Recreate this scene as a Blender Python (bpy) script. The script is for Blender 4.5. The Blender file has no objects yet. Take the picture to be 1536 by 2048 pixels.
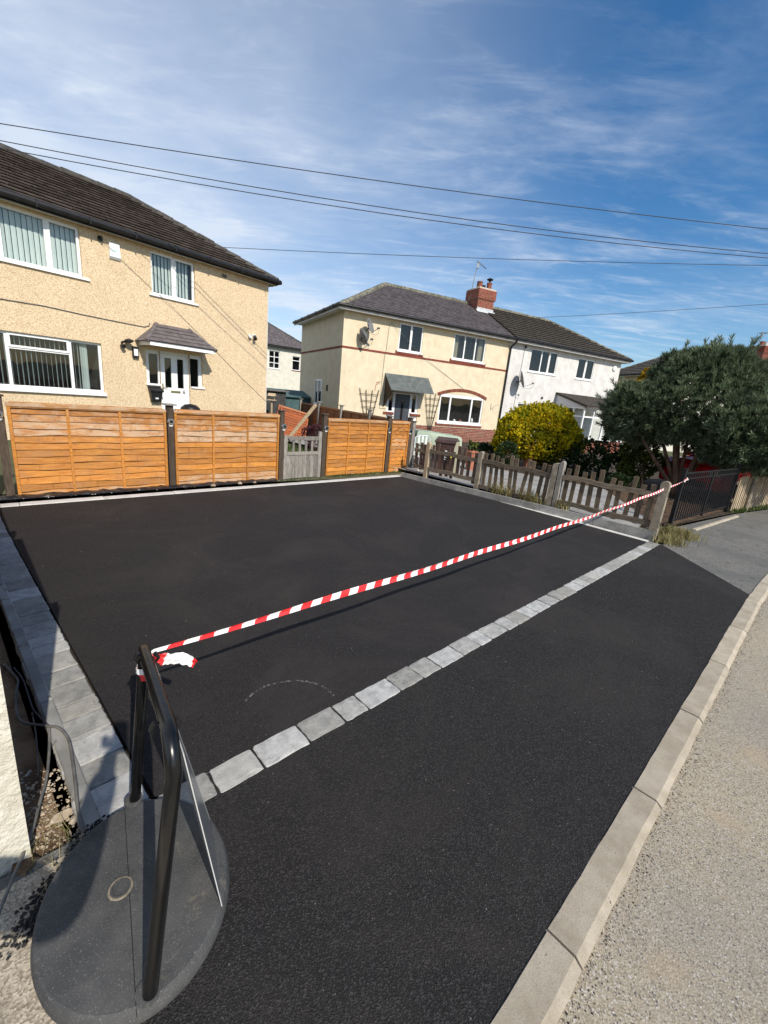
import bpy, bmesh, math, random
import numpy as np
from mathutils import Vector, Matrix, Quaternion

random.seed(7)
sc = bpy.context.scene
col = sc.collection
R = math.radians
PI = math.pi

# ------------------------------------------------------------------ camera
FPX, PITCH, ROLL, CAMH = 843.57, R(15.279), R(-5.589), 1.76
_f = Vector((0, math.cos(PITCH), -math.sin(PITCH)))
_r = Vector((1, 0, 0))
_d = _f.cross(_r)
_c, _s = math.cos(ROLL), math.sin(ROLL)
CR, CD = _r * _c + _d * _s, _d * _c - _r * _s
cam_d = bpy.data.cameras.new('camera')
cam = bpy.data.objects.new('camera', cam_d)
col.objects.link(cam)
cam_d.sensor_fit = 'VERTICAL'
cam_d.sensor_height = 36.0
cam_d.lens = FPX / 2048 * 36.0
cam_d.clip_start = 0.02
cam_d.clip_end = 2000
cam.matrix_world = Matrix(((CR.x, -CD.x, -_f.x, 0), (CR.y, -CD.y, -_f.y, 0), (CR.z, -CD.z, -_f.z, CAMH), (0, 0, 0, 1)))
sc.camera = cam

# ------------------------------------------------------------------ sky, sun, exposure
SUN_AZ, SUN_EL = R(144.7), R(38.8)
SUNV = Vector((math.sin(SUN_AZ) * math.cos(SUN_EL), math.cos(SUN_AZ) * math.cos(SUN_EL), math.sin(SUN_EL)))
w = bpy.data.worlds.new('World')
sc.world = w
w.use_nodes = True
wn, wl = w.node_tree.nodes, w.node_tree.links
wn.clear()


def wnode(t, **k):
    n = wn.new(t)
    for a, b in k.items():
        setattr(n, a, b)
    return n


sky = wnode('ShaderNodeTexSky', sky_type='NISHITA', sun_disc=False, sun_elevation=SUN_EL, sun_rotation=SUN_AZ, altitude=50,
            air_density=1.0, dust_density=0.5, ozone_density=2.6)
tc = wnode('ShaderNodeTexCoord')
sep = wnode('ShaderNodeSeparateXYZ')
wl.new(tc.outputs['Generated'], sep.inputs[0])


def wmath(op, a, b=None):
    n = wnode('ShaderNodeMath', operation=op)
    for i, v in enumerate((a, b)):
        if v is None:
            continue
        if isinstance(v, (int, float)):
            n.inputs[i].default_value = v
        else:
            wl.new(v, n.inputs[i])
    return n.outputs[0]


zz = wmath('MAXIMUM', wmath('ADD', sep.outputs[2], 0.10), 0.05)
comb = wnode('ShaderNodeCombineXYZ')
wl.new(wmath('DIVIDE', sep.outputs[0], zz), comb.inputs[0])
wl.new(wmath('DIVIDE', sep.outputs[1], zz), comb.inputs[1])


def wnoise(scale, rot, stretch, loc, detail=8, rough=.6, dist=0.6):
    mp = wnode('ShaderNodeMapping')
    mp.inputs['Rotation'].default_value = (0, 0, rot)
    mp.inputs['Scale'].default_value = stretch
    mp.inputs['Location'].default_value = loc
    wl.new(comb.outputs[0], mp.inputs[0])
    n = wnode('ShaderNodeTexNoise')
    n.inputs['Scale'].default_value = scale
    n.inputs['Detail'].default_value = detail
    n.inputs['Roughness'].default_value = rough
    n.inputs['Distortion'].default_value = dist
    wl.new(mp.outputs[0], n.inputs['Vector'])
    return n.outputs['Fac']


def wramp(x, lo, hi, a=0, b=1):
    n = wnode('ShaderNodeMapRange', interpolation_type='SMOOTHSTEP')
    wl.new(x, n.inputs[0])
    for i, v in enumerate((lo, hi, a, b)):
        n.inputs[i + 1].default_value = v
    return n.outputs[0]


streak = wramp(wnoise(1.15, R(20), (1.0, 1.7, 1), (3.1, 1.4, 0), 9, .62, .5), .46, .80)
broad = wramp(wnoise(.50, R(-25), (1.0, 1.3, 1), (0.7, 2.3, 0), 6, .6, .3), .34, .68)
fine = wramp(wnoise(3.4, R(38), (.8, 2.6, 1), (5.0, 0.2, 0), 9, .65, .6), .46, .80)
leftw = wramp(sep.outputs[0], -.62, .42, 1, .0)
low = wramp(sep.outputs[2], .10, .42, 1, .0)
hi_ = wramp(sep.outputs[2], .50, .92, 1, .55)
veil = wmath('MULTIPLY', wmath('MULTIPLY', leftw, hi_), wmath('ADD', wmath('MULTIPLY', broad, .46), .50))
wisp = wmath('MULTIPLY', wmath('ADD', wmath('MULTIPLY', streak, .66), wmath('MULTIPLY', fine, .36)), wmath('ADD', wmath('MULTIPLY', broad, .70), .22))
band = wmath('MULTIPLY', wmath('MULTIPLY', low, fine), .28)
cl = wmath('MINIMUM', wmath('ADD', wmath('ADD', veil, wisp), wmath('ADD', band, wmath('MULTIPLY', low, .06))), .85)
mixc = wnode('ShaderNodeMix', data_type='RGBA')
wl.new(cl, mixc.inputs[0])
hs = wnode('ShaderNodeHueSaturation')
hs.inputs['Saturation'].default_value = 1.32
hs.inputs['Value'].default_value = 1.0
wl.new(sky.outputs[0], hs.inputs['Color'])
wl.new(hs.outputs[0], mixc.inputs[6])
mixc.inputs[7].default_value = (5.9, 6.45, 7.3, 1)
bg = wnode('ShaderNodeBackground')
bg.inputs['Strength'].default_value = 0.125
wl.new(mixc.outputs[2], bg.inputs['Color'])
wo = wnode('ShaderNodeOutputWorld')
wl.new(bg.outputs[0], wo.inputs[0])

sun_d = bpy.data.lights.new('sun', 'SUN')
sun_d.energy = 4.6
sun_d.angle = R(0.53)
sun_d.color = (1.0, 0.94, 0.84)
sun = bpy.data.objects.new('sun', sun_d)
col.objects.link(sun)
sun.rotation_mode = 'QUATERNION'
sun.rotation_quaternion = SUNV.to_track_quat('Z', 'Y')
sun.location = (0, 0, 30)
vs = sc.view_settings
vs.view_transform = 'Standard'
vs.look = 'None'
vs.exposure = 0.12
vs.gamma = 1.0
vs.use_curve_mapping = False


# ------------------------------------------------------------------ placing helpers (survey of the place: where a sight line meets a level or a wall)
def ray(x, y):
    return CR * ((x - 768) / FPX) + CD * ((y - 1024) / FPX) + _f


def G(x, y, z=0.0):
    d = ray(x, y)
    t = (z - CAMH) / d.z
    return Vector((d.x * t, d.y * t, z))


def PD(x, y, dist):
    d = ray(x, y)
    t = dist / math.hypot(d.x, d.y)
    return Vector((d.x * t, d.y * t, CAMH + d.z * t))


def az(a):
    return Vector((math.sin(R(a)), math.cos(R(a)), 0))


# ------------------------------------------------------------------ materials
MATS = {}


def rgba(c):
    return (c[0], c[1], c[2], 1)


class NT:
    def __init__(s, name):
        s.m = bpy.data.materials.new(name)
        s.m.use_nodes = True
        s.n, s.l = s.m.node_tree.nodes, s.m.node_tree.links
        s.n.clear()
        s.out = s.n.new('ShaderNodeOutputMaterial')
        s.p = s.n.new('ShaderNodeBsdfPrincipled')
        s.l.new(s.p.outputs[0], s.out.inputs[0])
        s.tc = s.n.new('ShaderNodeTexCoord')
        s.oi = s.n.new('ShaderNodeObjectInfo')
        MATS[name] = s.m

    def set(s, sock, v):
        if isinstance(v, bpy.types.NodeSocket):
            s.l.new(v, sock)
        elif isinstance(v, (tuple, list)) and len(v) == 3 and sock.type == 'RGBA':
            sock.default_value = rgba(v)
        else:
            sock.default_value = v

    def vec(s, stretch=(1, 1, 1), rnd=True, world=False):
        src = s.tc.outputs['Object']
        if world:
            g = s.n.new('ShaderNodeNewGeometry')
            src = g.outputs['Position']
        if rnd:
            a = s.n.new('ShaderNodeVectorMath')
            a.operation = 'SCALE'
            a.inputs[0].default_value = (37.3, 17.9, 53.1)
            s.l.new(s.oi.outputs['Random'], a.inputs['Scale'])
            b = s.n.new('ShaderNodeVectorMath')
            b.operation = 'ADD'
            s.l.new(src, b.inputs[0])
            s.l.new(a.outputs[0], b.inputs[1])
            src = b.outputs[0]
        mp = s.n.new('ShaderNodeMapping')
        mp.inputs['Scale'].default_value = stretch
        s.l.new(src, mp.inputs[0])
        return mp.outputs[0]

    def noise(s, vec, scale, detail=4, rough=.55, dist=0.0):
        n = s.n.new('ShaderNodeTexNoise')
        s.l.new(vec, n.inputs['Vector'])
        n.inputs['Scale'].default_value = scale
        n.inputs['Detail'].default_value = detail
        n.inputs['Roughness'].default_value = rough
        n.inputs['Distortion'].default_value = dist
        return n.outputs['Fac']

    def voro(s, vec, scale, out='Distance', feature='F1'):
        n = s.n.new('ShaderNodeTexVoronoi')
        n.feature = feature
        s.l.new(vec, n.inputs['Vector'])
        n.inputs['Scale'].default_value = scale
        return n.outputs[out]

    def ramp(s, x, lo, hi, a=0.0, b=1.0):
        n = s.n.new('ShaderNodeMapRange')
        n.interpolation_type = 'SMOOTHSTEP'
        s.l.new(x, n.inputs[0])
        for i, v in enumerate((lo, hi, a, b)):
            s.set(n.inputs[i + 1], v)
        return n.outputs[0]

    def mix(s, f, a, b, blend='MIX'):
        n = s.n.new('ShaderNodeMix')
        n.data_type = 'RGBA'
        n.blend_type = blend
        s.set(n.inputs[0], f)
        s.set(n.inputs[6], a)
        s.set(n.inputs[7], b)
        return n.outputs[2]

    def math(s, op, a, b=0.0):
        n = s.n.new('ShaderNodeMath')
        n.operation = op
        s.set(n.inputs[0], a)
        s.set(n.inputs[1], b)
        return n.outputs[0]

    def hsv(s, colr, val, sat=1.0):
        n = s.n.new('ShaderNodeHueSaturation')
        s.set(n.inputs['Color'], colr)
        s.set(n.inputs['Value'], val)
        s.set(n.inputs['Saturation'], sat)
        return n.outputs[0]

    def attr(s, name):
        n = s.n.new('ShaderNodeAttribute')
        n.attribute_type = 'OBJECT'
        n.attribute_name = name
        return n.outputs['Fac']

    def bump(s, h, strength=.5, dist=.01, prev=None):
        n = s.n.new('ShaderNodeBump')
        n.inputs['Strength'].default_value = strength
        n.inputs['Distance'].default_value = dist
        s.l.new(h, n.inputs['Height'])
        if prev is not None:
            s.l.new(prev, n.inputs['Normal'])
        return n.outputs[0]

    def done(s, colr, rough=.8, normal=None, spec=.3, metal=0.0):
        s.set(s.p.inputs['Base Color'], colr)
        s.set(s.p.inputs['Roughness'], rough)
        s.p.inputs['Specular IOR Level'].default_value = spec
        s.p.inputs['Metallic'].default_value = metal
        if normal is not None:
            s.l.new(normal, s.p.inputs['Normal'])
        return s.m


def mat(name, c1, c2=None, scale=8, lo=.35, hi=.65, rough=.7, bump=0, bscale=60, bdist=.004, stretch=(1, 1, 1), rnd=0.0,
        spec=.3, metal=0.0, c3=None, s3=30, t3=.68):
    t = NT(name)
    v = t.vec(stretch)
    c = rgba(c1)
    if c2 is not None:
        c = t.mix(t.ramp(t.noise(v, scale, 6), lo, hi), c1, c2)
    if c3 is not None:
        c = t.mix(t.ramp(t.noise(v, s3, 3), t3, t3 + .06), c, c3)
    if rnd:
        c = t.hsv(c, t.ramp(t.oi.outputs['Random'], 0, 1, 1 - rnd, 1 + rnd))
    nm = t.bump(t.noise(v, bscale, 4), bump, bdist) if bump else None
    return t.done(c, rough, nm, spec, metal)


def make_materials():
    # fresh black asphalt, two gradings
    for nm, sc_, base, chip, dust, bs in (('drive_asphalt', 230, (.0185, .0165, .0160), (.046, .042, .040), (.040, .034, .031), .22),
                                          ('apron_asphalt', 205, (.0165, .0150, .0146), (.060, .055, .053), (.040, .035, .031), .6)):
        t = NT(nm)
        v = t.vec(rnd=False)
        cellc = t.voro(v, sc_, 'Color')
        sepc = t.n.new('ShaderNodeSeparateColor')
        t.l.new(cellc, sepc.inputs[0])
        c = t.mix(t.ramp(sepc.outputs[0], .55, 1.0, 0, .7), base, chip)
        c = t.mix(t.ramp(sepc.outputs[1], .9988, .9998), c, (.15, .14, .13))
        c = t.mix(t.ramp(t.noise(v, .9, 7, .68, .7), .42, .72, 0, .75), c, dust)
        c = t.mix(t.ramp(t.noise(t.vec((1, 5, 1), rnd=False), 2.2, 6, .7), .6, .8, 0, .35), c, (.05, .046, .043))
        n1 = t.bump(t.voro(v, sc_), bs, .006)
        n2 = t.bump(t.noise(v, 3.0, 3), .25, .03, n1)
        t.done(c, t.ramp(t.noise(v, 40, 3), .3, .7, .74, .95), n2, .22)
    # road: worn chippings
    t = NT('road_surface')
    v = t.vec(rnd=False)
    sepc = t.n.new('ShaderNodeSeparateColor')
    t.l.new(t.voro(v, 190, 'Color'), sepc.inputs[0])
    c = t.mix(sepc.outputs[0], (.26, .215, .150), (.425, .365, .275))
    c = t.mix(t.ramp(sepc.outputs[1], .90, .93), c, (.12, .105, .09))
    c = t.mix(t.ramp(sepc.outputs[2], .93, .95), c, (.52, .49, .45))
    c = t.mix(t.ramp(t.noise(v, 3.2, 6, .6), .55, .75, 0, .5), c, (.40, .30, .19))
    c = t.mix(t.ramp(t.noise(v, .7, 5, .6), .35, .7, 0, .45), c, (.20, .19, .175))
    t.done(c, .9, t.bump(t.voro(v, 150), .35, .005), .2)
    # old pavement asphalt
    t = NT('old_asphalt')
    v = t.vec(rnd=False)
    sepc = t.n.new('ShaderNodeSeparateColor')
    t.l.new(t.voro(v, 110, 'Color'), sepc.inputs[0])
    c = t.mix(sepc.outputs[0], (.10, .095, .086), (.235, .222, .20))
    c = t.mix(t.ramp(t.noise(v, 1.1, 7, .65, 1.0), .40, .64, 0, .75), c, (.115, .115, .108))
    c = t.mix(t.ramp(t.noise(v, 6, 5, .6), .56, .70, 0, .65), c, (.060, .054, .048))
    t.done(c, .9, t.bump(t.voro(v, 110), .4, .006), .2)
    t = NT('pale_pavement')
    v = t.vec(rnd=False)
    sepc = t.n.new('ShaderNodeSeparateColor')
    t.l.new(t.voro(v, 170, 'Color'), sepc.inputs[0])
    c = t.mix(sepc.outputs[0], (.20, .165, .12), (.50, .435, .34))
    c = t.mix(t.ramp(t.noise(v, 9, 5), .5, .7, 0, .5), c, (.17, .14, .11))
    t.done(c, .9, t.bump(t.voro(v, 170), .3, .004), .2)
    # setts
    t = NT('sett_stone')
    v = t.vec()
    c = t.mix(t.ramp(t.noise(v, 16, 6, .65), .3, .7), (.30, .295, .28), (.48, .468, .435))
    c = t.mix(t.ramp(t.noise(v, 130, 3, .6), .55, .75, 0, .55), c, (.14, .14, .145))
    c = t.mix(t.ramp(t.noise(v, 60, 2), .70, .76), c, (.05, .05, .05))
    c = t.hsv(c, t.ramp(t.oi.outputs['Random'], 0, 1, .66, 1.10), t.ramp(t.oi.outputs['Random'], 0, 1, 1.5, .7))
    c = t.mix(t.ramp(t.math('FRACT', t.math('MULTIPLY', t.oi.outputs['Random'], 7.0)), .5, 1, 0, .35), c, (.36, .335, .28))
    t.done(c, .85, t.bump(t.noise(v, 90, 5, .7), .55, .004), .25)
    t = NT('kerb_concrete')
    v = t.vec()
    c = t.mix(t.ramp(t.noise(v, 7, 6, .65), .3, .7), (.33, .28, .21), (.45, .392, .305))
    c = t.mix(t.ramp(t.noise(v, 190, 2), .55, .7, 0, .55), c, (.20, .18, .15))
    c = t.mix(t.ramp(t.noise(v, 45, 2), .72, .78), c, (.09, .08, .07))
    c = t.hsv(c, t.ramp(t.oi.outputs['Random'], 0, 1, .88, 1.1))
    t.done(c, .9, t.bump(t.noise(v, 160, 4, .7), .5, .003), .2)
    mat('edging_concrete', (.22, .215, .20), (.33, .32, .295), 5, rough=.9, bump=.3, bscale=120, rnd=.1, c3=(.15, .14, .125), s3=14, t3=.63)
    mat('pale_edging', (.50, .48, .45), (.62, .60, .56), 6, rough=.9, bump=.3, bscale=100, rnd=.07)
    mat('post_concrete', (.22, .185, .138), (.34, .29, .22), 9, rough=.95, bump=.6, bscale=140, rnd=.1, c3=(.16, .15, .12), s3=25, t3=.62)
    mat('white_concrete', (.56, .52, .42), (.68, .64, .54), 14, rough=.95, bump=1.0, bscale=60, bdist=.012)
    mat('path_concrete', (.24, .23, .215), (.34, .33, .31), 3, rough=.95, bump=.3, bscale=80, c3=(.18, .17, .15), s3=9, t3=.62)
    mat('soil', (.10, .062, .035), (.22, .145, .085), 6, rough=1, bump=1, bscale=30, bdist=.03, c3=(.28, .24, .19), s3=40, t3=.66)
    mat('dark_soil', (.035, .027, .02), (.085, .065, .045), 7, rough=1, bump=1, bscale=30, bdist=.03)
    mat('leaf_litter', (.045, .028, .016), (.14, .085, .05), 9, rough=1, bump=1, bscale=24, bdist=.03, c3=(.30, .22, .15), s3=22, t3=.64)
    mat('earth', (.06, .075, .03), (.11, .10, .05), .4, rough=1, bump=.4, bscale=5)
    # pebbledash
    t = NT('pebbledash')
    v = t.vec(rnd=False)
    sepc = t.n.new('ShaderNodeSeparateColor')
    t.l.new(t.voro(v, 72, 'Color'), sepc.inputs[0])
    c = t.mix(sepc.outputs[0], (.59, .44, .275), (.72, .575, .39))
    c = t.mix(t.ramp(sepc.outputs[1], .84, .90), c, (.45, .32, .18))
    c = t.mix(t.ramp(sepc.outputs[2], .84, .88), c, (.80, .66, .44))
    c = t.mix(t.ramp(t.noise(v, 1.0, 5, .6), .45, .75, 0, .22), c, (.42, .31, .18))
    t.done(c, .95, t.bump(t.voro(v, 72), .45, .01), .15)
    for nm, a, b, d1, d2, bs in (('cream_render', (.635, .535, .375), (.72, .625, .455), (.44, .36, .225), (.22, .18, .12), .6),
                                 ('white_render', (.58, .56, .525), (.70, .685, .655), (.45, .425, .385), (.38, .35, .31), .9),
                                 ('pale_far_render', (.60, .57, .48), (.70, .67, .58), (.52, .48, .40), (.45, .41, .34), .3)):
        t = NT(nm)
        v = t.vec(rnd=False)
        c = t.mix(t.ramp(t.noise(v, 2.5, 6, .6), .3, .7), a, b)
        c = t.mix(t.ramp(t.noise(t.vec((1, 1, .16), rnd=False), 6.5, 6, .7), .54, .74, 0, .6), c, d1)
        c = t.mix(t.ramp(t.noise(v, 11, 3, .6), .64, .74, 0, .75), c, d2)
        t.done(c, .95, t.bump(t.noise(v, 26, 5, .65), bs, .02), .15)
    mat('brick_red', (.19, .046, .031), (.27, .074, .047), 9, rough=.9, bump=.3, bscale=90, rnd=.15, c3=(.20, .055, .04), s3=11, t3=.6)
    mat('brick_orange', (.20, .066, .038), (.29, .10, .06), 6, rough=.9, bump=.4, bscale=80, c3=(.14, .07, .045), s3=6, t3=.56)
    mat('mortar', (.42, .36, .29), (.52, .46, .38), 9, rough=1, bump=.3)
    mat('lead', (.42, .43, .44), (.54, .55, .56), 8, rough=.6)
    mat('roof_tile_brown', (.062, .048, .040), (.105, .084, .070), 5, rough=.9, bump=.4, bscale=60, rnd=.22, c3=(.24, .22, .18), s3=13, t3=.70, spec=.2)
    mat('roof_tile_dark', (.060, .051, .043), (.100, .086, .070), 5, rough=.9, bump=.4, bscale=60, rnd=.22, c3=(.25, .23, .17), s3=11, t3=.66, spec=.2)
    mat('roof_slate', (.075, .064, .066), (.135, .115, .115), 4, rough=.75, bump=.3, bscale=40, rnd=.28, c3=(.17, .16, .14), s3=14, t3=.70)
    mat('ridge_tile', (.10, .095, .075), (.20, .19, .145), 9, rough=.95, bump=.5, bscale=50, rnd=.2, c3=(.33, .31, .20), s3=16, t3=.60)
    mat('ridge_dark', (.05, .046, .042), (.085, .08, .072), 7, rough=.95, bump=.4, bscale=50, rnd=.2)
    mat('canopy_tile', (.115, .098, .098), (.16, .138, .138), 5, rough=.7, bump=.2, rnd=.08)
    mat('canopy_felt', (.085, .098, .096), (.13, .145, .14), 4, rough=.75, bump=.3, bscale=40, c3=(.06, .07, .065), s3=8, t3=.6)
    mat('upvc', (.80, .80, .79), (.84, .84, .83), 3, rough=.35, spec=.5)
    mat('upvc_grey', (.60, .61, .62), rough=.4, spec=.5)
    mat('fascia_cream', (.42, .37, .28), (.50, .45, .35), 4, rough=.7)
    mat('fascia_white', (.66, .645, .61), (.74, .72, .69), 4, rough=.6)
    mat('black_plastic', (.010, .010, .011), (.016, .016, .017), 9, rough=.42, spec=.35)
    mat('blind', (.60, .66, .64), (.66, .71, .69), 3, rough=.8)
    mat('blind_dark', (.50, .56, .55), rough=.8)
    mat('room_dark', (.05, .047, .045), (.09, .085, .08), 1.5, rough=.95)
    mat('curtain', (.20, .17, .13), (.34, .29, .23), 9, stretch=(1, 1, .12), rough=.95)
    mat('door_grey', (.055, .062, .075), (.065, .073, .088), 6, rough=.4, spec=.5)
    mat('gold_metal', (.35, .30, .14), rough=.4, metal=.7)
    mat('chrome', (.62, .62, .62), rough=.22, metal=1.0)
    mat('black_paint', (.005, .005, .0055), (.008, .008, .008), 30, rough=.26, spec=.45, bump=.03, bscale=200, bdist=.001)
    # glass
    t = NT('glass')
    t.n.remove(t.p)
    tr = t.n.new('ShaderNodeBsdfTransparent')
    tr.inputs[0].default_value = (.86, .90, .88, 1)
    gl = t.n.new('ShaderNodeBsdfGlossy')
    gl.inputs['Roughness'].default_value = .015
    fr = t.n.new('ShaderNodeLayerWeight')
    fr.inputs[0].default_value = .5
    ms = t.n.new('ShaderNodeMixShader')
    nb = t.bump(t.noise(t.vec(), 1.3, 2), .06, .05)
    t.l.new(nb, gl.inputs['Normal'])
    t.l.new(t.math('ADD', t.math('MULTIPLY', t.math('POWER', fr.outputs['Facing'], 3.0), .55), .07), ms.inputs[0])
    t.l.new(tr.outputs[0], ms.inputs[1])
    t.l.new(gl.outputs[0], ms.inputs[2])
    t.l.new(ms.outputs[0], t.out.inputs[0])
    # stained lap boards: object property "wear" (0 fresh stain .. 1 weathered pale)
    for nm, a, b, pale, kn in (('lap_board', (.40, .140, .018), (.57, .245, .046), (.50, .36, .235), (.15, .045, .009)),
                               ('lap_board_red', (.29, .068, .016), (.38, .098, .024), (.40, .17, .07), (.15, .036, .01)),
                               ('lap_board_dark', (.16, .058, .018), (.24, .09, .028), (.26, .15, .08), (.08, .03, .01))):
        t = NT(nm)
        v = t.vec((1.0, 1.0, 9.0))
        v2 = t.vec((2.0, 1.0, 5.0))
        grain = t.noise(v, 5, 7, .65, .8)
        c = t.mix(t.ramp(grain, .3, .7), a, b)
        c = t.hsv(c, t.ramp(t.oi.outputs['Random'], 0, 1, .74, 1.16))
        c = t.mix(t.ramp(t.noise(t.vec((1.6, 1, 3)), 1.7, 5, .6), .45, .7, 0, .55), c, tuple(.25 * p + .55 * q for p, q in zip(pale, a)))
        wearn = t.noise(v2, 2.2, 7, .65, .6)
        thr = t.math('SUBTRACT', .82, t.math('MULTIPLY', t.attr('wear'), .50))
        c = t.mix(t.math('MULTIPLY', t.attr('brown'), t.ramp(t.noise(t.vec((1.3, 1, 4)), 2.6, 6, .65), .35, .6)), c, tuple(.62 * p + .01 for p in a))
        c = t.mix(t.math('MULTIPLY', t.ramp(t.math('SUBTRACT', wearn, thr), -.12, .20, 0, .95), t.ramp(grain, .25, .62, .35, 1)), c, pale)
        kv = t.voro(t.vec((1.0, 1.0, 1.7)), 6.5)
        c = t.mix(t.ramp(kv, .0, .12, .9, 0), c, kn)
        c = t.mix(t.ramp(t.noise(t.vec((7, 1, 1.2)), 3, 5, .7), .56, .74, 0, .6), c, kn)
        t.done(c, .62, t.bump(grain, .35, .003), .35)
    for nm, a, b, d in (('post_brown', (.050, .035, .025), (.095, .070, .052), (.03, .022, .016)),
                        ('wood_grey', (.15, .135, .115), (.29, .265, .235), (.07, .062, .052)),
                        ('picket_wood', (.10, .072, .046), (.20, .152, .104), (.045, .032, .021)),
                        ('picket_red', (.085, .052, .04), (.15, .10, .078), (.04, .027, .02)),
                        ('plank_wood', (.24, .18, .11), (.36, .28, .18), (.14, .10, .06)),
                        ('pale_wood', (.34, .26, .17), (.48, .385, .265), (.18, .13, .085))):
        t = NT(nm)
        g1 = t.noise(t.vec((9, 9, 1)), 7, 7, .65, .6)
        c = t.mix(t.ramp(g1, .32, .68), a, b)
        c = t.mix(t.ramp(t.noise(t.vec((5, 5, 1)), 4, 6, .7), .56, .72, 0, .8), c, d)
        c = t.hsv(c, t.ramp(t.oi.outputs['Random'], 0, 1, .78, 1.2))
        t.done(c, .85, t.bump(g1, .5, .004), .2)
    for nm, a, b in (('rail_wood', (.11, .085, .06), (.22, .178, .13)),):
        t = NT(nm)
        g1 = t.noise(t.vec((1, 9, 9)), 7, 7, .65, .6)
        c = t.mix(t.ramp(g1, .32, .68), a, b)
        c = t.hsv(c, t.ramp(t.oi.outputs['Random'], 0, 1, .8, 1.2))
        t.done(c, .85, t.bump(g1, .5, .004), .2)
    # foliage
    for nm, cs, tl in (('pine_needles', ((.058, .084, .042), (.140, .188, .100), (.265, .315, .200)), .32),
                       ('golden_leaves', ((.18, .23, .015), (.58, .49, .018), (.82, .59, .018)), .38),
                       ('gold_tip', ((.35, .22, .01), (.50, .33, .015), (.62, .42, .03)), .3),
                       ('dark_leaves', ((.014, .030, .010), (.034, .062, .020), (.065, .105, .036)), .2),
                       ('shrub_leaves', ((.03, .05, .01), (.085, .12, .02), (.19, .22, .04)), .25),
                       ('purple_leaves', ((.06, .018, .03), (.13, .04, .06), (.2, .08, .10)), .25),
                       ('grass_blade', ((.045, .075, .014), (.085, .13, .028), (.15, .20, .06)), .3),
                       ('dry_grass', ((.20, .16, .07), (.36, .30, .14), (.25, .27, .08)), .3),
                       ('blossom', ((.45, .22, .22), (.55, .30, .30), (.62, .42, .40)), .3),
                       ('evergreen', ((.02, .03, .010), (.055, .07, .022), (.10, .115, .04)), .2)):
        t = NT(nm)
        g = t.n.new('ShaderNodeNewGeometry')
        r_ = g.outputs['Random Per Island']
        c = t.mix(t.ramp(r_, 0, .5), cs[0], cs[1])
        c = t.mix(t.ramp(r_, .5, 1), c, cs[2])
        v = t.vec(rnd=False)
        c = t.mix(t.ramp(t.noise(v, 1.7, 4, .6), .48, .66, 0, .7), c, cs[0])
        c = t.hsv(c, t.ramp(t.noise(v, 2.2, 4, .6), .3, .7, .62, 1.32))
        t.done(c, .6, None, .25)
        trn = t.n.new('ShaderNodeBsdfTranslucent')
        t.l.new(c, trn.inputs[0])
        mx = t.n.new('ShaderNodeMixShader')
        mx.inputs[0].default_value = tl
        t.l.new(t.p.outputs[0], mx.inputs[1])
        t.l.new(trn.outputs[0], mx.inputs[2])
        t.l.new(mx.outputs[0], t.out.inputs[0])
    mat('bark', (.085, .05, .032), (.17, .105, .07), 10, stretch=(1, 1, .3), rough=.95, bump=.8, bscale=40, bdist=.01)
    mat('iron_black', (.008, .008, .009), (.014, .014, .015), 20, rough=.6, spec=.25)
    mat('tape_white', (.80, .79, .78), (.84, .83, .82), 10, rough=.42, spec=.45)
    mat('tape_red', (.70, .025, .028), (.74, .04, .04), 10, rough=.42, spec=.45)
    # sign base rubber
    t = NT('rubber_base')
    v = t.vec(rnd=False)
    c = t.mix(t.ramp(t.noise(v, 9, 6, .6), .35, .7), (.050, .050, .050), (.078, .077, .075))
    c = t.mix(t.ramp(t.noise(v, 230, 3, .6), .57, .70, 0, .75), c, (.19, .19, .185))
    c = t.mix(t.ramp(t.noise(t.vec((1, 1, 1), rnd=False), 7, 7, .7, .8), .60, .74, 0, .6), c, (.20, .175, .13))
    t.done(c, .75, t.bump(t.noise(v, 220, 3, .7), .5, .002), .3)
    mat('dust', (.15, .125, .09), (.27, .23, .165), 60, rough=1)
    mat('sign_grey', (.42, .42, .42), (.50, .50, .49), 6, rough=.4, spec=.5)
    t = NT('clear_sheet')
    t.done((.34, .34, .34), .25, None, .5)
    trn = t.n.new('ShaderNodeBsdfTransparent')
    trn.inputs[0].default_value = (.7, .7, .7, 1)
    mx = t.n.new('ShaderNodeMixShader')
    mx.inputs[0].default_value = .5
    t.l.new(trn.outputs[0], mx.inputs[1])
    t.l.new(t.p.outputs[0], mx.inputs[2])
    t.l.new(mx.outputs[0], t.out.inputs[0])
    mat('sign_edge', (.55, .55, .54), rough=.5)
    mat('dish_grey', (.14, .14, .142), (.21, .21, .213), 9, rough=.55)
    mat('grey_metal', (.28, .29, .30), (.36, .37, .38), 10, rough=.45, metal=.6)
    mat('white_plastic', (.74, .76, .75), rough=.45)
    mat('alarm_tint', (.45, .66, .66), rough=.5)
    mat('bin_brown', (.050, .026, .022), (.066, .035, .03), 6, rough=.5, spec=.4)
    mat('print_white', (.78, .78, .76), rough=.6)
    mat('print_yellow', (.75, .62, .03), rough=.6)
    mat('print_black', (.012, .012, .012), rough=.6)
    mat('green_cover', (.30, .36, .27), (.38, .44, .34), 2, rough=.7, bump=.4, bscale=5, bdist=.03)
    mat('cream_paint', (.66, .63, .42), (.72, .69, .50), 9, rough=.7)
    mat('terracotta', (.36, .13, .075), (.44, .18, .11), 9, rough=.9)
    mat('car_red', (.55, .008, .016), rough=.22, spec=.6)
    mat('tyre', (.012, .012, .012), rough=.9)
    mat('car_glass', (.012, .014, .016), rough=.05, spec=.8)
    mat('shed_teal', (.05, .10, .105), (.075, .135, .14), 4, rough=.8, rnd=.1)
    mat('shed_dark', (.035, .036, .036), (.06, .06, .06), 4, rough=.85)
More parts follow.
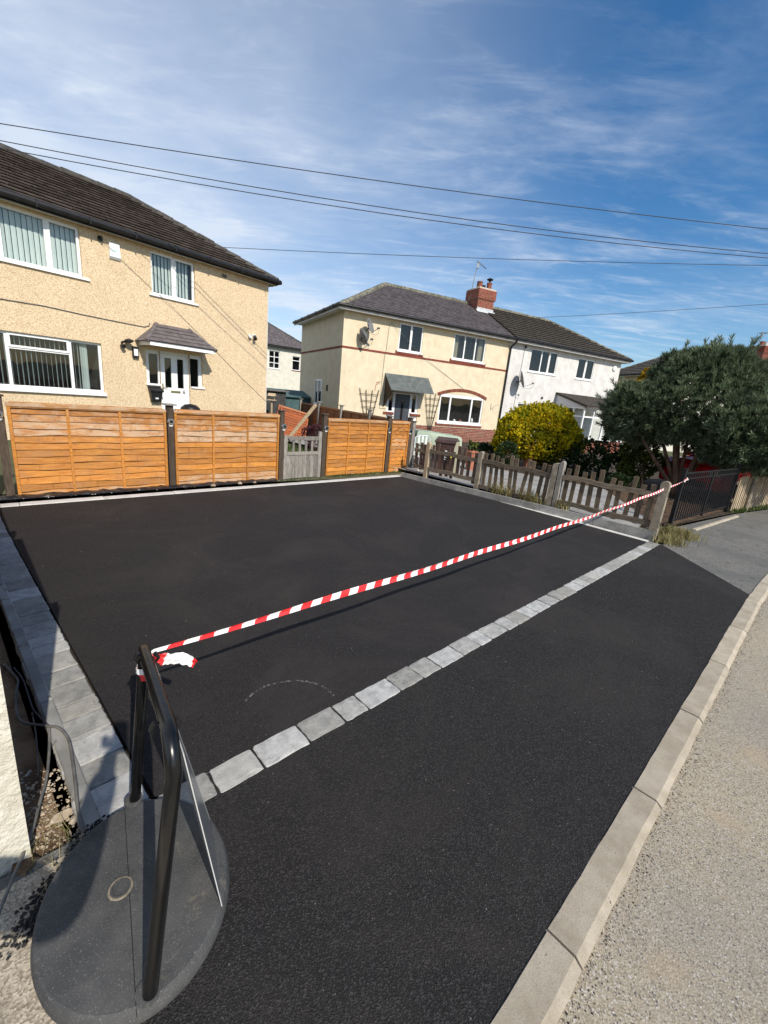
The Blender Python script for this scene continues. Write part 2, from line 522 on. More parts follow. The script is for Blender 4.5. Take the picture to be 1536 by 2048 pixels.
    mat('membrane', (.012, .012, .013), (.022, .022, .024), 20, rough=.28, spec=.6, bump=.8, bscale=14, bdist=.03)
    mat('pebble', (.26, .20, .135), (.55, .48, .39), 5, rough=.9, bump=.3)
    mat('crumb', (.016, .015, .015), (.035, .033, .032), 30, rough=.9)
    mat('dead_leaf', (.42, .33, .23), (.52, .43, .32), 20, rough=.9)
    mat('cable_grey', (.10, .095, .085), (.17, .16, .145), 14, rough=.7)
    mat('cable_dark', (.05, .055, .065), rough=.7)
    mat('skin', (.46, .27, .19), rough=.6)
    mat('jacket', (.03, .035, .05), rough=.9)
    mat('trousers', (.03, .03, .035), rough=.9)
    # scuffs of pale dust, broken up
    for nm, lo, hi, c in (('chalk_scuff', .46, .66, (.20, .185, .168)), ('faint_scuff', .52, .80, (.10, .095, .088))):
        t = NT(nm)
        t.done(c, .95)
        trn = t.n.new('ShaderNodeBsdfTransparent')
        mx = t.n.new('ShaderNodeMixShader')
        t.l.new(t.ramp(t.noise(t.vec(), 55, 5, .75), lo, hi), mx.inputs[0])
        t.l.new(trn.outputs[0], mx.inputs[1])
        t.l.new(t.p.outputs[0], mx.inputs[2])
        t.l.new(mx.outputs[0], t.out.inputs[0])


make_materials()


# ------------------------------------------------------------------ mesh builder
class MB:
    def __init__(s):
        s.v, s.f, s.m = [], [], []

    def add(s, vs_, fs, mi=0):
        o = len(s.v)
        s.v += [tuple(p) for p in vs_]
        for f in fs:
            s.f.append(tuple(i + o for i in f))
            s.m.append(mi)
        return s

    def box(s, a, b, mi=0, M=None):
        x0, y0, z0 = a
        x1, y1, z1 = b
        vs_ = [(x0, y0, z0), (x1, y0, z0), (x1, y1, z0), (x0, y1, z0), (x0, y0, z1), (x1, y0, z1), (x1, y1, z1), (x0, y1, z1)]
        if M is not None:
            vs_ = [M @ Vector(p) for p in vs_]
        return s.add(vs_, [(0, 3, 2, 1), (4, 5, 6, 7), (0, 1, 5, 4), (1, 2, 6, 5), (2, 3, 7, 6), (3, 0, 4, 7)], mi)

    def cbox(s, a, b, c=.01, mi=0, M=None):
        """box with chamfered upper edges"""
        x0, y0, z0 = a
        x1, y1, z1 = b
        vs_ = [(x0, y0, z0), (x1, y0, z0), (x1, y1, z0), (x0, y1, z0), (x0, y0, z1 - c), (x1, y0, z1 - c), (x1, y1, z1 - c), (x0, y1, z1 - c),
               (x0 + c, y0 + c, z1), (x1 - c, y0 + c, z1), (x1 - c, y1 - c, z1), (x0 + c, y1 - c, z1)]
        if M is not None:
            vs_ = [M @ Vector(p) for p in vs_]
        return s.add(vs_, [(0, 3, 2, 1), (0, 1, 5, 4), (1, 2, 6, 5), (2, 3, 7, 6), (3, 0, 4, 7), (4, 5, 9, 8), (5, 6, 10, 9), (6, 7, 11, 10),
                           (7, 4, 8, 11), (8, 9, 10, 11)], mi)

    def prism(s, poly, z0, z1, mi=0, M=None):
        n = len(poly)
        vs_ = [(p[0], p[1], z0) for p in poly] + [(p[0], p[1], z1) for p in poly]
        if M is not None:
            vs_ = [M @ Vector(p) for p in vs_]
        fs = [tuple(range(n - 1, -1, -1)), tuple(range(n, 2 * n))]
        fs += [(i, (i + 1) % n, n + (i + 1) % n, n + i) for i in range(n)]
        return s.add(vs_, fs, mi)

    def tube(s, pts, r, n=8, mi=0, caps=True):
        pts = [Vector(p) for p in pts]
        k = len(pts)
        rs = r if isinstance(r, (list, tuple)) else [r] * k
        t0 = (pts[1] - pts[0]).normalized()
        up = Vector((0, 0, 1)) if abs(t0.z) < .9 else Vector((1, 0, 0))
        nx = t0.cross(up).normalized()
        vs_ = []
        for i, p in enumerate(pts):
            t = (pts[min(i + 1, k - 1)] - pts[max(i - 1, 0)]).normalized()
            nx = (nx - t * nx.dot(t)).normalized()
            ny = t.cross(nx)
            for j in range(n):
                a = 2 * PI * j / n
                vs_.append(p + (nx * math.cos(a) + ny * math.sin(a)) * rs[i])
        fs = [(i * n + j, i * n + (j + 1) % n, (i + 1) * n + (j + 1) % n, (i + 1) * n + j) for i in range(k - 1) for j in range(n)]
        if caps:
            fs += [tuple(range(n - 1, -1, -1)), tuple((k - 1) * n + j for j in range(n))]
        return s.add(vs_, fs, mi)

    def lathe(s, prof, n=16, mi=0, M=None):
        vs_ = []
        for r, z in prof:
            for j in range(n):
                a = 2 * PI * j / n
                vs_.append((r * math.cos(a), r * math.sin(a), z))
        if M is not None:
            vs_ = [M @ Vector(p) for p in vs_]
        k = len(prof)
        fs = [(i * n + j, i * n + (j + 1) % n, (i + 1) * n + (j + 1) % n, (i + 1) * n + j) for i in range(k - 1) for j in range(n)]
        fs += [tuple(range(n - 1, -1, -1)), tuple((k - 1) * n + j for j in range(n))]
        return s.add(vs_, fs, mi)

    def quad(s, a, b, c, d, mi=0):
        return s.add([a, b, c, d], [(0, 1, 2, 3)], mi)

    def mesh(s, name, mats):
        me = bpy.data.meshes.new(name)
        me.from_pydata(s.v, [], s.f)
        for m in (mats if isinstance(mats, (list, tuple)) else [mats]):
            me.materials.append(MATS[m])
        me.polygons.foreach_set('material_index', s.m)
        me.update()
        return me

    def build(s, name, mats, parent=None, smooth=False, loc=None, rot=None, kind=None, M=None):
        me = s.mesh(name, mats)
        if smooth:
            me.polygons.foreach_set('use_smooth', [True] * len(me.polygons))
        return ob(name, me, parent, loc, rot, kind, M)


def ob(name, me, parent=None, loc=None, rot=None, kind=None, M=None):
    o = bpy.data.objects.new(name, me)
    col.objects.link(o)
    if parent is not None:
        o.parent = parent
    if M is not None:
        o.matrix_local = M
    if loc is not None:
        o.location = loc
    if rot is not None:
        o.rotation_euler = rot
    if kind:
        o['kind'] = kind
    return o


def empty(name, loc=(0, 0, 0), rz=0.0, kind=None, parent=None):
    o = bpy.data.objects.new(name, None)
    o.empty_display_size = .1
    col.objects.link(o)
    o.location = loc
    o.rotation_euler = (0, 0, rz)
    if kind:
        o['kind'] = kind
    if parent is not None:
        o.parent = parent
    return o


def tag(o, label, cat, group=None):
    o['label'] = label
    o['category'] = cat
    if group:
        o['group'] = group
    return o


def copy_tree(o, parent=None):
    c = o.copy()
    col.objects.link(c)
    c.parent = parent
    for ch in list(o.children):
        copy_tree(ch, c)
    return c


def font_mesh(name, fc, parent):
    t = bpy.data.objects.new(name + '_curve', fc)
    col.objects.link(t)
    bpy.context.view_layer.update()
    me = bpy.data.meshes.new_from_object(t.evaluated_get(bpy.context.evaluated_depsgraph_get()))
    bpy.data.objects.remove(t)
    return ob(name, me, parent)


def basis(o, x, y, z):
    return Matrix(((x.x, y.x, z.x, o.x), (x.y, y.y, z.y, o.y), (x.z, y.z, z.z, o.z), (0, 0, 0, 1)))


def line_frame(p0, p1):
    """matrix with x along p0->p1 (level), y to its left, z up"""
    x = (Vector(p1) - Vector(p0))
    x.z = 0
    x.normalize()
    return basis(Vector(p0), x, Vector((-x.y, x.x, 0)), Vector((0, 0, 1)))


def clip_poly(poly, a, b, c):
    """keep a*x+b*y<=c"""
    out = []
    for i in range(len(poly)):
        p, q = poly[i], poly[(i + 1) % len(poly)]
        dp, dq = a * p[0] + b * p[1] - c, a * q[0] + b * q[1] - c
        if dp <= 0:
            out.append(p)
        if (dp < 0 < dq) or (dq < 0 < dp):
            t = dp / (dp - dq)
            out.append((p[0] + (q[0] - p[0]) * t, p[1] + (q[1] - p[1]) * t))
    return out


def poly_halfplanes(poly):
    h = []
    for i in range(len(poly)):
        p, q = poly[i], poly[(i + 1) % len(poly)]
        a, b = q[1] - p[1], -(q[0] - p[0])      # ccw: outside is +
        h.append((a, b, a * p[0] + b * p[1]))
    return h


# ================================================================== SETTING
E1, E2 = az(45.8), az(-48.2)


def isect(p, q, r, s):
    d1, d2 = q - p, s - r
    den = d1.x * d2.y - d1.y * d2.x
    t = ((r.x - p.x) * d2.y - (r.y - p.y) * d2.x) / den
    return p + d1 * t


LA, LB = G(0, 1033), G(280, 1540)                 # inner edge of the left setts
FA, FB = G(400, 1547.8), G(1294.4, 1084)          # upper edge of the front setts
BRI = G(813, 952.3)
BA = G(0, 1015.4)
FLI = isect(LA, LB, FA, FB)
BLI = isect(LA, LB, BA, BRI)
FRI = FB
e_left = (BLI - FLI).normalized()
e_front = (FRI - FLI).normalized()
e_right = (BRI - FRI).normalized()
e_back = (BRI - BLI).normalized()


def sheet(name, pts, z, m, kind='structure', parent=None, thick=0.0):
    mb = MB()
    n = len(pts)
    if thick:
        mb.prism([(p[0], p[1]) for p in pts], z - thick, z)
    else:
        mb.add([(p[0], p[1], z) for p in pts], [tuple(range(n))])
    return mb.build(name, m, parent, kind=kind)


sheet('ground', [(-500, -500), (500, -500), (500, 700), (-500, 700)], -.32, 'earth')
KB0 = G(1094.6, 1860)
kerb_dir = az(45.7)
ktrack = [KB0 - kerb_dir * 30, KB0 - kerb_dir * .01]
kin = [KB0 + kerb_dir * (.915 * i) for i in range(-6, 6)]
last = kin[-1]
ang = 46.5
for i in range(24):
    ang = min(ang + .9, 57)
    last = last + az(ang) * .915
    kin.append(last.copy())
far_k = kin[-1] + az(57) * 60
near_k = kin[0] - kerb_dir * 40
prop_r = [Vector((4.255, 6.14, 0)), Vector((5.06, 7.24, 0)), Vector((7.62, 9.10, 0)), Vector((9.25, 10.12, 0)), Vector((23, 19.0, 0)), Vector((75, 52, 0))]
FLO = FLI - e_front * .30 + E2 * -.18
road_off = Vector((kerb_dir.y, -kerb_dir.x, 0))
mb = MB()
rz = [-.030] * 12 + [-.030 - min(.08, .008 * (i - 11)) for i in range(12, len(kin))]
inn = [near_k + road_off * .06] + [p + road_off * .06 for p in kin] + [far_k + road_off * .06]
outr = [near_k + road_off * 40] + [p + road_off * (9 + i) for i, p in enumerate(kin)] + [far_k + road_off * 60]
rz = [-.030] + rz + [-.11]
for i in range(len(inn) - 1):
    mb.quad((*inn[i].xy, rz[i]), (*outr[i].xy, rz[i]), (*outr[i + 1].xy, rz[i + 1]), (*inn[i + 1].xy, rz[i + 1]))
mb.build('road', 'road_surface', kind='structure')
pv = sheet('pavement', [near_k, *kin, far_k, *reversed(prop_r), Vector((4.2, 6.2, 0)), FLI - e_front * .4, FLI - e_front * 45], -.006, 'old_asphalt')
sheet('pavement', [G(230, 1652), FLI - e_front * 6 - E2 * .25, KB0 - kerb_dir * 6, KB0 + road_off * -.005, KB0 + kerb_dir * .5], -.003, 'pale_pavement')
# black apron between the setts and the kerb, splayed at both ends
ins = road_off * -.004
kk = [p + ins for p in kin]
sheet('apron', [G(206, 1652), G(118, 1790), G(258, 2046), KB0 - kerb_dir * .42 + ins, KB0 + ins, kin[1 + 6] + ins, kin[2 + 6] + ins, kin[3 + 6] + ins, kin[10] + ins, kin[11] + ins, kin[11] + (kin[12] - kin[11]) * .3 + ins, G(1326, 1090.5), G(1294.4, 1084) + e_front * .02, FLI - E2 * .02], 0.0, 'apron_asphalt', thick=.02)
sheet('drive', [FLI, FRI, BRI, BLI], 0.002, 'drive_asphalt', thick=.05)
sheet('border_bed', [FLI - e_front * .3 - E2 * .16, FRI + e_front * .1 - E2 * .15, BRI + e_front * .12 + E2 * .2, BLI - e_front * .3 + E2 * .2], -.035, 'dark_soil')


# --- setts: worn blocks, each an object of its own
def sett_mesh(L, W, seed):
    rr = random.Random(seed)
    n = 4
    rim = []
    cr = .016

    def side(a, b):
        for k in range(n):
            t = k / n
            rim.append((a[0] + (b[0] - a[0]) * t + rr.uniform(-.0028, .0028), a[1] + (b[1] - a[1]) * t + rr.uniform(-.0028, .0028)))
    g = .003
    side((g, g + cr), (g + cr, g))
    del rim[1:4]
    cr = .007
    pts = [(g + cr, g), (L - g - cr, g), (L - g, g + cr), (L - g, W - g - cr), (L - g - cr, W - g), (g + cr, W - g), (g, W - g - cr), (g, g + cr)]
    rim = []
    for i in range(8):
        a, b = pts[i], pts[(i + 1) % 8]
        k = 5 if i % 2 == 0 else 1
        for j in range(k):
            t = j / k
            rim.append((a[0] + (b[0] - a[0]) * t + rr.uniform(-.003, .003), a[1] + (b[1] - a[1]) * t + rr.uniform(-.003, .003)))
    N = len(rim)
    cx, cy = L / 2, W / 2
    vs_ = [(x, y, -.07) for x, y in rim] + [(x, y, -.008) for x, y in rim]
    vs_ += [(x + (cx - x) * .045, y + (cy - y) * .045, -.0015 + rr.uniform(-.001, .001)) for x, y in rim]
    vs_ += [(x + (cx - x) * .3, y + (cy - y) * .3, rr.uniform(-.0015, .0015)) for x, y in rim]
    fs = []
    for k in range(3):
        fs += [(k * N + i, k * N + (i + 1) % N, (k + 1) * N + (i + 1) % N, (k + 1) * N + i) for i in range(N)]
    fs.append(tuple(3 * N + i for i in range(N)))
    mb = MB().add(vs_, fs)
    return mb.mesh('sett', 'sett_stone')


SETTS = {}


def sett_row(parent, p0, p1, width, lens, z=.006, seed=1):
    """setts from p0 to p1, body to the left of the direction"""
    rr = random.Random(seed)
    M = line_frame(p0, p1)
    M.translation.z = 0
    total = (p1 - p0).length
    s, i = 0.0, 0
    while s < total - .03:
        L = lens[i % len(lens)] if i < len(lens) else rr.choice(lens)
        if s + L > total - .06:
            L = total - s
        key = (round(L, 2), width, rr.randrange(3))
        if key not in SETTS:
            SETTS[key] = sett_mesh(key[0], width, hash(key) % 9999)
        o = ob('sett', SETTS[key], parent)
        o.matrix_local = M @ Matrix.Translation((s, rr.uniform(-.003, .003), z + rr.uniform(-.002, .003))) @ Matrix.Rotation(rr.uniform(-.012, .012), 4, 'Z') @ \
            Matrix.Rotation(rr.uniform(-.008, .008), 4, 'X') @ Matrix.Scale(L / key[0], 4, (1, 0, 0))
        s += L
        i += 1


border = empty('sett_border', kind='structure')
FW = .158
near_end = FLI - e_front * .27
fperp = Vector((-e_front.y, e_front.x, 0))
sett_row(border, FLI - fperp * FW, FRI + e_front * .05 - fperp * FW, FW, [.22, .22, .255, .235, .17, .265, .21, .185, .255, .21, .16, .24, .16, .2, .16, .24], seed=3)
# left row: blocks laid across
sett_row(border, FLI - fperp * FW - e_front * .003, BLI + e_left * .16, .245, [.17, .2, .16, .19, .16, .13, .2, .16, .21, .13], seed=5)
# slim pale channel blocks along the right edging
M = line_frame(BRI, FRI)
s = 0.0
tot = (FRI - BRI).length
k = 0
while s < tot - .01:
    L = min(.3, tot - s)
    mb = MB()
    mb.cbox((s + .0015, .004, -.06), (s + L - .0015, .098, .008 + random.uniform(-.0015, .0015)), .005)
    mb.build('channel_block', 'pale_edging', border, M=M)
    s += L
    k += 1
# flat pale edging stones along the back
M = line_frame(BLI - e_back * 1.2, BRI + e_back * .1)
tot = (BRI - BLI).length + 1.3
s = -.4
while s < tot - .05:
    L = min(.915, tot - s)
    MB().cbox((s + .002, .003, -.1), (s + L - .002, .158, .010 + random.uniform(-.002, .002)), .006).build('edging_stone', 'pale_edging', border, M=M)
    s += L

# left concrete pin kerb beside the setts
lk = empty('pin_kerb', kind='structure')
q0, q1 = G(172, 1660), G(0, 1192)
p0_, p1_ = G(208, 1640), G(0, 1139)
M = line_frame(p0_, p1_)
for k in range(9):
    mb = MB()
    mb.cbox((k * .915 + .002, .006, -.25), (k * .915 + .912, .066 if k else .066, .012), .006)
    mb.build('edging_stone', 'edging_concrete', lk, M=M @ Matrix.Rotation(random.uniform(-.003, .003), 4, 'Z'))
# soil strip between pin kerb and boundary fence
PIER = Vector((-1.175, 1.140, 0))
sheet('soil_strip', [p0_ + Vector((.03, -.05, 0)), p0_ + (p1_ - p0_) * 4, PIER + E2 * 9 - E1 * 1.2, PIER - E1 * 1.5, PIER - E1 * .5 - E2 * .25, G(60, 1800)], -.035, 'soil')

# right edging: upstanding concrete edging stones
re = empty('edging', kind='structure')
ED0, ED1 = Vector((4.215, 6.325, 0)), Vector((.30, 9.70, 0))
M = line_frame(ED1, ED0)
tot = (ED0 - ED1).length
s = tot
k = 0
while s > .02:
    L = min(.915, s)
    t0, t1 = s - L, s
    z0, z1 = .098 + .042 * t0 / tot, .098 + .042 * t1 / tot
    vs_ = [(t0 + .002, 0, -.1), (t1 - .002, 0, -.1), (t1 - .002, .052, -.1), (t0 + .002, .052, -.1), (t0 + .002, .003, z0), (t1 - .002, .003, z1), (t1 - .002, .049, z1), (t0 + .002, .049, z0)]
    MB().add(vs_, [(0, 3, 2, 1), (4, 5, 6, 7), (0, 1, 5, 4), (1, 2, 6, 5), (2, 3, 7, 6), (3, 0, 4, 7)]).build('edging_stone', 'edging_concrete', re, M=M)
    s -= L

# kerb along the road
kb = empty('kerb', kind='structure')
for i in range(len(kin) - 1):
    a, b = kin[i], kin[i + 1]
    M = line_frame(a, b)
    L = (b - a).length
    up = upn = .004
    rr = random.Random(i)
    W = .122
    gap = .004 if i not in (8, 7) else .009
    N = 10
    top, mid, front, back = [], [], [], []
    for j in range(N + 1):
        t = gap + (L - 2 * gap) * j / N
        z = up + (upn - up) * 0 + rr.uniform(-.0015, .0015)
        back.append((t, rr.uniform(-.003, .001), z - .002))
        mid.append((t, -W + .022 + rr.uniform(-.002, .002), z))
        front.append((t, -W - .004 + rr.uniform(-.004, .002), -.016 + rr.uniform(-.003, .003)))
    rows = [[(p[0], p[1], -.12) for p in back], back, mid, front, [(p[0], p[1] - .002, -.12) for p in front]]
    vs_ = [p for r_ in rows for p in r_]
    n1 = N + 1
    fs = [(r_ * n1 + j, (r_ + 1) * n1 + j, (r_ + 1) * n1 + j + 1, r_ * n1 + j + 1) for r_ in range(4) for j in range(N)]
    fs += [tuple(r_ * n1 for r_ in range(4, -1, -1)), tuple(r_ * n1 + N for r_ in range(5))]
    MB().add(vs_, fs).build('kerb_stone', 'kerb_concrete', kb, M=M @ Matrix.Rotation(rr.uniform(-.004, .004), 4, 'Z'))
# silt in the gutter
mb = MB()
for i in range(2200):
    t = random.uniform(-1, 9)
    p = KB0 + kerb_dir * t + road_off * (.128 + abs(random.gauss(0, .035)))
    r_ = random.uniform(.0015, .005)
    a = random.uniform(0, PI)
    mb.add([p + Vector((r_ * math.cos(a + j * 2.09), r_ * math.sin(a + j * 2.09), -.030)) for j in range(3)] + [p + Vector((0, 0, -.030 + r_))], [(0, 1, 3), (1, 2, 3), (2, 0, 3)], 0 if random.random() < .6 else 1)
o = mb.build('grit', ['crumb', 'pebble'], kind='stuff')
# loose chippings on the black asphalt
mb = MB()
for i in range(300):
    a, b = random.random(), random.random() ** .8
    p = FLI + (FRI - FLI) * a + (BLI - FLI) * b
    if random.random() < .35:
        p = FLI + e_front * random.uniform(.3, 6) - E2 * random.uniform(.3, 1.1)
    r_ = random.uniform(.0012, .003)
    ph = random.uniform(0, PI)
    mb.add([p + Vector((r_ * math.cos(ph + j * 2.09), r_ * math.sin(ph + j * 2.09), .002)) for j in range(3)] + [p + Vector((0, 0, .002 + r_))], [(0, 1, 3), (1, 2, 3), (2, 0, 3)], 0 if random.random() < .7 else 1)
mb.build('chippings', ['pebble', 'dead_leaf'], kind='stuff')
# chalky scuff arc and tyre dust
mb = MB()
arc = [(490, 1402), (505, 1388), (530, 1372), (560, 1364), (590, 1361), (615, 1363), (640, 1369), (656, 1380), (668, 1391)]
pts = [G(x, y, .0045) for x, y in arc]
for i in range(len(pts) - 1):
    d = (pts[i + 1] - pts[i]).normalized()
    nrm = Vector((-d.y, d.x, 0))
    w0 = .007
    mb.quad(pts[i] - nrm * w0, pts[i + 1] - nrm * w0, pts[i + 1] + nrm * w0, pts[i] + nrm * w0)
for line, w0 in (([(1335, 1195), (1322, 1260), (1308, 1330), (1290, 1400)], .010), ([(1352, 1200), (1340, 1262), (1326, 1325)], .007), ([(905, 1160), (930, 1152), (960, 1146)], .010), ([(470, 1125), (500, 1118), (540, 1116)], .012), ([(1020, 1150), (1046, 1140)], .012)):
    pts = [G(x, y, .0045) for x, y in line]
    for i in range(len(pts) - 1):
        d = (pts[i + 1] - pts[i]).normalized()
        nrm = Vector((-d.y, d.x, 0))
        mb.quad(pts[i] - nrm * w0, pts[i + 1] - nrm * w0, pts[i + 1] + nrm * w0, pts[i] + nrm * w0, 1)
mb.build('scuff_mark', ['chalk_scuff', 'faint_scuff'], kind='stuff')

# gardens
sheet('garden_soil', [(4.24, 6.36), (.36, 9.72), (-2.2, 17.7), (13.2, 26), (26, 22), (9.32, 10.25), (7.6, 9.16), (5.02, 7.32)], -.012, 'dark_soil')
sheet('lawn', [(-6.5, 4.4), (.42, 9.9), (.3, 10.6), (-2.6, 17.6), (-6.0, 24), (-16, 12)], -.004, 'earth')
sheet('yard', [(-40, 0), (-16, 12), (-6.0, 24), (-2.6, 17.6), (13.2, 26.2), (26, 22), (60, 60), (-40, 60)], -.02, 'earth')
# concrete path behind the picket fence
n_out = Vector((e_right.y, -e_right.x, 0))
if n_out.x < 0:
    n_out = -n_out
pa = ED0 + n_out * .22
pb = ED1 + n_out * .22
sheet('path', [pa + e_right * .3, pa + n_out * .9 + e_right * .4, pa + n_out * 3.3 + e_right * 2.0, pb + n_out * 3.3, pb + e_right * 6 + n_out * 1.4, pb + e_right * 6], .085, 'path_concrete')


# ================================================================== FENCES
def slat_mesh(L, H, rr, bow=.006, T=.008):
    n = 22
    bow *= rr.uniform(.6, 2.0)
    ph, fq = rr.uniform(0, 6), rr.uniform(.8, 2.2)
    lo, hi, y0 = [], [], []
    for i in range(n + 1):
        x = L * i / n
        lo.append(rr.uniform(-.002, .002) + bow * .7 * math.sin(ph + fq * 3.3 * x / L * 2) + bow * .4 * math.sin(ph * 2 + 17 * x / L))
        y0.append(bow * 1.2 * (math.sin(ph * 3 + 9 * x / L)) ** 2)
    vs_ = []
    for i in range(n + 1):
        x = L * i / n
        vs_ += [(x, -.029 - y0[i], lo[i]), (x, -.029 - y0[i] + T + .006, lo[i]), (x, -.006, H), (x, .004, H)]
    fs = []
    for i in range(n):
        a, b = i * 4, (i + 1) * 4
        fs += [(a, b, b + 2, a + 2), (a, a + 1, b + 1, b), (a + 1, a + 3, b + 3, b + 1), (a + 2, b + 2, b + 3, a + 3)]
    return MB().add(vs_, fs)


def lap_panel(name, M, L, z0, z1, n, label, m='lap_board', wear=(.2,) * 20, battens=2, seed=1, cap=True, cat='fence panel', group='lap panels of the back fence', back=False, bow=.006):
    rr = random.Random(seed)
    e = bpy.data.objects.new(name, None)
    col.objects.link(e)
    e.matrix_world = M
    tag(e, label, cat, group)
    top = z1 - (.045 if cap else .0)
    pitch = (top - z0) / n
    for i in range(n):
        mb = slat_mesh(L - .05, pitch + .055, rr, bow)
        o = mb.build('slat', m, e)
        o.location = (.025, 0, z0 + i * pitch)
        o['wear'] = max(0.0, min(1.0, wear[i % len(wear)] + rr.uniform(-.12, .12)))
        o['brown'] = max(0.0, min(1.0, (i - n * .55) / (n * .35) + rr.uniform(-.2, .35))) * (.9 if m == 'lap_board' else .3)
    xs = [0.0, L - .034] + [L * (k + 1) / (battens + 1) - .016 for k in range(battens)]
    for k, x in enumerate(xs):
        wd = .036 if k < 2 else .030
        o = MB().cbox((x, -.050 if k < 2 else -.046, z0 - .005), (x + wd, -.024 if k > 1 else .022, top), .003).build('batten', m, e)
        o['wear'] = .25 + rr.uniform(-.1, .1)
    if cap:
        o = MB().cbox((-.006, -.056, top), (L + .006, .03, z1), .004).build('cap_rail', m, e)
        o['wear'] = .85
        o = MB().cbox((.036, -.047, top - .018), (L - .036, -.024, top - .001), .002).build('top_batten', m, e)
        o['wear'] = .5
    return e


FP = Vector((-3.488, 6.782, 0))
FU = az(45.8)
FM = basis(FP, FU, Vector((-FU.y, FU.x, 0)), Vector((0, 0, 1)))


def fm(u, y=0.0, z=0.0):
    return FM @ Matrix.Translation((u, y, z))


wA = [.62, .35, .15, .08, .05, .05, .05, .08, .40, .80, .95, .60, .5]
wB = [.85, .75, .25, .30, .22, .30, .40, .22, .85, .95, .60, .7, .4]
wC = [.3, .05, .05, .05, .05, .05, .05, .2, .45, .3, .2, .1, .1]
wD = [.55, .35, .25, .2, .2, .25, .35, .75, .55, .5, .4, .3, .3]
lap_panel('lap_fence', fm(-4.05), 1.86, -.02, 1.235, 13, 'weathered lap fence panel cut off by the left picture edge', wear=[.8] * 13, seed=11)
lap_panel('lap_fence', fm(-1.985), 1.865, -.015, 1.24, 13, 'orange lap fence panel with two battens below the large ground floor window', wear=wA, seed=12)
lap_panel('lap_fence', fm(.005), 1.852, .0, 1.245, 13, 'orange lap fence panel left of the grey gate, grey patch upper left', wear=wB, seed=13)
lap_panel('lap_fence', fm(2.985), 1.68, .015, 1.215, 13, 'clean orange lap fence panel just right of the grey gate', wear=wC, seed=14)
lap_panel('lap_fence', fm(4.815), .59, .0, 1.22, 13, 'narrow orange lap fence panel at the corner by the pickets', wear=wD, battens=0, seed=15)


def fence_post(u, h, label, wide=.09, cap=True, y=0.0, m='post_brown', light=None, capw=.02):
    e = empty('fence_post')
    e.matrix_world = fm(u, y)
    tag(e, label, 'fence post', 'dark posts of the back fence')
    MB().cbox((-wide / 2, -.055, -.1), (wide / 2, .04, h - .02), .004).build('shaft', m, e)
    if cap:
        MB().cbox((-wide / 2 - capw, -.055 - capw, h - .02), (wide / 2 + capw, .04 + capw, h), .006).build('cap', 'post_brown' if capw < .04 else 'wood_grey', e)
    if light:
        s = empty('solar_light')
        s.matrix_world = fm(u + light[0], y - .056, light[1])
        tag(s, light[2], 'solar light', 'small round solar lights on the fence posts')
        Mx = Matrix.Rotation(R(90), 4, 'X')
        MB().lathe([(.038, 0), (.052, .006), (.054, .022), (.044, .034)], 16, M=Mx).build('housing', 'chrome', s, smooth=False)
        MB().box((-.022, -.041, -.020), (.022, -.036, .022)).build('solar_cell', 'black_plastic', s)
        MB().lathe([(.05, 0), (.05, .012), (.03, .02)], 12, M=Matrix.Translation((0, -.004, -.045)) @ Mx @ Matrix.Scale(.7, 4)).build('lens', 'white_plastic', s)


fence_post(-2.06, 1.33, 'tall dark fence post at the left edge of the picture', light=(-.01, 1.09, 'round solar light on the leftmost visible post'))
fence_post(-.052, 1.33, 'dark fence post with wide grey cap in front of the house door', capw=.042, light=(.0, 1.06, 'round solar light on the post in front of the house door'))
fence_post(1.92, 1.33, 'dark fence post on the left side of the grey gate', light=(.03, 1.03, 'round solar light left of the grey gate'))
fence_post(2.91, 1.31, 'dark fence post on the right side of the grey gate', light=(.02, 1.02, 'round solar light right of the grey gate'))
fence_post(4.74, 1.33, 'dark fence post before the narrow corner panel', wide=.085, light=(-.01, 1.02, 'round solar light on the post before the corner panel'))
fence_post(5.455, 1.32, 'dark fence post at the right end of the orange fence', wide=.085, light=(-.02, 1.0, 'round solar light at the right end of the orange fence'))
fence_post(5.60, 1.24, 'grey brown corner post beside the end of the orange fence', wide=.10, y=.03, m='wood_grey')

# gate
gt = empty('garden_gate')
gt.matrix_world = fm(1.985)
tag(gt, 'weathered grey wooden garden gate with open slats above boards', 'gate')
GW = .875
MB().cbox((0, -.03, .0), (.075, .02, .86), .005).build('stile', 'wood_grey', gt)
MB().cbox((GW - .075, -.03, -.02), (GW, .02, .94), .005).build('stile', 'wood_grey', gt)
MB().cbox((.0751, -.028, .765), (GW - .0751, .018, .84), .005).build('top_rail', 'wood_grey', gt)
MB().cbox((.0751, -.034, .475), (GW - .0751, .018, .535), .005).build('middle_rail', 'wood_grey', gt)
MB().cbox((.0751, .020, .06), (GW - .0751, .045, .15), .005).build('bottom_rail', 'wood_grey', gt)
for k in range(4):
    x = .075 + (GW - .15) * (k + 1) / 5
    MB().cbox((x - .024, -.014, .52), (x + .024, .006, .78), .003).build('slat', 'wood_grey', gt)
nb = 8
bw = (GW - .15) / nb
for k in range(nb):
    MB().cbox((.0765 + k * bw, -.018 + random.uniform(-.003, .003), .005 + random.uniform(-.004, .004)), (.0725 + (k + 1) * bw, .004, .48), .003).build('board', 'wood_grey', gt)
MB().tube([(.09, -.04, .80), (.09, -.045, .74)], .008, 6).build('latch', 'black_paint', gt)

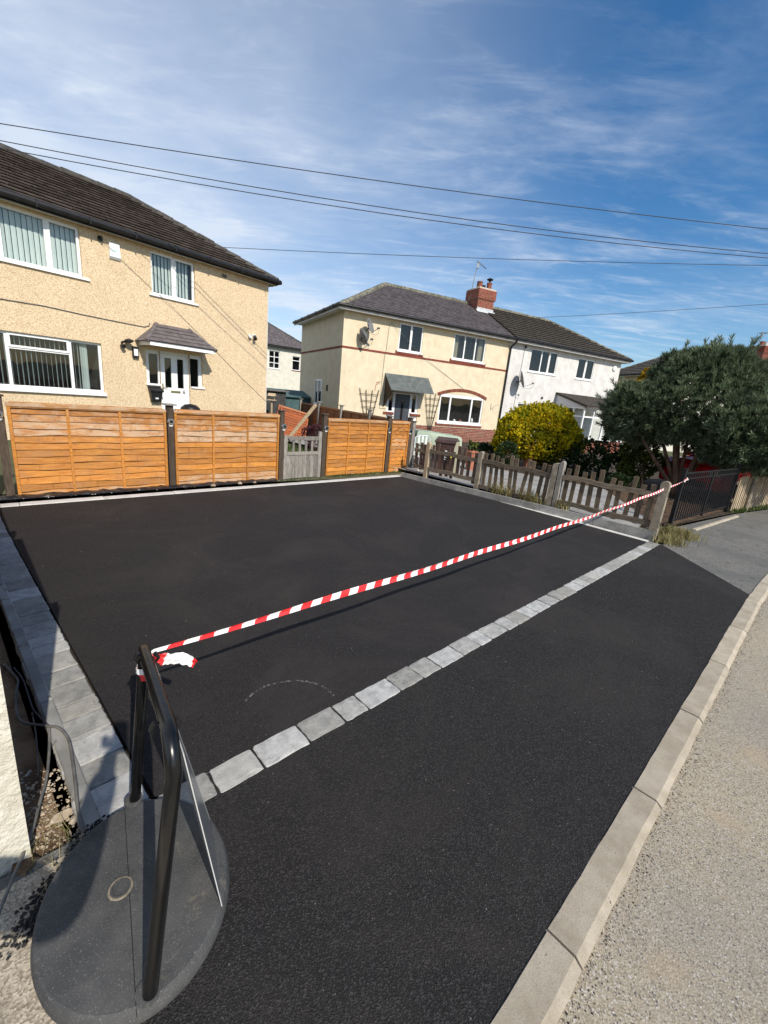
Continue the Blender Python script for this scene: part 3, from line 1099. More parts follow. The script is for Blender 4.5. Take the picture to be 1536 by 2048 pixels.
# black membrane and rubble under the panels
mb = MB()
n = 90
prev = None
for i in range(n + 1):
    u = -4.1 + 5.9 * i / n
    w1 = .035 + .03 * abs(math.sin(i * .9)) + random.uniform(0, .02)
    row = [(u, -.02, .035 + random.uniform(-.012, .012)), (u + random.uniform(-.01, .01), -.06 - w1 * .4, .030 + random.uniform(-.012, .012)), (u, -.10 - w1 * .6, .016 + random.uniform(0, .01)), (u, -.14 - w1 * .3, .006)]
    o_ = len(mb.v)
    mb.v += row
    if i:
        for k in range(3):
            mb.f.append((o_ - 4 + k, o_ + k, o_ + k + 1, o_ - 4 + k + 1))
            mb.m.append(0)
mem = mb.build('plastic_membrane', 'membrane', M=FM)
tag(mem, 'crumpled black plastic sheet under the orange fence panels', 'plastic sheet')
mb = MB()


def rock(mb, c, r_, rr, mi=0, flat=.7):
    ph = [(rr.uniform(.75, 1.2)) for _ in range(8)]
    vs_ = [(c[0] + r_ * ph[j] * math.cos(j * PI / 3), c[1] + r_ * ph[j] * math.sin(j * PI / 3), c[2]) for j in range(6)]
    vs_ += [(c[0] + r_ * .6 * ph[(j + 2) % 8] * math.cos(j * PI / 3 + .3), c[1] + r_ * .6 * ph[(j + 3) % 8] * math.sin(j * PI / 3 + .3), c[2] + r_ * flat * rr.uniform(.7, 1.1)) for j in range(6)]
    fs = [(j, (j + 1) % 6, 6 + (j + 1) % 6, 6 + j) for j in range(6)] + [tuple(range(6, 12))]
    mb.add(vs_, fs, mi)


rr = random.Random(4)
for k in range(420):
    u = rr.uniform(-4, 5.4)
    rock(mb, (u, -.07 - rr.uniform(0, .10), .0), rr.choice((.004, .006, .010)), rr, 0 if rr.random() < .5 else 1)
mb.build('rubble', ['crumb', 'pebble'], M=FM, kind='stuff')
for u, y, r_, lab in ((.55, -.19, .042, 'pale stone on the edging, leftmost below the second orange panel'), (1.03, -.17, .045, 'pale flat stone on the edging under the middle of the second orange panel'),
                      (1.32, -.17, .035, 'pale stone on the edging nearest the grey gate')):
    mb = MB()
    rock(mb, (0, 0, 0), r_, rr, flat=.8)
    o = mb.build('stone', 'pebble')
    o.matrix_world = fm(u, y, .008)
    tag(o, lab, 'stone', 'loose pale stones in front of the orange fence')


# ------------------------------------------------------------------ boundary fence on the left
lf = empty('concrete_post')
lf.matrix_world = basis(PIER, E1, E2, Vector((0, 0, 1)))
tag(lf, 'rough white concrete fence post at the left edge of the picture', 'fence post', 'posts of the left boundary fence')
PH = 1.66


def left_post(e, cap=True):
    n = 14
    mb = MB()
    rr = random.Random(5)
    mb.cbox((-.14, 0, -.2), (0, .11, PH), .008)
    return mb.build('shaft', 'white_concrete', e)


left_post(lf)
for k in (1, 2, 3):
    e = empty('concrete_post')
    e.matrix_world = basis(PIER + E2 * 1.98 * k, E1, E2, Vector((0, 0, 1)))
    tag(e, 'white concrete post out of frame, number of bays back: ' + ('one', 'two', 'three')[k - 1], 'fence post', 'posts of the left boundary fence')
    left_post(e)
for k in range(3):
    M = basis(PIER + E2 * (1.98 * k + .115) + E1 * -.06, E2, -E1, Vector((0, 0, 1)))
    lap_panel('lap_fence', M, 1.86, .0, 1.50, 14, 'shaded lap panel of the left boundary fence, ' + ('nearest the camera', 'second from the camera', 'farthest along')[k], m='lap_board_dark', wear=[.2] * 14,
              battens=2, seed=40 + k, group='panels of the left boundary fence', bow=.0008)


# ------------------------------------------------------------------ picket fence on the right
PKM = line_frame(ED0 + n_out * .06, ED1 + n_out * .06)      # x runs away from the street
# make y point to the neighbour's side
PKM = basis(ED0 + n_out * .055, e_right, n_out, Vector((0, 0, 1)))


def pk(u, y=0.0, z=0.0):
    return PKM @ Matrix.Translation((u, y, z))


def conc_post(name, u, h, label, m='post_concrete', wd=.10, y=0.0, lean=0.0, base=.0, top='round', slots=False):
    e = empty(name)
    e.matrix_world = pk(u, y) @ Matrix.Rotation(lean, 4, 'Y')
    tag(e, label, 'fence post', 'posts of the picket fence')
    mb = MB()
    prof = [(-wd / 2, base), (wd / 2, base), (wd / 2, h - .035), (wd / 2 - .02, h - .008), (0, h), (-wd / 2 + .02, h - .008), (-wd / 2, h - .035)]
    vs_ = [(p[0], -.05, p[1]) for p in prof] + [(p[0], .05, p[1]) for p in prof]
    n = len(prof)
    mb.add(vs_, [tuple(range(n)), tuple(range(2 * n - 1, n - 1, -1))] + [(i, n + i, n + (i + 1) % n, (i + 1) % n) for i in range(n)])
    mb.build('shaft', m, e)
    if slots:
        for z in (.19, .68):
            MB().box((-wd / 2 - .003, -.016, z), (-wd / 2 + .002, .016, z + .10)).build('mortise', 'print_black', e)
    return e


conc_post('concrete_post', .045, .925, 'thick concrete end post with mortise slots nearest the pavement', slots=True, wd=.115)
conc_post('concrete_post', 1.765, .90, 'round topped concrete post in the middle of the picket fence', wd=.10)
conc_post('timber_post', 1.655, .955, 'square timber post beside the middle concrete post', m='wood_grey', wd=.075)
conc_post('concrete_post', 3.36, .86, 'pale concrete post near the brown bin', wd=.095)
conc_post('concrete_post', 4.78, .85, 'pale concrete post next to the orange corner panel', wd=.095, m='pale_wood')


def picket_bay(u0, u1, n, h, zr1, zr0, label, m, seed, z0=.17, tilt=.03, rail_h=.085, sink=.0):
    rr = random.Random(seed)
    e = empty('picket_fence')
    e.matrix_world = pk(u0)
    tag(e, label, 'picket fence', 'bays of the low picket fence')
    L = u1 - u0
    for nm, z in (('top_rail', zr1), ('bottom_rail', zr0)):
        mb = MB()
        k = 8
        vs_ = []
        for i in range(k + 1):
            x = L * i / k
            dz = .012 * math.sin(i * 1.3 + seed) + sink * math.sin(PI * i / k)
            hh = rail_h * rr.uniform(.85, 1.05) / 2
            vs_ += [(x, -.035, z - hh - dz), (x, .0, z - hh - dz), (x, .0, z + hh - dz), (x, -.035, z + hh - dz)]
        fs = [(i * 4 + j, i * 4 + (j + 1) % 4, i * 4 + 4 + (j + 1) % 4, i * 4 + 4 + j) for i in range(k) for j in range(4)] + [(3, 2, 1, 0), (k * 4, k * 4 + 1, k * 4 + 2, k * 4 + 3)]
        mb.add(vs_, fs).build(nm, 'rail_wood', e)
    for i in range(n):
        x = L * (i + .55) / n + rr.uniform(-.02, .02)
        hh = h + rr.uniform(-.05, .04)
        wd = rr.uniform(.066, .078)
        mb = MB().cbox((-wd / 2, .001, 0), (wd / 2, .021, hh - z0), .004)
        o = mb.build('picket', m, e)
        o.matrix_local = Matrix.Translation((x, 0, z0 + rr.uniform(-.03, .05))) @ Matrix.Rotation(rr.gauss(0, tilt), 4, 'Y') @ Matrix.Rotation(rr.gauss(0, .02), 4, 'Z')
    return e


picket_bay(.11, 1.61, 10, .85, .685, .225, 'grey picket bay nearest the pavement, ten pickets behind straight rails', 'picket_wood', 3, tilt=.025)
picket_bay(1.82, 3.30, 10, .83, .67, .14, 'broken looking middle picket bay with leaning pickets and tufts of grass', 'picket_wood', 8, tilt=.075, z0=.12)
picket_bay(3.41, 4.73, 9, .80, .66, .25, 'brownish picket bay in front of the brown bin', 'picket_red', 5, tilt=.03)
picket_bay(4.83, 5.2, 3, .78, .62, .25, 'short dark picket bay beside the orange fence', 'picket_red', 6, tilt=.02)

# ------------------------------------------------------------------ black metal gates
GB0, GB1 = Vector((5.045, 7.269, 0)), Vector((7.60, 9.30, 0))
GM = line_frame(GB0, GB1)
GL = (GB1 - GB0).length


def metal_post(u, h, label):
    e = empty('gate_post')
    e.matrix_world = GM @ Matrix.Translation((u, 0, 0))
    tag(e, label, 'gate post', 'posts of the black metal gates')
    MB().cbox((-.03, -.03, -.1), (.03, .03, h), .003).build('shaft', 'iron_black', e)
    MB().cbox((-.036, -.036, h), (.036, .036, h + .02), .006).build('cap', 'iron_black', e)


metal_post(.02, 1.04, 'black metal gate post the barrier tape is tied to')
metal_post(GL - .02, 1.10, 'black metal gate post next to the brown paling fence')


def metal_gate(u0, u1, label, n):
    e = empty('metal_gate')
    e.matrix_world = GM @ Matrix.Translation((u0, 0, 0))
    tag(e, label, 'gate', 'black metal double gates')
    L = u1 - u0
    for z in (.12, .86, .96):
        MB().box((0, -.008, z), (L, .008, z + .025)).build('rail', 'iron_black', e)
    for x in (0, L - .03):
        MB().box((x, -.0145, .06), (x + .03, .0145, .99)).build('stile', 'iron_black', e)
    me = MB().box((-.012, -.008, .13), (.012, .008, .97)).mesh('bar', 'iron_black')
    for k in range(n):
        o = ob('bar', me, e)
        o.location = (.03 + (L - .06) * (k + 1) / (n + 1), 0, 0)
    return e


metal_gate(.065, GL / 2 - .006, 'black railing gate leaf nearest the picket fence', 12)
metal_gate(GL / 2 + .006, GL - .065, 'black railing gate leaf farther along the pavement', 12)
sheet('gateway_soil', [GB0 + Vector((.0, .02, 0)), GB1 + Vector((0, .02, 0)), GB1 + Vector((-2.5, 3, 0)), GB0 + Vector((-2.5, 3, 0))], .02, 'leaf_litter')
MB().cbox((.35, -.32, -.05), (GL - .3, -.25, .02), .01).build('edging_stone', 'kerb_concrete', M=GM, kind='structure')

# brown paling fence beyond the gates
PL0, PL1 = GB1 + Vector((.08, .02, 0)), Vector((9.9, 10.75, 0))
for bay in range(4):
    d = (PL1 - PL0).normalized()
    a = PL0 + d * (1.82 * bay)
    e = empty('paling_fence')
    e.matrix_world = line_frame(a, a + d)
    tag(e, ('pale brown paling fence bay right after the black gates', 'pale brown paling fence bay at the right edge of the picture', 'paling fence bay, third from the black gates', 'paling fence bay, fourth from the black gates')[bay],
        'paling fence', 'bays of the paling fence')
    rr = random.Random(bay + 90)
    for k in range(17):
        hh = .80 + rr.uniform(-.03, .03)
        o = MB().cbox((-.028, -.02, .02), (.028, .0, hh), .006).build('pale', 'pale_wood', e)
        o.matrix_local = Matrix.Translation((.06 + k * .105, 0, 0)) @ Matrix.Rotation(rr.gauss(0, .02), 4, 'Y')
    for z in (.22, .62):
        MB().box((0, .001, z), (1.82, .04, z + .07)).build('rail', 'rail_wood', e)
    e = empty('concrete_post')
    e.matrix_world = line_frame(a + d * .75, a + d * 1.75)
    tag(e, ('bent topped concrete post in the paling fence near the black gates', 'concrete post in the paling fence by the right picture edge', 'concrete post of the third paling bay', 'concrete post of the fourth paling bay')[bay], 'fence post', 'posts of the paling fence')
    MB().tube([(0, -.06, -.05), (0, -.06, .55), (.01, -.06, .80), (-.01, -.06, .93), (-.06, -.06, .97)], .045, 7).build('shaft', 'post_concrete', e)

# ================================================================== HOUSES
def house(name, azd, px, py, dist, label):
    d = ray(px, py)
    k = dist / math.hypot(d.x, d.y)
    e = empty(name, (d.x * k, d.y * k, 0), R(90 - azd))
    return tag(e, label, 'house')


def wall(parent, name, m, M, L, z0, z1, holes=(), reveal=.12, thick=None, arch=None):
    """wall face at y=0 of M, x along 0..L; holes (x0,x1,z0,z1) get reveals going to +y"""
    xs = sorted({0.0, L, *[h[0] for h in holes], *[h[1] for h in holes]})
    zs = sorted({z0, z1, *[h[2] for h in holes], *[h[3] for h in holes]})
    mb = MB()
    for i in range(len(xs) - 1):
        for j in range(len(zs) - 1):
            cx, cz = (xs[i] + xs[i + 1]) / 2, (zs[j] + zs[j + 1]) / 2
            if any(h[0] < cx < h[1] and h[2] < cz < h[3] for h in holes):
                continue
            mb.quad((xs[i], 0, zs[j]), (xs[i + 1], 0, zs[j]), (xs[i + 1], 0, zs[j + 1]), (xs[i], 0, zs[j + 1]))
    r_ = reveal
    for a, b, c, d in holes:
        mb.quad((a, 0, c), (a, r_, c), (a, r_, d), (a, 0, d))
        mb.quad((b, 0, d), (b, r_, d), (b, r_, c), (b, 0, c))
        mb.quad((a, 0, d), (a, r_, d), (b, r_, d), (b, 0, d))
        mb.quad((a, 0, c), (b, 0, c), (b, r_, c), (a, r_, c))
    return mb.build(name, m, parent, M=M)


BLIND = {}


def window(parent, M, x0, x1, z0, z1, mull=(), trans=(), y=.07, fr=.055, sill=.04, sill_over=.05, blinds=None, casements=(), name='window', room='room_dark', sill_m='upvc', curtain=False, sill_h=.05, arch=0.0):
    """M: wall frame (x right, y inward). mull: x of mullions; trans: (xa,xb,z)"""
    f = .05
    mb = MB()
    mb.cbox((x0, y, z0), (x0 + fr, y + f, z1), .004)
    mb.cbox((x1 - fr, y, z0), (x1, y + f, z1), .004)
    mb.box((x0 + fr, y + .001, z0), (x1 - fr, y + f - .001, z0 + fr))
    mb.box((x0 + fr, y + .001, z1 - fr), (x1 - fr, y + f - .001, z1))
    for x in mull:
        mb.box((x - fr * .55, y - .003, z0 + fr), (x + fr * .55, y + f - .002, z1 - fr))
    for a, b, z in trans:
        mb.box((a, y + .0015, z - fr * .5), (b, y + f - .003, z + fr * .5))
    wobj = mb.build(name, 'upvc', parent, M=M)
    for a, b, c, d in casements:
        q = MB()
        w_ = .045
        q.cbox((a, y - .022, c), (a + w_, y + .02, d), .003)
        q.cbox((b - w_, y - .022, c), (b, y + .02, d), .003)
        q.box((a + w_, y - .021, c), (b - w_, y + .019, c + w_))
        q.box((a + w_, y - .021, d - w_), (b - w_, y + .019, d))
        q.build('casement', 'upvc', wobj)
    MB().quad((x0 + fr * .5, y + .028, z0 + fr * .5), (x1 - fr * .5, y + .028, z0 + fr * .5), (x1 - fr * .5, y + .028, z1 - fr * .5), (x0 + fr * .5, y + .028, z1 - fr * .5)).build('pane', 'glass', wobj)
    if sill:
        MB().cbox((x0 - sill_over, -sill, z0 - sill_h), (x1 + sill_over, y + .002, z0 - .001), .006).build('sill', sill_m, wobj)
    dp = 1.3
    mb = MB()
    a, b, c, d, e, g = x0 + .004, x1 - .004, z0 + .004, z1 - .004, y + .16, y + dp
    mb.quad((a, g, c), (b, g, c), (b, g, d), (a, g, d))
    mb.quad((a, e - .12, c), (a, g, c), (a, g, d), (a, e - .12, d))
    mb.quad((b, e - .12, c), (b, g, c), (b, g, d), (b, e - .12, d))
    mb.quad((a, e - .12, c), (b, e - .12, c), (b, g, c), (a, g, c))
    mb.quad((a, e - .12, d), (b, e - .12, d), (b, g, d), (a, g, d))
    mb.build('room', room, wobj)
    if blinds:
        pitch, ang, mm = blinds[:3]
        rg = blinds[3] if len(blinds) > 3 else (x0 + fr, x1 - fr)
        h = z1 - z0 - .1
        key = (round(h, 3), mm)
        if key not in BLIND:
            q = MB()
            vs_ = [(-.044, 0, 0), (0, -.006, 0), (.044, 0, 0), (-.044, 0, h), (0, -.006, h), (.044, 0, h)]
            BLIND[key] = q.add(vs_, [(0, 1, 4, 3), (1, 2, 5, 4)]).mesh('blind_slat', mm)
        x = rg[0] + .045
        while x < rg[1] - .03:
            o = ob('blind_slat', BLIND[key], wobj)
            o.location = (x, y + .11, z0 + .05)
            o.rotation_euler = (0, 0, R(ang + random.uniform(-4, 4)))
            x += pitch
    if curtain:
        for s0, s1 in ((x0 + .05, x0 + .05 + (x1 - x0) * .16), (x1 - .05 - (x1 - x0) * .16, x1 - .05)):
            q = MB()
            n = 14
            vs_ = []
            for i in range(n + 1):
                xx = s0 + (s1 - s0) * i / n
                vs_ += [(xx, y + .13 + .02 * math.sin(i * 1.7), z0 + .03), (xx, y + .13 + .02 * math.sin(i * 1.7), z1 - .03)]
            q.add(vs_, [(2 * i, 2 * i + 2, 2 * i + 3, 2 * i + 1) for i in range(n)]).build('curtain', 'curtain', wobj, smooth=True)
    return wobj


def tile_slope(parent, name, m, O, S, T, N, poly, wd, gauge, thick, n_obj=0, stagger=True, seed=1, lift=.02, world_M=None, jit=.003):
    """O origin, S along eaves, T up the slope, N outward normal; poly ccw in (s,t)"""
    rr = random.Random(seed)
    hp = poly_halfplanes(poly)
    s0, s1 = min(p[0] for p in poly), max(p[0] for p in poly)
    t1 = max(p[1] for p in poly)
    rows = int(math.ceil(t1 / gauge))
    full, part = [], []
    gap = .004
    for r_ in range(rows):
        t = r_ * gauge
        off = (wd / 2 if (stagger and r_ % 2) else 0)
        k = 0
        s = s0 - off
        while s < s1:
            rect = [(s + gap, t), (s + wd - gap, t), (s + wd - gap, t + gauge * 1.12), (s + gap, t + gauge * 1.12)]
            c = rect
            for h in hp:
                c = clip_poly(c, *h)
                if len(c) < 3:
                    break
            if len(c) >= 3:
                ar = abs(sum(c[i][0] * c[(i + 1) % len(c)][1] - c[(i + 1) % len(c)][0] * c[i][1] for i in range(len(c)))) / 2
                fr_ = ar / ((wd - 2 * gap) * gauge * 1.12)
                if fr_ > .85 and len(c) == 4:
                    full.append((s, t))
                elif fr_ > .04:
                    part.append((c, t))
            s += wd
    B = basis(O, S, T, N)
    tilt = math.atan2(lift, gauge)

    def tile_pts(c, t):
        n = len(c)
        bot = [(p[0], p[1], lift * (1 - (p[1] - t) / gauge)) for p in c]
        top = [(p[0], p[1], lift * (1 - (p[1] - t) / gauge) + thick) for p in c]
        return bot + top, [tuple(range(n, 2 * n))] + [(i, (i + 1) % n, n + (i + 1) % n, n + i) for i in range(n)]
    proto_c = [(gap, 0), (wd - gap, 0), (wd - gap, gauge * 1.12), (gap, gauge * 1.12)]
    pv_, pf_ = tile_pts(proto_c, 0)
    order = list(range(len(full)))
    if n_obj and world_M is not None:
        def dist(i):
            s, t = full[i]
            p = world_M @ (B @ Vector((s, t, 0)))
            vis = (p - Vector((0, 0, CAMH)))
            cz = vis.dot(_f)
            if cz <= 0 or abs(vis.dot(CR) / cz * FPX) > 768:
                return 1e6 + vis.length
            return vis.length
        order.sort(key=dist)
    me = MB().add(pv_, pf_).mesh(name, m)
    for i in order[:n_obj]:
        s, t = full[i]
        o = ob(name, me, parent)
        o.matrix_local = B @ Matrix.Translation((s + rr.uniform(-jit, jit), t + rr.uniform(-jit, jit), rr.uniform(0, jit))) @ Matrix.Rotation(rr.uniform(-.008, .008), 4, 'X')
    mb = MB()
    for i in order[n_obj:]:
        s, t = full[i]
        dx, dz = rr.uniform(-jit, jit), rr.uniform(0, jit)
        mb.add([(B @ Vector((p[0] + s + dx, p[1] + t + dx, p[2] + dz))) for p in pv_], pf_)
    for c, t in part:
        pv, pf = tile_pts(c, t)
        mb.add([B @ Vector(p) for p in pv], pf)
    if mb.v:
        mb.build(name, m, parent, kind='stuff' if n_obj == 0 or True else None)


def ridge_run(parent, name, m, A, B, up, r_=.11, L=.42, seed=1):
    rr = random.Random(seed)
    A, B = Vector(A), Vector(B)
    d = (B - A)
    n = max(1, int(round(d.length / L)))
    dn = d.normalized()
    side = dn.cross(up).normalized()
    upn = side.cross(dn).normalized()
    l = d.length / n
    mb = MB()
    k = 6
    vs_ = []
    for x, sc_ in ((0, 1.06), (l * 1.04, .94)):
        for j in range(k + 1):
            a = PI * j / k
            vs_.append((x, math.cos(a) * r_ * 1.15 * sc_, (math.sin(a) * r_ * .75 if 0 < j < k else -.05) * sc_ - .03))
    fs = [(j, j + 1, k + 2 + j, k + 1 + j) for j in range(k)] + [tuple(range(k, -1, -1)), tuple(range(k + 1, 2 * k + 2))]
    me = mb.add(vs_, fs).mesh(name, m)
    for i in range(n):
        o = ob(name, me, parent)
        o.matrix_local = basis(A + dn * l * i, dn, side * -1, upn) @ Matrix.Translation((0, rr.uniform(-.008, .008), rr.uniform(-.006, .01))) @ Matrix.Rotation(rr.uniform(-.02, .02), 4, 'Y')


def hip_roof(parent, u0, u1, D, zE, zR, over, hipL, hipR, tile, m, rm, wd, gauge, thick, lift, nobj, sides=('front',), seed=1, under='roof_tile_brown', ridge_r=.11):
    U0, U1 = (u0 - over if hipL else u0), (u1 + over if hipR else u1)
    I0, I1 = -over, D + over
    half = (I1 - I0) / 2
    ra = Vector((U0 + half if hipL else U0, I0 + half, zR))
    rb = Vector((U1 - half if hipR else U1, I0 + half, zR))
    c = [Vector((U0, I0, zE)), Vector((U1, I0, zE)), Vector((U1, I1, zE)), Vector((U0, I1, zE))]
    mb = MB()
    mb.add(c + [ra, rb], [(0, 1, 5, 4), (2, 3, 4, 5), (3, 0, 4), (1, 2, 5)])
    roof = mb.build('roof', under, parent)
    wm = parent.matrix_basis
    h = zR - zE
    sl = math.hypot(half, h)
    W = U1 - U0
    T = Vector((0, half, h)).normalized()
    N = Vector((0, -h, half)).normalized()
    tl, tr = (half if hipL else 0), (W - half if hipR else W)
    if 'front' in sides:
        tile_slope(roof, tile, m, c[0], Vector((1, 0, 0)), T, N, [(0, -.05), (W, -.05), (tr, sl), (tl, sl)], wd, gauge, thick, nobj, seed=seed, lift=lift, world_M=wm)
    if 'left' in sides and hipL:
        tile_slope(roof, tile, m, c[3], Vector((0, -1, 0)), Vector((half, 0, h)).normalized(), Vector((-h, 0, half)).normalized(), [(0, -.05), (2 * half, -.05), (half, sl)], wd, gauge, thick, 0, seed=seed + 1, lift=lift)
    if 'right' in sides and hipR:
        tile_slope(roof, tile, m, c[1], Vector((0, 1, 0)), Vector((-half, 0, h)).normalized(), Vector((h, 0, half)).normalized(), [(0, -.05), (2 * half, -.05), (half, sl)], wd, gauge, thick, 0, seed=seed + 2, lift=lift)
    upv = Vector((0, 0, 1))
    lz = Vector((0, 0, lift + thick))
    ridge_run(roof, 'ridge_tile', rm, ra + lz, rb + lz, upv, ridge_r, seed=seed)
    if hipL:
        ridge_run(roof, 'hip_tile', rm, c[0] + lz * .6, ra + lz, upv, ridge_r, seed=seed + 3)
        if 'left' in sides:
            ridge_run(roof, 'hip_tile', rm, c[3] + lz * .6, ra + lz, upv, ridge_r, seed=seed + 4)
    if hipR:
        ridge_run(roof, 'hip_tile', rm, c[1] + lz * .6, rb + lz, upv, ridge_r, seed=seed + 5)
    return roof, dict(U0=U0, U1=U1, I0=I0, I1=I1, half=half, ra=ra, rb=rb, slope=h / half)


def gutter(parent, pts, brk=.9, r_=.058, m='black_plastic'):
    """half round gutter along pts (local)"""
    mb = MB()
    for a, b in zip(pts, pts[1:]):
        a, b = Vector(a), Vector(b)
        mb.tube([a, b], r_, 10)
    g = mb.build('gutter', m, parent)
    me = MB().box((-.012, -r_ - .006, -r_ - .008), (.012, r_ + .004, r_ + .004)).mesh('bracket', m)
    for a, b in zip(pts, pts[1:]):
        a, b = Vector(a), Vector(b)
        n = int((b - a).length / brk)
        d = (b - a).normalized()
        for i in range(n):
            o = ob('bracket', me, g)
            p = a + (b - a) * ((i + .5) / n)
            o.matrix_local = basis(p, d, Vector((-d.y, d.x, 0)), Vector((0, 0, 1)))
    return g


def eaves(parent, u0, u1, D, zW, zE, over, hipL, hipR, m, gut=True, front_only=False):
    """soffit + fascia boards"""
    mb = MB()
    a, b = (u0 - over + .03 if hipL else u0), (u1 + over - .03 if hipR else u1)
    mb.box((a, -over + .03, zW - .0), (b, -.001, zW + .02))
    mb.box((a, -over + .012, zW - .02), (b, -over + .0295, zE + .02))
    if hipL:
        mb.box((u0 - over + .03, 0, zW), (u0 - .001, D, zW + .02))
        mb.box((u0 - over + .012, -over + .012, zW - .021), (u0 - over + .0295, D + over, zE + .019))
    if hipR:
        mb.box((u1 + .001, 0, zW), (u1 + over - .03, D, zW + .02))
        mb.box((u1 + over - .0295, -over + .012, zW - .021), (u1 + over - .012, D + over, zE + .019))
    return mb.build('eaves_board', m, parent)


def bricks(mb, M, L, z0, courses, ch=.075, bl=.225, proud=.006, head=False, rr=random.Random(2), x_off=0.0):
    """running bond of separate bricks with open joints on a face (y=0, outward -y)"""
    j = .014
    for c in range(courses):
        x = x_off - (bl / 2 if c % 2 else 0)
        while x < L:
            a, b = max(0, x + j / 2), min(L, x + bl - j / 2)
            if b - a > .03:
                p = proud + rr.uniform(-.002, .002)
                mb.cbox((a, -p, z0 + c * ch + j / 2), (b, .03, z0 + (c + 1) * ch - j / 2), .002, rr.choice((0, 0, 1)), M)
            x += bl
    return mb


I4 = Matrix.Identity(4)

# ------------------------------------------------------------------ house 1 (tan pebbledash)
h1 = house('pebbledash_house', 38, 534, 700, 15.6, 'tan pebbledash house on the left with white plastic windows and brown tiled roof')
A0 = -13.0
M1 = Matrix.Translation((A0, 0, 0))


def L1(u):
    return u - A0


W1 = (L1(-7.32), L1(-5.17), 3.78, 4.835)
W2 = (L1(-3.62), L1(-2.44), 3.79, 4.825)
W3 = (L1(-7.82), L1(-4.90), 1.17, 2.36)
D1 = (L1(-3.86), L1(-2.27), .28, 2.385)
D1H = [(L1(-3.86), L1(-3.49), 1.46, 2.385), (L1(-3.49), L1(-2.66), .28, 2.385), (L1(-2.66), L1(-2.27), 1.46, 2.385)]
wall(h1, 'wall', 'pebbledash', M1, 13.0, -.05, 4.88, [W1, W2, W3] + D1H, reveal=.14)
wall(h1, 'wall', 'pebbledash', Matrix.Translation((0, 0, 0)) @ Matrix.Rotation(R(90), 4, 'Z'), 5.8, -.05, 4.88)
wall(h1, 'wall', 'pebbledash', Matrix.Translation((0, 5.8, 0)) @ Matrix.Rotation(R(180), 4, 'Z'), 13.0, -.05, 4.88)
wall(h1, 'wall', 'pebbledash', Matrix.Translation((A0, 5.8, 0)) @ Matrix.Rotation(R(-90), 4, 'Z'), 5.8, -.05, 4.88)
# corner bead, pale
MB().box((-.012, -.006, -.05), (.008, .012, 4.86)).build('corner_bead', 'white_render', h1)
roof1, ri = hip_roof(h1, A0, 0, 5.8, 4.99, 6.72, .22, True, True, 'roof_tile', 'roof_tile_brown', 'ridge_dark', .30, .245, .026, .048, 300, seed=21)
eaves(h1, A0, 0, 5.8, 4.88, 4.955, .22, True, True, 'fascia_cream')
gutter(h1, [(A0 - .24, -.28, 4.965), (.27, -.28, 4.965), (.27, 6.0, 4.965)], .95, .065)
MB().box((A0 - .2, -.214, 4.87), (.21, -.2095, 5.0)).build('gutter_board', 'black_plastic', h1)
fx = .055
w = window(h1, M1, *W1, mull=(L1(-6.60), L1(-5.80)), casements=((L1(-7.30), L1(-6.63), 3.80, 4.81), (L1(-5.77), L1(-5.19), 3.80, 4.81)), blinds=(.098, 8, 'blind'), sill=.05, sill_over=.12)
w = window(h1, M1, *W2, mull=(L1(-3.03),), casements=((L1(-3.0), L1(-2.46), 3.81, 4.80),), blinds=(.092, 22, 'blind'), sill=.05, sill_over=.08)
w = window(h1, M1, *W3, mull=(L1(-6.72), L1(-5.55)), trans=((L1(-6.69), L1(-5.58), 2.03),), casements=((L1(-6.70), L1(-5.57), 2.04, 2.335),), blinds=(.092, 66, 'blind_dark', (L1(-7.8), L1(-5.5))), sill=.07, sill_over=.02, sill_h=.08)
for k in range(6):
    o = ob('blind_slat', list(BLIND.values())[-1], w)
    o.location = (L1(-5.45) + k * (.05 if k > 2 else .085), .18, 1.22)
    o.rotation_euler = (0, 0, R(68 - k * 8))
# door set
dx0, dx1, dz0, dz1 = D1
dr = empty('front_door', (dx0, 0, 0), parent=h1)
dr.location = (dx0 + A0, .06, 0)
DW = dx1 - dx0
mb = MB()
for a, b, zb_ in ((0, .05, 1.46), (.375, .405, dz0), (1.165, 1.195, dz0), (DW - .05, DW, 1.46)):
    mb.box((a, 0, zb_), (b, .06, dz1))
for a, b in ((.05, .375), (.405, 1.165), (1.195, DW - .05)):
    mb.box((a, .001, dz1 - .055), (b, .059, dz1))
mb.box((.405, .0, dz0), (1.165, .05, dz0 + .04))
mb.build('door_frame', 'upvc', dr)
for a, b in ((0, .345), (1.225, DW)):
    MB().cbox((a - .03 if a == 0 else a, -.10, 1.452), (b if a == 0 else b + .05, -.001, 1.50), .005).build('sill', 'upvc', dr)
mb = MB()
lx0, lx1 = .41, 1.16
strips = ((lx0 + .11, lx0 + .29), (lx0 + .46, lx0 + .64))
zs0, zs1 = 1.42, 2.22
lf_ = dz0 + .045
mb.box((lx0, .012, lf_), (strips[0][0], .05, dz1 - .06))
mb.box((strips[0][1], .012, lf_), (strips[1][0], .05, dz1 - .06))
mb.box((strips[1][1], .012, lf_), (lx1, .05, dz1 - .06))
for a, b in strips:
    mb.box((a, .0125, lf_), (b, .0495, zs0))
    mb.box((a, .0125, zs1), (b, .0495, dz1 - .0605))
mb.cbox((0, 0, 0), (.26, .25, .004), .003, 0, basis(Vector((lx0 + .08, .012, .45)), Vector((1, 0, 0)), Vector((0, 0, 1)), Vector((0, -1, 0))) @ Matrix.Scale(1.0, 4))
mb.cbox((0, 0, 0), (.26, .25, .004), .003, 0, basis(Vector((lx0 + .42, .012, .45)), Vector((1, 0, 0)), Vector((0, 0, 1)), Vector((0, -1, 0))))
leaf = mb.build('door', 'upvc', dr)
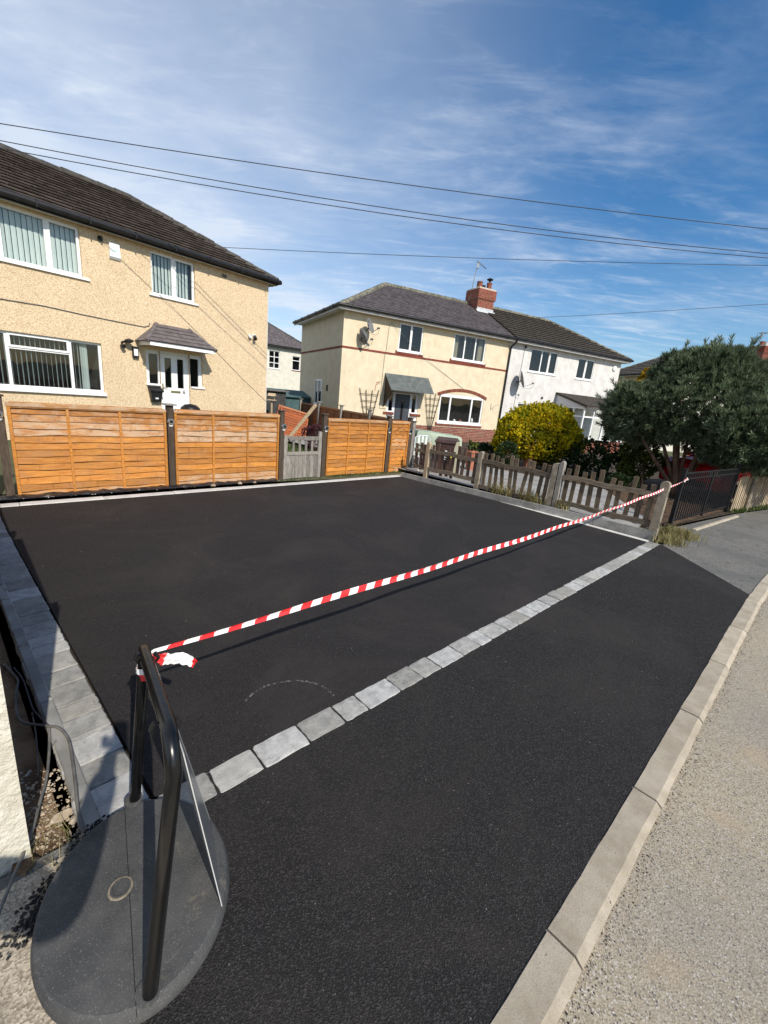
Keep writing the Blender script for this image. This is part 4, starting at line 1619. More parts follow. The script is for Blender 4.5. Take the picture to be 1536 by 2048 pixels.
for a, b in strips:
    MB().quad((a, .03, zs0), (b, .03, zs0), (b, .03, zs1), (a, .03, zs1)).build('pane', 'glass', leaf)
for a, b in ((.05, .374), (1.196, DW - .05)):
    MB().quad((a + .045, .03, 1.50), (b - .045, .03, 1.50), (b - .045, .03, dz1 - .10), (a + .045, .03, dz1 - .10)).build('side_light', 'glass', dr)
    q = MB()
    q.box((a + .0, .002, 1.5005), (a + .045, .05, dz1 - .0555))
    q.box((b - .045, .002, 1.5005), (b, .05, dz1 - .0555))
    q.box((a + .045, .003, dz1 - .10), (b - .045, .049, dz1 - .0556))
    q.build('side_frame', 'upvc', dr)
q = MB()
q.quad((0, 1.0, dz0), (DW, 1.0, dz0), (DW, 1.0, dz1), (0, 1.0, dz1))
q.quad((0, .07, dz0), (0, 1, dz0), (0, 1, dz1), (0, .07, dz1))
q.quad((DW, .07, dz0), (DW, 1, dz0), (DW, 1, dz1), (DW, .07, dz1))
q.build('room', 'room_dark', dr)
MB().cbox((lx0 + .26, 0, 0), (lx0 + .53, .06, .014), .004, 0, basis(Vector((0, .012, 1.28)), Vector((1, 0, 0)), Vector((0, 0, 1)), Vector((0, -1, 0)))).build('letter_plate', 'gold_metal', leaf)
q = MB().cbox((0, 0, 0), (.035, .24, .012), .003, 0, basis(Vector((lx0 + .02, .012, 1.28)), Vector((1, 0, 0)), Vector((0, 0, 1)), Vector((0, -1, 0))))
q.tube([(lx0 + .037, -.002, 1.42), (lx0 + .037, -.035, 1.42), (lx0 + .15, -.035, 1.415)], .009, 6)
q.build('handle', 'gold_metal', leaf)
fc = bpy.data.curves.new('house_number', 'FONT')
fc.body = '6'
fc.size = .16
fc.extrude = .003
fc.materials.append(MATS['print_black'])
fo = font_mesh('house_number', fc, leaf)
fo.location = (lx0 + .60, .008, 1.265)
fo.rotation_euler = (R(90), 0, 0)

# door canopy
ca = empty('door_canopy', parent=h1)
cu0, cu1, cz0, cz1, cp = -4.12, -2.22, 2.56, 3.06, .72
ta, tb = cu0 + .56, cu1 - .42
vs_ = [(cu0, -cp, cz0), (cu1, -cp, cz0), (tb, -.002, cz1), (ta, -.002, cz1), (cu0, -.002, cz0), (cu1, -.002, cz0)]
MB().add(vs_, [(0, 1, 2, 3), (4, 0, 3), (1, 5, 2)]).build('canopy_roof', 'canopy_tile', ca)
sl = math.hypot(cp, cz1 - cz0)
tile_slope(ca, 'canopy_tile', 'canopy_tile', Vector((cu0, -cp, cz0)), Vector((1, 0, 0)), Vector((0, cp, cz1 - cz0)).normalized(), Vector((0, -(cz1 - cz0), cp)).normalized(),
           [(-.03, -.03), (cu1 - cu0 + .03, -.03), (tb - cu0, sl), (ta - cu0, sl)], .42, .175, .012, 0, seed=4, lift=.018, jit=0)
ridge_run(ca, 'hip_tile', 'canopy_tile', (cu0, -cp, cz0 + .02), (ta, -.02, cz1 + .02), Vector((0, 0, 1)), .05, .3)
ridge_run(ca, 'hip_tile', 'canopy_tile', (cu1, -cp, cz0 + .02), (tb, -.02, cz1 + .02), Vector((0, 0, 1)), .05, .3)
mb = MB()
mb.box((cu0 + .10, -cp + .03, cz0 - .10), (cu1 - .03, -cp + .055, cz0 - .002))
mb.box((cu0 + .10, -cp + .0555, cz0 - .101), (cu0 + .125, -.003, cz0 - .003))
mb.box((cu1 - .055, -cp + .0555, cz0 - .101), (cu1 - .031, -.003, cz0 - .003))
mb.box((cu0 + .126, -cp + .056, cz0 - .05), (cu1 - .056, -.003, cz0 - .03))
mb.build('fascia', 'upvc', ca)


def on_house(h, name, u, y, z, label, cat, group=None):
    """thing fixed on a house wall, standing as an object of its own"""
    e = empty(name)
    e.matrix_world = h.matrix_basis @ Matrix.Translation((u, y, z))
    return tag(e, label, cat, group)


RX = Matrix.Rotation(R(90), 4, 'X')
e = on_house(h1, 'alarm_box', -4.47, 0, 4.35, 'white burglar alarm box under the eaves of the tan house', 'alarm box')
MB().add([(-.12, -.03, 0), (.12, -.03, 0), (.12, .0, 0), (-.12, .0, 0), (-.12, -.075, .05), (.12, -.075, .05), (.11, -.055, .36), (-.11, -.055, .36), (.11, 0, .36), (-.11, 0, .36)], [(0, 3, 2, 1), (0, 1, 5, 4), (4, 5, 6, 7), (7, 6, 8, 9), (1, 2, 8, 6, 5), (0, 4, 7, 9, 3)]).build('case', 'white_plastic', e)
MB().box((-.05, -.073, .17), (.05, -.071, .20)).build('print', 'alarm_tint', e)
e = on_house(h1, 'letterbox', -3.68, -.005, 1.02, 'black wall letterbox left of the white front door', 'letterbox')
mb = MB()
mb.add([(-.12, -.13, 0), (.12, -.13, 0), (.12, 0, 0), (-.12, 0, 0), (-.16, -.15, .28), (.16, -.15, .28), (.16, 0, .33), (-.16, 0, .33)], [(0, 3, 2, 1), (4, 5, 6, 7), (0, 1, 5, 4), (1, 2, 6, 5), (2, 3, 7, 6), (3, 0, 4, 7)])
mb.build('body', 'black_plastic', e)
MB().add([(-.18, -.18, .27), (.18, -.18, .27), (.18, 0, .36), (-.18, 0, .36), (-.18, -.18, .30), (.18, -.18, .30), (.18, 0, .40), (-.18, 0, .40)], [(0, 3, 2, 1), (4, 5, 6, 7), (0, 1, 5, 4), (1, 2, 6, 5), (2, 3, 7, 6), (3, 0, 4, 7)]).build('lid', 'black_plastic', e)
MB().box((-.04, -.146, .07), (.04, -.141, .11)).build('plate', 'white_plastic', e)
e = on_house(h1, 'wall_lamp', -4.13, 0, 2.12, 'black outdoor wall lamp with rectangular light left of the door canopy', 'wall lamp')
MB().cbox((-.07, -.08, .0), (.07, .0, .28), .01).build('housing', 'black_plastic', e)
MB().box((-.05, -.084, .05), (.05, -.081, .22)).build('lens', 'white_plastic', e)
e = on_house(h1, 'security_camera', -4.33, 0, 2.45, 'black dome camera with arm above the wall lamp of the tan house', 'security camera')
mb = MB()
mb.tube([(-.1, 0, .0), (-.1, -.1, .02), (.02, -.16, .06)], .03, 8)
mb.build('arm', 'black_plastic', e)
MB().lathe([(.01, .06), (.09, .03), (.11, 0), (.07, -.03), (.02, -.05)], 14, M=Matrix.Translation((.02, -.16, .06))).build('head', 'black_plastic', e)
MB().tube([(-.12, -.05, -.08), (-.10, -.14, -.09)], .05, 10).build('lens', 'black_plastic', e)
e = on_house(h1, 'flood_light', -.62, 0, 3.20, 'small twin spot light high on the right end of the tan house', 'spot light')
MB().tube([(-.07, 0, 0), (-.07, -.10, 0)], .055, 10).build('sensor', 'white_plastic', e)
MB().tube([(.10, 0, .05), (.10, -.08, .04)], .05, 8).build('base', 'white_plastic', e)
MB().tube([(.10, -.06, .04), (.06, -.17, -.07)], [.035, .055], 10).build('lamp_head', 'black_plastic', e)


def cable_or_shadow(h, name, pts, r_, m, label):
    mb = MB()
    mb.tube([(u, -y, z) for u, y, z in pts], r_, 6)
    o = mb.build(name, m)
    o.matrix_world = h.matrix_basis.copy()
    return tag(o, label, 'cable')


cable_or_shadow(h1, 'cable_or_shadow', [(-9, .012, 3.0), (-7.5, .012, 2.98), (-6.7, .012, 2.985), (-6.0, .012, 3.0), (-5.2, .012, 2.96), (-4.5, .012, 2.94), (-4.1, .012, 2.93), (-3.85, .012, 2.93), (-3.74, .012, 2.98), (-3.72, .012, 3.05)], .011, 'cable_grey', 'thin cable running level across the tan house to the canopy')
cable_or_shadow(h1, 'cable_or_shadow', [(-4.75, .012, 4.72), (-4.55, .08, 4.55), (-4.3, .02, 4.37), (-3.72, .012, 3.97), (-3.6, .06, 3.88), (-3.1, .06, 3.55), (-2.9, .012, 3.4), (-2.0, .012, 2.72), (-.9, .012, 1.85), (0, .012, 1.2)], .0045, 'cable_grey', 'thin tube imitating a dropwire shadow slanting down the tan house from the eaves hook')  # diagonal cast shadow of the dropwire, built as a thin dark tube
e = on_house(h1, 'cable_hook', -4.76, 0, 4.72, 'black cable hook beside the alarm box', 'hook')
MB().tube([(0, 0, 0), (0, -.09, .03), (0, -.13, -.02)], .02, 6).build('hook_arm', 'black_plastic', e)
MB().cbox((-.045, -.05, -.05), (.045, 0, .06), .01).build('box', 'black_plastic', e)
e = on_house(h1, 'cable_hook', -1.55, 0, 4.72, 'small dark bracket under the eaves right of the small upper window', 'hook')
MB().cbox((-.06, -.04, -.03), (.06, 0, .05), .01).build('box', 'cable_grey', e)

# ------------------------------------------------------------------ house 2 (cream render)
h2 = house('cream_house', 62.5, 684, 700, 17.9, 'cream rendered semi with red brick bands, brick plinth and slate roof')
U2 = 8.47
V1 = (2.46, 3.63, 3.68, 4.76)
V2 = (5.24, 7.04, 3.68, 4.75)
V3 = (4.88, 7.38, .86, 2.14)
DD = (2.20, 3.76, .0, 1.99)
wall(h2, 'wall', 'cream_render', I4, U2, .66, 4.83, [V1, V2, V3, (DD[0], DD[1], .66, DD[3])], reveal=.12)
wall(h2, 'wall', 'mortar', Matrix.Translation((0, .0, 0)), DD[0], -.1, .66)
wall(h2, 'wall', 'mortar', Matrix.Translation((DD[1], .0, 0)), U2 - DD[1], -.1, .66)
ML = Matrix.Translation((0, 6.05, 0)) @ Matrix.Rotation(R(-90), 4, 'Z')
GWIN = (6.05 - 3.30, 6.05 - 2.24, 1.14, 2.22)
wall(h2, 'wall', 'cream_render', ML, 6.05, -.1, 4.83, [GWIN], reveal=.1)
wall(h2, 'wall', 'cream_render', Matrix.Translation((U2, 6.05, 0)) @ Matrix.Rotation(R(180), 4, 'Z'), U2, -.1, 4.83)
roof2, r2 = hip_roof(h2, 0, U2, 6.05, 4.93, 6.80, .34, True, False, 'slate', 'roof_slate', 'ridge_tile', .25, .20, .008, .012, 0, sides=('front', 'left'), seed=31, under='roof_slate', ridge_r=.12)
eaves(h2, 0, U2, 6.05, 4.82, 4.92, .34, True, False, 'fascia_white')
gutter(h2, [(U2 - .02, -.39, 4.93), (-.39, -.39, 4.93), (-.39, 6.3, 4.93)], 1.0, .058)
# plinth, band, sills, arch in real brick
mb = MB()
bricks(mb, I4, DD[0] - .0, -.1, 10, rr=random.Random(1))
bricks(mb, Matrix.Translation((DD[1], 0, 0)), U2 - DD[1], -.1, 10, rr=random.Random(2))
o = mb.build('plinth_brick', ['brick_red', 'brick_orange'], h2, kind='stuff')
mb = MB()
rr = random.Random(3)


def soldier(x0, x1, z0, z1, M, proud=.02, pitch=.075):
    x = x0
    while x < x1 - .02:
        mb.cbox((x + .005, -proud + rr.uniform(-.002, .002), z0), (min(x + pitch, x1) - .005, .02, z1), .002, rr.choice((0, 0, 1)), M)
        x += pitch


def stretch_band(x0, x1, z0, z1, M, holes=()):
    x = x0
    while x < x1 - .02:
        b = min(x + .225, x1)
        if not any(a < (x + b) / 2 < c for a, c in holes):
            mb.cbox((x + .004, -.018 + rr.uniform(-.002, .002), z0), (b - .004, .02, z1), .002, 0, M)
        x += .225


stretch_band(-.018, U2, 3.46, 3.535, I4)
stretch_band(0, 6.05, 3.46, 3.535, ML)
soldier(V1[0] - .10, V1[1] + .10, 3.537, 3.665, I4, .035)
soldier(V2[0] - .12, V2[1] + .10, 3.537, 3.665, I4, .035)
soldier(V3[0] - .12, V3[1] + .10, .70, .845, I4, .04)
soldier(DD[0] - .16, DD[0] + .36, 1.02, 1.12, I4, .03)
soldier(DD[1] - .36, DD[1] + .16, 1.02, 1.12, I4, .03)
mb.build('brick_band', ['brick_red', 'brick_orange'], h2, kind='stuff')
# segmental arch over the big window
mb = MB()
n = 30
xa, xb = V3[0] - .14, V3[1] + .12
span = xb - xa
rise = .27
Rad = (span * span / 4 + rise * rise) / (2 * rise)
cx, cz = (xa + xb) / 2, 2.02 + rise - Rad
a0 = math.asin(span / 2 / Rad)
for k in range(n):
    t0, t1 = -a0 + 2 * a0 * (k + .06) / n, -a0 + 2 * a0 * (k + .94) / n
    pts = []
    for t, r_ in ((t0, Rad), (t1, Rad), (t1, Rad + .135), (t0, Rad + .135)):
        pts.append((cx + r_ * math.sin(t), cz + r_ * math.cos(t)))
    vs_ = [(p[0], -.022, p[1]) for p in pts] + [(p[0], .03, p[1]) for p in pts]
    mb.add(vs_, [(3, 2, 1, 0), (0, 1, 5, 4), (1, 2, 6, 5), (2, 3, 7, 6), (3, 0, 4, 7)], 0 if k % 3 else 1)
mb.build('brick_arch', ['brick_orange', 'brick_red'], h2, kind='stuff')
# arched white head board of the big window
pts = [(V3[0], 2.0)] + [(cx + (Rad - .005) * math.sin(t), cz + (Rad - .005) * math.cos(t)) for t in [-a0 * .93 + 2 * a0 * .93 * k / 16 for k in range(17)]] + [(V3[1], 2.0)]
vs_ = [(p[0], .012, p[1]) for p in pts] + [(p[0], .05, p[1]) for p in pts]
n = len(pts)
MB().add(vs_, [tuple(range(n - 1, -1, -1))] + [(i, (i + 1) % n, n + (i + 1) % n, n + i) for i in range(n)]).build('window_head', 'upvc', h2)
window(h2, I4, *V1, mull=(3.08,), casements=((2.48, 3.05, 3.70, 4.74),), curtain=False, sill=.05, sill_over=.04, sill_h=.06, y=.03)
window(h2, I4, *V2, mull=(5.86, 6.46), casements=(), curtain=True, sill=.05, sill_over=.05, sill_h=.06, y=.03, room='curtain')
window(h2, I4, V3[0], V3[1], V3[2], 2.06, mull=(5.48, 6.72), casements=(), sill=.05, sill_over=.05, sill_h=.07, y=.03, fr=.075)
window(h2, ML, *GWIN, mull=(6.05 - 2.80,), sill=.07, sill_over=.02, y=-.03, curtain=True)
# window sill ornaments of the big window
for k, (u, hh, mm) in enumerate(((5.95, .13, 'print_white'), (6.30, .12, 'terracotta'), (6.98, .24, 'print_white'))):
    e = on_house(h2, 'ornament', u, .2, .90, ('white bowl on the window sill of the brick arched window', 'reddish pot on the window sill of the brick arched window', 'pale figure behind the right pane of the brick arched window')[k], 'ornament')
    MB().lathe([(.04, 0), (.075, hh * .4), (.05, hh * .8), (.02, hh)], 10).build('body', mm, e, smooth=True)
# door
d2 = empty('front_door', (DD[0], .05, 0), parent=h2)
W = DD[1] - DD[0]
mb = MB()
for a, b in ((0, .06), (.34, .41), (1.15, 1.22), (W - .06, W)):
    mb.box((a, 0, .05), (b, .06, 1.98))
for a, b in ((.06, .34), (.41, 1.15), (1.22, W - .06)):
    mb.box((a, .001, 1.92), (b, .059, 1.979))
for a, b in ((.06, .34), (1.22, W - .06)):
    mb.box((a, -.004, .05), (b, .058, 1.13))
mb.build('door_frame', 'upvc', d2)
for a, b in ((-.02, .36), (1.20, W + .02)):
    MB().cbox((a, -.07, 1.13), (b, -.005, 1.18), .005).build('sill', 'upvc', d2)
for a, b in ((.06, .34), (1.22, W - .06)):
    q = MB()
    q.box((a, .002, 1.131), (a + .045, .05, 1.919))
    q.box((b - .045, .002, 1.131), (b, .05, 1.919))
    q.build('side_frame', 'upvc', d2)
    MB().quad((a + .045, .03, 1.13), (b - .045, .03, 1.13), (b - .045, .03, 1.92), (a + .045, .03, 1.92)).build('side_light', 'glass', d2)
mb = MB()
mb.box((.415, .012, .07), (1.145, .05, 1.915))
for z0, z1 in ((.25, .65), (.80, 1.75)):
    for a in (.49, .90):
        mb.cbox((0, 0, 0), (.17, z1 - z0, .012), .006, 0, basis(Vector((a, .012, z0)), Vector((1, 0, 0)), Vector((0, 0, 1)), Vector((0, -1, 0))))
dl = mb.build('door', 'door_grey', d2)
MB().box((.70, .003, .78), (.86, .0115, 1.72)).build('glazing_frame', 'door_grey', dl)
MB().quad((.725, .001, .82), (.835, .001, .82), (.835, .001, 1.68), (.725, .001, 1.68)).build('pane', 'car_glass', dl)
MB().cbox((.68, -.012, .68), (.88, .012, .73), .004).build('letter_plate', 'chrome', dl)
MB().cbox((1.08, -.03, .88), (1.12, .012, 1.08), .005).build('handle', 'chrome', dl)
q = MB()
q.quad((0, .8, 0), (W, .8, 0), (W, .8, 2), (0, .8, 2))
q.quad((0, .07, 0), (0, .8, 0), (0, .8, 2), (0, .07, 2))
q.quad((W, .07, 0), (W, .8, 0), (W, .8, 2), (W, .07, 2))
q.build('room', 'room_dark', d2)
MB().box((DD[0] - .1, -.5, -.05), (DD[1] + .1, -.001, .06)).build('step', 'path_concrete', h2)
# felt canopy
ca = empty('door_canopy', parent=h2)
vs_ = [(1.93, -.82, 2.06), (4.0, -.82, 2.06), (4.13, -.003, 2.71), (1.98, -.003, 2.71), (1.93, -.82, 2.03), (4.0, -.82, 2.03), (4.13, -.003, 2.67), (1.98, -.003, 2.67)]
MB().add(vs_, [(0, 1, 2, 3), (4, 7, 6, 5), (0, 4, 5, 1), (1, 5, 6, 2), (3, 7, 4, 0)]).build('canopy_roof', 'canopy_felt', ca)
for u in (2.02,):
    MB().add([(u, -.78, 2.025), (u, -.005, 2.64), (u, -.005, 1.35), (u, -.05, 1.35), (u + .03, -.78, 2.025), (u + .03, -.005, 2.64), (u + .03, -.005, 1.35), (u + .03, -.05, 1.35)],
             [(0, 1, 2, 3), (7, 6, 5, 4), (0, 3, 7, 4), (0, 4, 5, 1)]).build('side_bracket', 'post_brown', ca)
# downpipe on the party line
mb = MB()
mb.tube([(U2 + .02, -.39, 4.90), (U2 + .02, -.36, 4.78), (U2 + .01, -.09, 4.60), (U2 + .01, -.06, 4.5), (U2 + .01, -.06, .4), (U2 - .03, -.08, -.05)], .042, 8)
mb.build('downpipe', 'black_plastic', h2)

# chimney on the party wall
CX0, CX1 = U2 - .98, U2 + .02
ci = 2.70
ch = empty('chimney', parent=roof2)
cx_, cw, cd = 8.36, .98, .96
zb, zt = 6.10, 7.44
core = MB()
core.box((cx_ - cw / 2, ci - cd / 2, zb), (cx_ + cw / 2, ci + cd / 2, zt))
core.box((cx_ - cw / 2 - .06, ci - cd / 2 - .06, zt - .50), (cx_ + cw / 2 + .06, ci + cd / 2 + .06, zt - .04))
core.build('core', 'mortar', ch)


def chimney_bricks(parent, cx_, ci, cw, cd, zb, zt):
    mb = MB()
    rr = random.Random(9)
    for (ex, z0, nc) in ((0, zb, int((zt - .5 - zb) / .075)), (.06, zt - .5, 6)):
        w2, d2_ = cw / 2 + ex, cd / 2 + ex
        for org, ang, L in (((cx_ - w2, ci - d2_, 0), 0, 2 * w2), ((cx_ + w2, ci - d2_, 0), 90, 2 * d2_), ((cx_ - w2, ci + d2_, 0), -90, 2 * d2_), ((cx_ + w2, ci + d2_, 0), 180, 2 * w2)):
            bricks(mb, Matrix.Translation(org) @ Matrix.Rotation(R(ang), 4, 'Z'), L, z0, nc, rr=rr, proud=.012)
    mb.build('brick', ['brick_red', 'brick_orange'], parent, kind='stuff')
    MB().cbox((cx_ - cw / 2 - .04, ci - cd / 2 - .04, zt - .045), (cx_ + cw / 2 + .04, ci + cd / 2 + .04, zt + .03), .03).build('capping', 'mortar', parent)


chimney_bricks(ch, cx_, ci, cw, cd, zb, zt)
mb = MB()
fy = ci - cd / 2
fz = 4.93 + (fy + .34) * (6.80 - 4.93) / 3.365 + .05
mb.box((cx_ - cw / 2 - .03, fy - .035, fz - .1), (cx_ + cw / 2 + .03, fy - .016, fz + .13))
mb.add([(cx_ - cw / 2 - .10, fy - .20, fz - .11), (cx_ + cw / 2 + .12, fy - .20, fz - .11), (cx_ + cw / 2 + .12, fy - .036, fz + .02), (cx_ - cw / 2 - .10, fy - .036, fz + .02)], [(0, 1, 2, 3)])
mb.build('flashing', 'lead', ch)
for k, (x, y, r_, hh, mm) in enumerate(((-.32, -.2, .13, .30, 'brick_orange'), (.28, -.2, .12, .34, 'brick_orange'), (-.05, .2, .12, .30, 'black_plastic'), (.0, -.1, .10, .2, 'black_plastic'))):
    p = MB().lathe([(r_, 0), (r_ * 1.05, hh * .8), (r_ * 1.15, hh * .82), (r_ * 1.15, hh)], 12, M=Matrix.Translation((cx_ + x, ci + y, zt + .02))).build('chimney_pot', mm, ch)
q = MB()
q.lathe([(.05, 0), (.05, .12), (.15, .13), (.17, .17), (.03, .24)], 12, M=Matrix.Translation((cx_ + .28, ci - .2, zt + .36)))
q.build('cowl', 'black_plastic', ch)


# ------------------------------------------------------------------ house 3 (white render), same frame as house 2
h3 = empty('white_house', h2.location, h2.rotation_euler.z)
tag(h3, 'white rendered semi with brown tiled roof and glazed porch behind the bushes', 'house')
U3 = 16.66
X1 = (9.86, 11.72, 3.64, 4.72)
X2 = (13.25, 14.52, 3.64, 4.68)
X3 = (9.55, 12.1, .85, 2.10)
M3 = Matrix.Translation((U2 + .001, 0, 0))


def S3(t):
    return (t[0] - U2, t[1] - U2, t[2], t[3])


wall(h3, 'wall', 'white_render', M3, U3 - U2, -.1, 4.83, [S3(X1), S3(X2), S3(X3)], reveal=.1)
wall(h3, 'wall', 'white_render', Matrix.Translation((U3, 0, 0)) @ Matrix.Rotation(R(90), 4, 'Z'), 6.05, -.1, 4.83)
wall(h3, 'wall', 'white_render', Matrix.Translation((U3, 6.05, 0)) @ Matrix.Rotation(R(180), 4, 'Z'), U3 - U2, -.1, 4.83)
roof3, r3 = hip_roof(h3, U2 + .002, U3, 6.05, 4.955, 6.79, .34, False, True, 'roof_tile', 'roof_tile_dark', 'ridge_tile', .33, .30, .03, .055, 0, sides=('front',), seed=41, under='roof_tile_dark', ridge_r=.10)
eaves(h3, U2 + .002, U3, 6.05, 4.82, 4.93, .34, False, True, 'fascia_white')
gutter(h3, [(U2 + .02, -.40, 4.94), (U3 + .38, -.40, 4.94), (U3 + .38, 6.2, 4.94)], 1.0, .055)
window(h3, M3, *S3(X1), mull=(10.62 - U2, 11.14 - U2), casements=((11.16 - U2, 11.70 - U2, 3.66, 4.70),), sill=.04, sill_over=.06, y=.03)
window(h3, M3, *S3(X2), mull=(13.86 - U2,), casements=((13.89 - U2, 14.50 - U2, 3.66, 4.66),), sill=.04, sill_over=.06, y=.03)
window(h3, M3, *S3(X3), mull=(10.25 - U2, 11.35 - U2), sill=.04, sill_over=.06, y=.03, curtain=True)
e = on_house(h3, 'porch_lamp', 16.15, 0, 4.45, 'round white lamp at the top right corner of the white house', 'wall lamp')
MB().lathe([(.03, 0), (.14, .02), (.15, .05), (.10, .08)], 14, M=RX).build('disc', 'white_plastic', e)
# glazed porch
po = empty('porch', parent=h3)
pu0, pu1, pd = 12.15, 15.4, 1.9
mb = MB()
bricks(mb, Matrix.Translation((pu0, -pd, 0)), pu1 - pu0, -.1, 9, rr=random.Random(6))
bricks(mb, Matrix.Translation((pu0, 0, 0)) @ Matrix.Rotation(R(-90), 4, 'Z'), pd, -.1, 9, rr=random.Random(7))
mb.build('brick', ['brick_orange', 'brick_red'], po, kind='stuff')
MB().box((pu0 + .008, -pd + .008, -.1), (pu1, -pd + .14, .57)).box((pu0 + .008, -pd + .14, -.1), (pu0 + .14, 0, .57)).build('plinth', 'mortar', po)
mb = MB()
zt = 2.12
mb.cbox((pu0 - .06, -pd - .06, .575), (pu1 + .06, -pd + .14, .64), .01)
mb.cbox((pu0 - .06, -pd + .141, .575), (pu0 + .14, -.003, .64), .01)
for x in (pu0, pu0 + .72, pu0 + 1.55, pu0 + 2.38, pu1 - .06):
    mb.box((x, -pd, .64), (x + .07, -pd + .07, zt))
for y in (-pd + .62, -pd + 1.25, -.07):
    mb.box((pu0 + .001, y, .64), (pu0 + .069, y + .07, zt))
for z in (1.68, zt - .03):
    mb.box((pu0 + .07, -pd + .001, z), (pu1 - .06, -pd + .069, z + .07))
    mb.box((pu0 + .002, -pd + .07, z), (pu0 + .068, -.075, z + .07))
mb.build('porch_frame', 'upvc', po)
mb = MB()
mb.quad((pu0, -pd + .035, .64), (pu1, -pd + .035, .64), (pu1, -pd + .035, zt), (pu0, -pd + .035, zt))
mb.quad((pu0 + .035, -pd, .64), (pu0 + .035, 0, .64), (pu0 + .035, 0, zt), (pu0 + .035, -pd, zt))
mb.build('pane', 'glass', po)
mb = MB()
mb.add([(pu0 - .12, -pd - .2, zt + .10), (pu1 + .15, -pd - .2, zt + .10), (pu1 + .15, -.004, zt + .66), (pu0 - .12, -.004, zt + .66), (pu0 - .12, -pd - .2, zt + .04), (pu1 + .15, -pd - .2, zt + .04), (pu1 + .15, -.004, zt + .60), (pu0 - .12, -.004, zt + .60)],
       [(0, 1, 2, 3), (4, 7, 6, 5), (0, 4, 5, 1), (3, 7, 4, 0)])
mb.build('porch_roof', 'roof_tile_dark', po)
sl = math.hypot(pd + .2, .56)
tile_slope(po, 'porch_tile', 'roof_tile_dark', Vector((pu0 - .12, -pd - .2, zt + .105)), Vector((1, 0, 0)), Vector((0, pd + .2, .56)).normalized(), Vector((0, -.56, pd + .2)).normalized(), [(0, -.03), (pu1 - pu0 + .27, -.03), (pu1 - pu0 + .27, sl), (0, sl)], .33, .30, .02, 0, seed=8, lift=.02)
MB().add([(pu0 - .02, -pd - .05, zt + .041), (pu0 - .02, -.005, zt + .60), (pu0 - .02, -.005, zt + .041), (pu0 + .02, -pd - .05, zt + .041), (pu0 + .02, -.005, zt + .60), (pu0 + .02, -.005, zt + .041)], [(0, 1, 2), (5, 4, 3), (0, 3, 4, 1)]).build('gable_panel', 'upvc_grey', po)
MB().box((pu0 + .1, -pd - .14, zt + .0), (pu1, -pd - .12, zt + .09)).build('fascia', 'upvc', po)
MB().box((13.5, -.05, 0), (14.3, -.01, 2.0)).build('inner_door', 'upvc', po)


# ------------------------------------------------------------------ house 4 behind the pine
h4 = house('tiled_house', 80, 1338, 757, 34.0, 'far tan house with tiled hip roof and brick chimney behind the pine')
wall(h4, 'wall', 'pale_far_render', I4, 17, -.1, 4.83)
wall(h4, 'wall', 'pebbledash', Matrix.Translation((0, 6.1, 0)) @ Matrix.Rotation(R(-90), 4, 'Z'), 6.1, -.1, 4.83)
roof4, r4 = hip_roof(h4, 0, 17, 6.1, 4.95, 6.80, .34, True, True, 'roof_tile', 'roof_tile_dark', 'ridge_tile', .33, .30, .03, .04, 0, sides=('front', 'left'), seed=51, under='roof_tile_dark', ridge_r=.1)
eaves(h4, 0, 17, 6.1, 4.82, 4.92, .34, True, True, 'fascia_cream')
gutter(h4, [(17, -.4, 4.93), (-.4, -.4, 4.93), (-.4, 6.4, 4.93)], 2.0, .06)
mb = MB()
mb.box((1.6, -.03, .9), (3.6, .04, 2.1))
mb.build('window', 'upvc', h4)
MB().quad((1.7, -.035, 1.0), (3.5, -.035, 1.0), (3.5, -.035, 2.0), (1.7, -.035, 2.0)).build('pane', 'car_glass', h4)
ch4 = empty('chimney', parent=roof4)
h4c = (9.35, 2.6)
MB().box((h4c[0] - .55, h4c[1] - .5, 6.2), (h4c[0] + .55, h4c[1] + .5, 7.8)).build('core', 'mortar', ch4)
chimney_bricks(ch4, h4c[0], h4c[1], 1.1, 1.0, 6.0, 7.8)
for k in range(3):
    MB().lathe([(.12, 0), (.13, .25), (.15, .3)], 10, M=Matrix.Translation((h4c[0] - .35 + .35 * k, h4c[1], 7.81))).build('chimney_pot', ('brick_orange', 'lead', 'brick_orange')[k], ch4)
MB().box((h4c[0] - .6, h4c[1] - .56, 6.1), (h4c[0] + .6, h4c[1] - .516, 6.45)).build('flashing', 'lead', ch4)


# ------------------------------------------------------------------ far white house seen between the houses
h5 = house('far_house', 52, 605, 745, 40.0, 'far pale rendered house with dark roof seen in the gap between the houses')
wall(h5, 'wall', 'pale_far_render', Matrix.Translation((-9, 0, 0)), 9.6, -.5, 4.9, [(9 - 3.1, 9 - 2.15, 3.15, 4.55), (9 - 1.0, 9 - .25, 3.2, 4.35)], reveal=.1)
MF = Matrix.Translation((-9, 0, 0))
window(h5, MF, 9 - 3.1, 9 - 2.15, 3.15, 4.55, mull=(9 - 2.62,), trans=((9 - 3.05, 9 - 2.2, 3.6), (9 - 3.05, 9 - 2.2, 4.08)), sill=.05)
window(h5, MF, 9 - 1.0, 9 - .25, 3.2, 4.35, trans=((9 - .95, 9 - .3, 4.0),), sill=.06, sill_m='brick_red')
hip_roof(h5, -9, .6, 6.5, 5.0, 7.3, .35, True, True, 'slate', 'roof_slate', 'ridge_dark', .3, .25, .012, .02, 0, sides=('front',), seed=61, under='roof_slate')
eaves(h5, -9, .6, 6.5, 4.88, 4.98, .35, True, True, 'black_plastic')

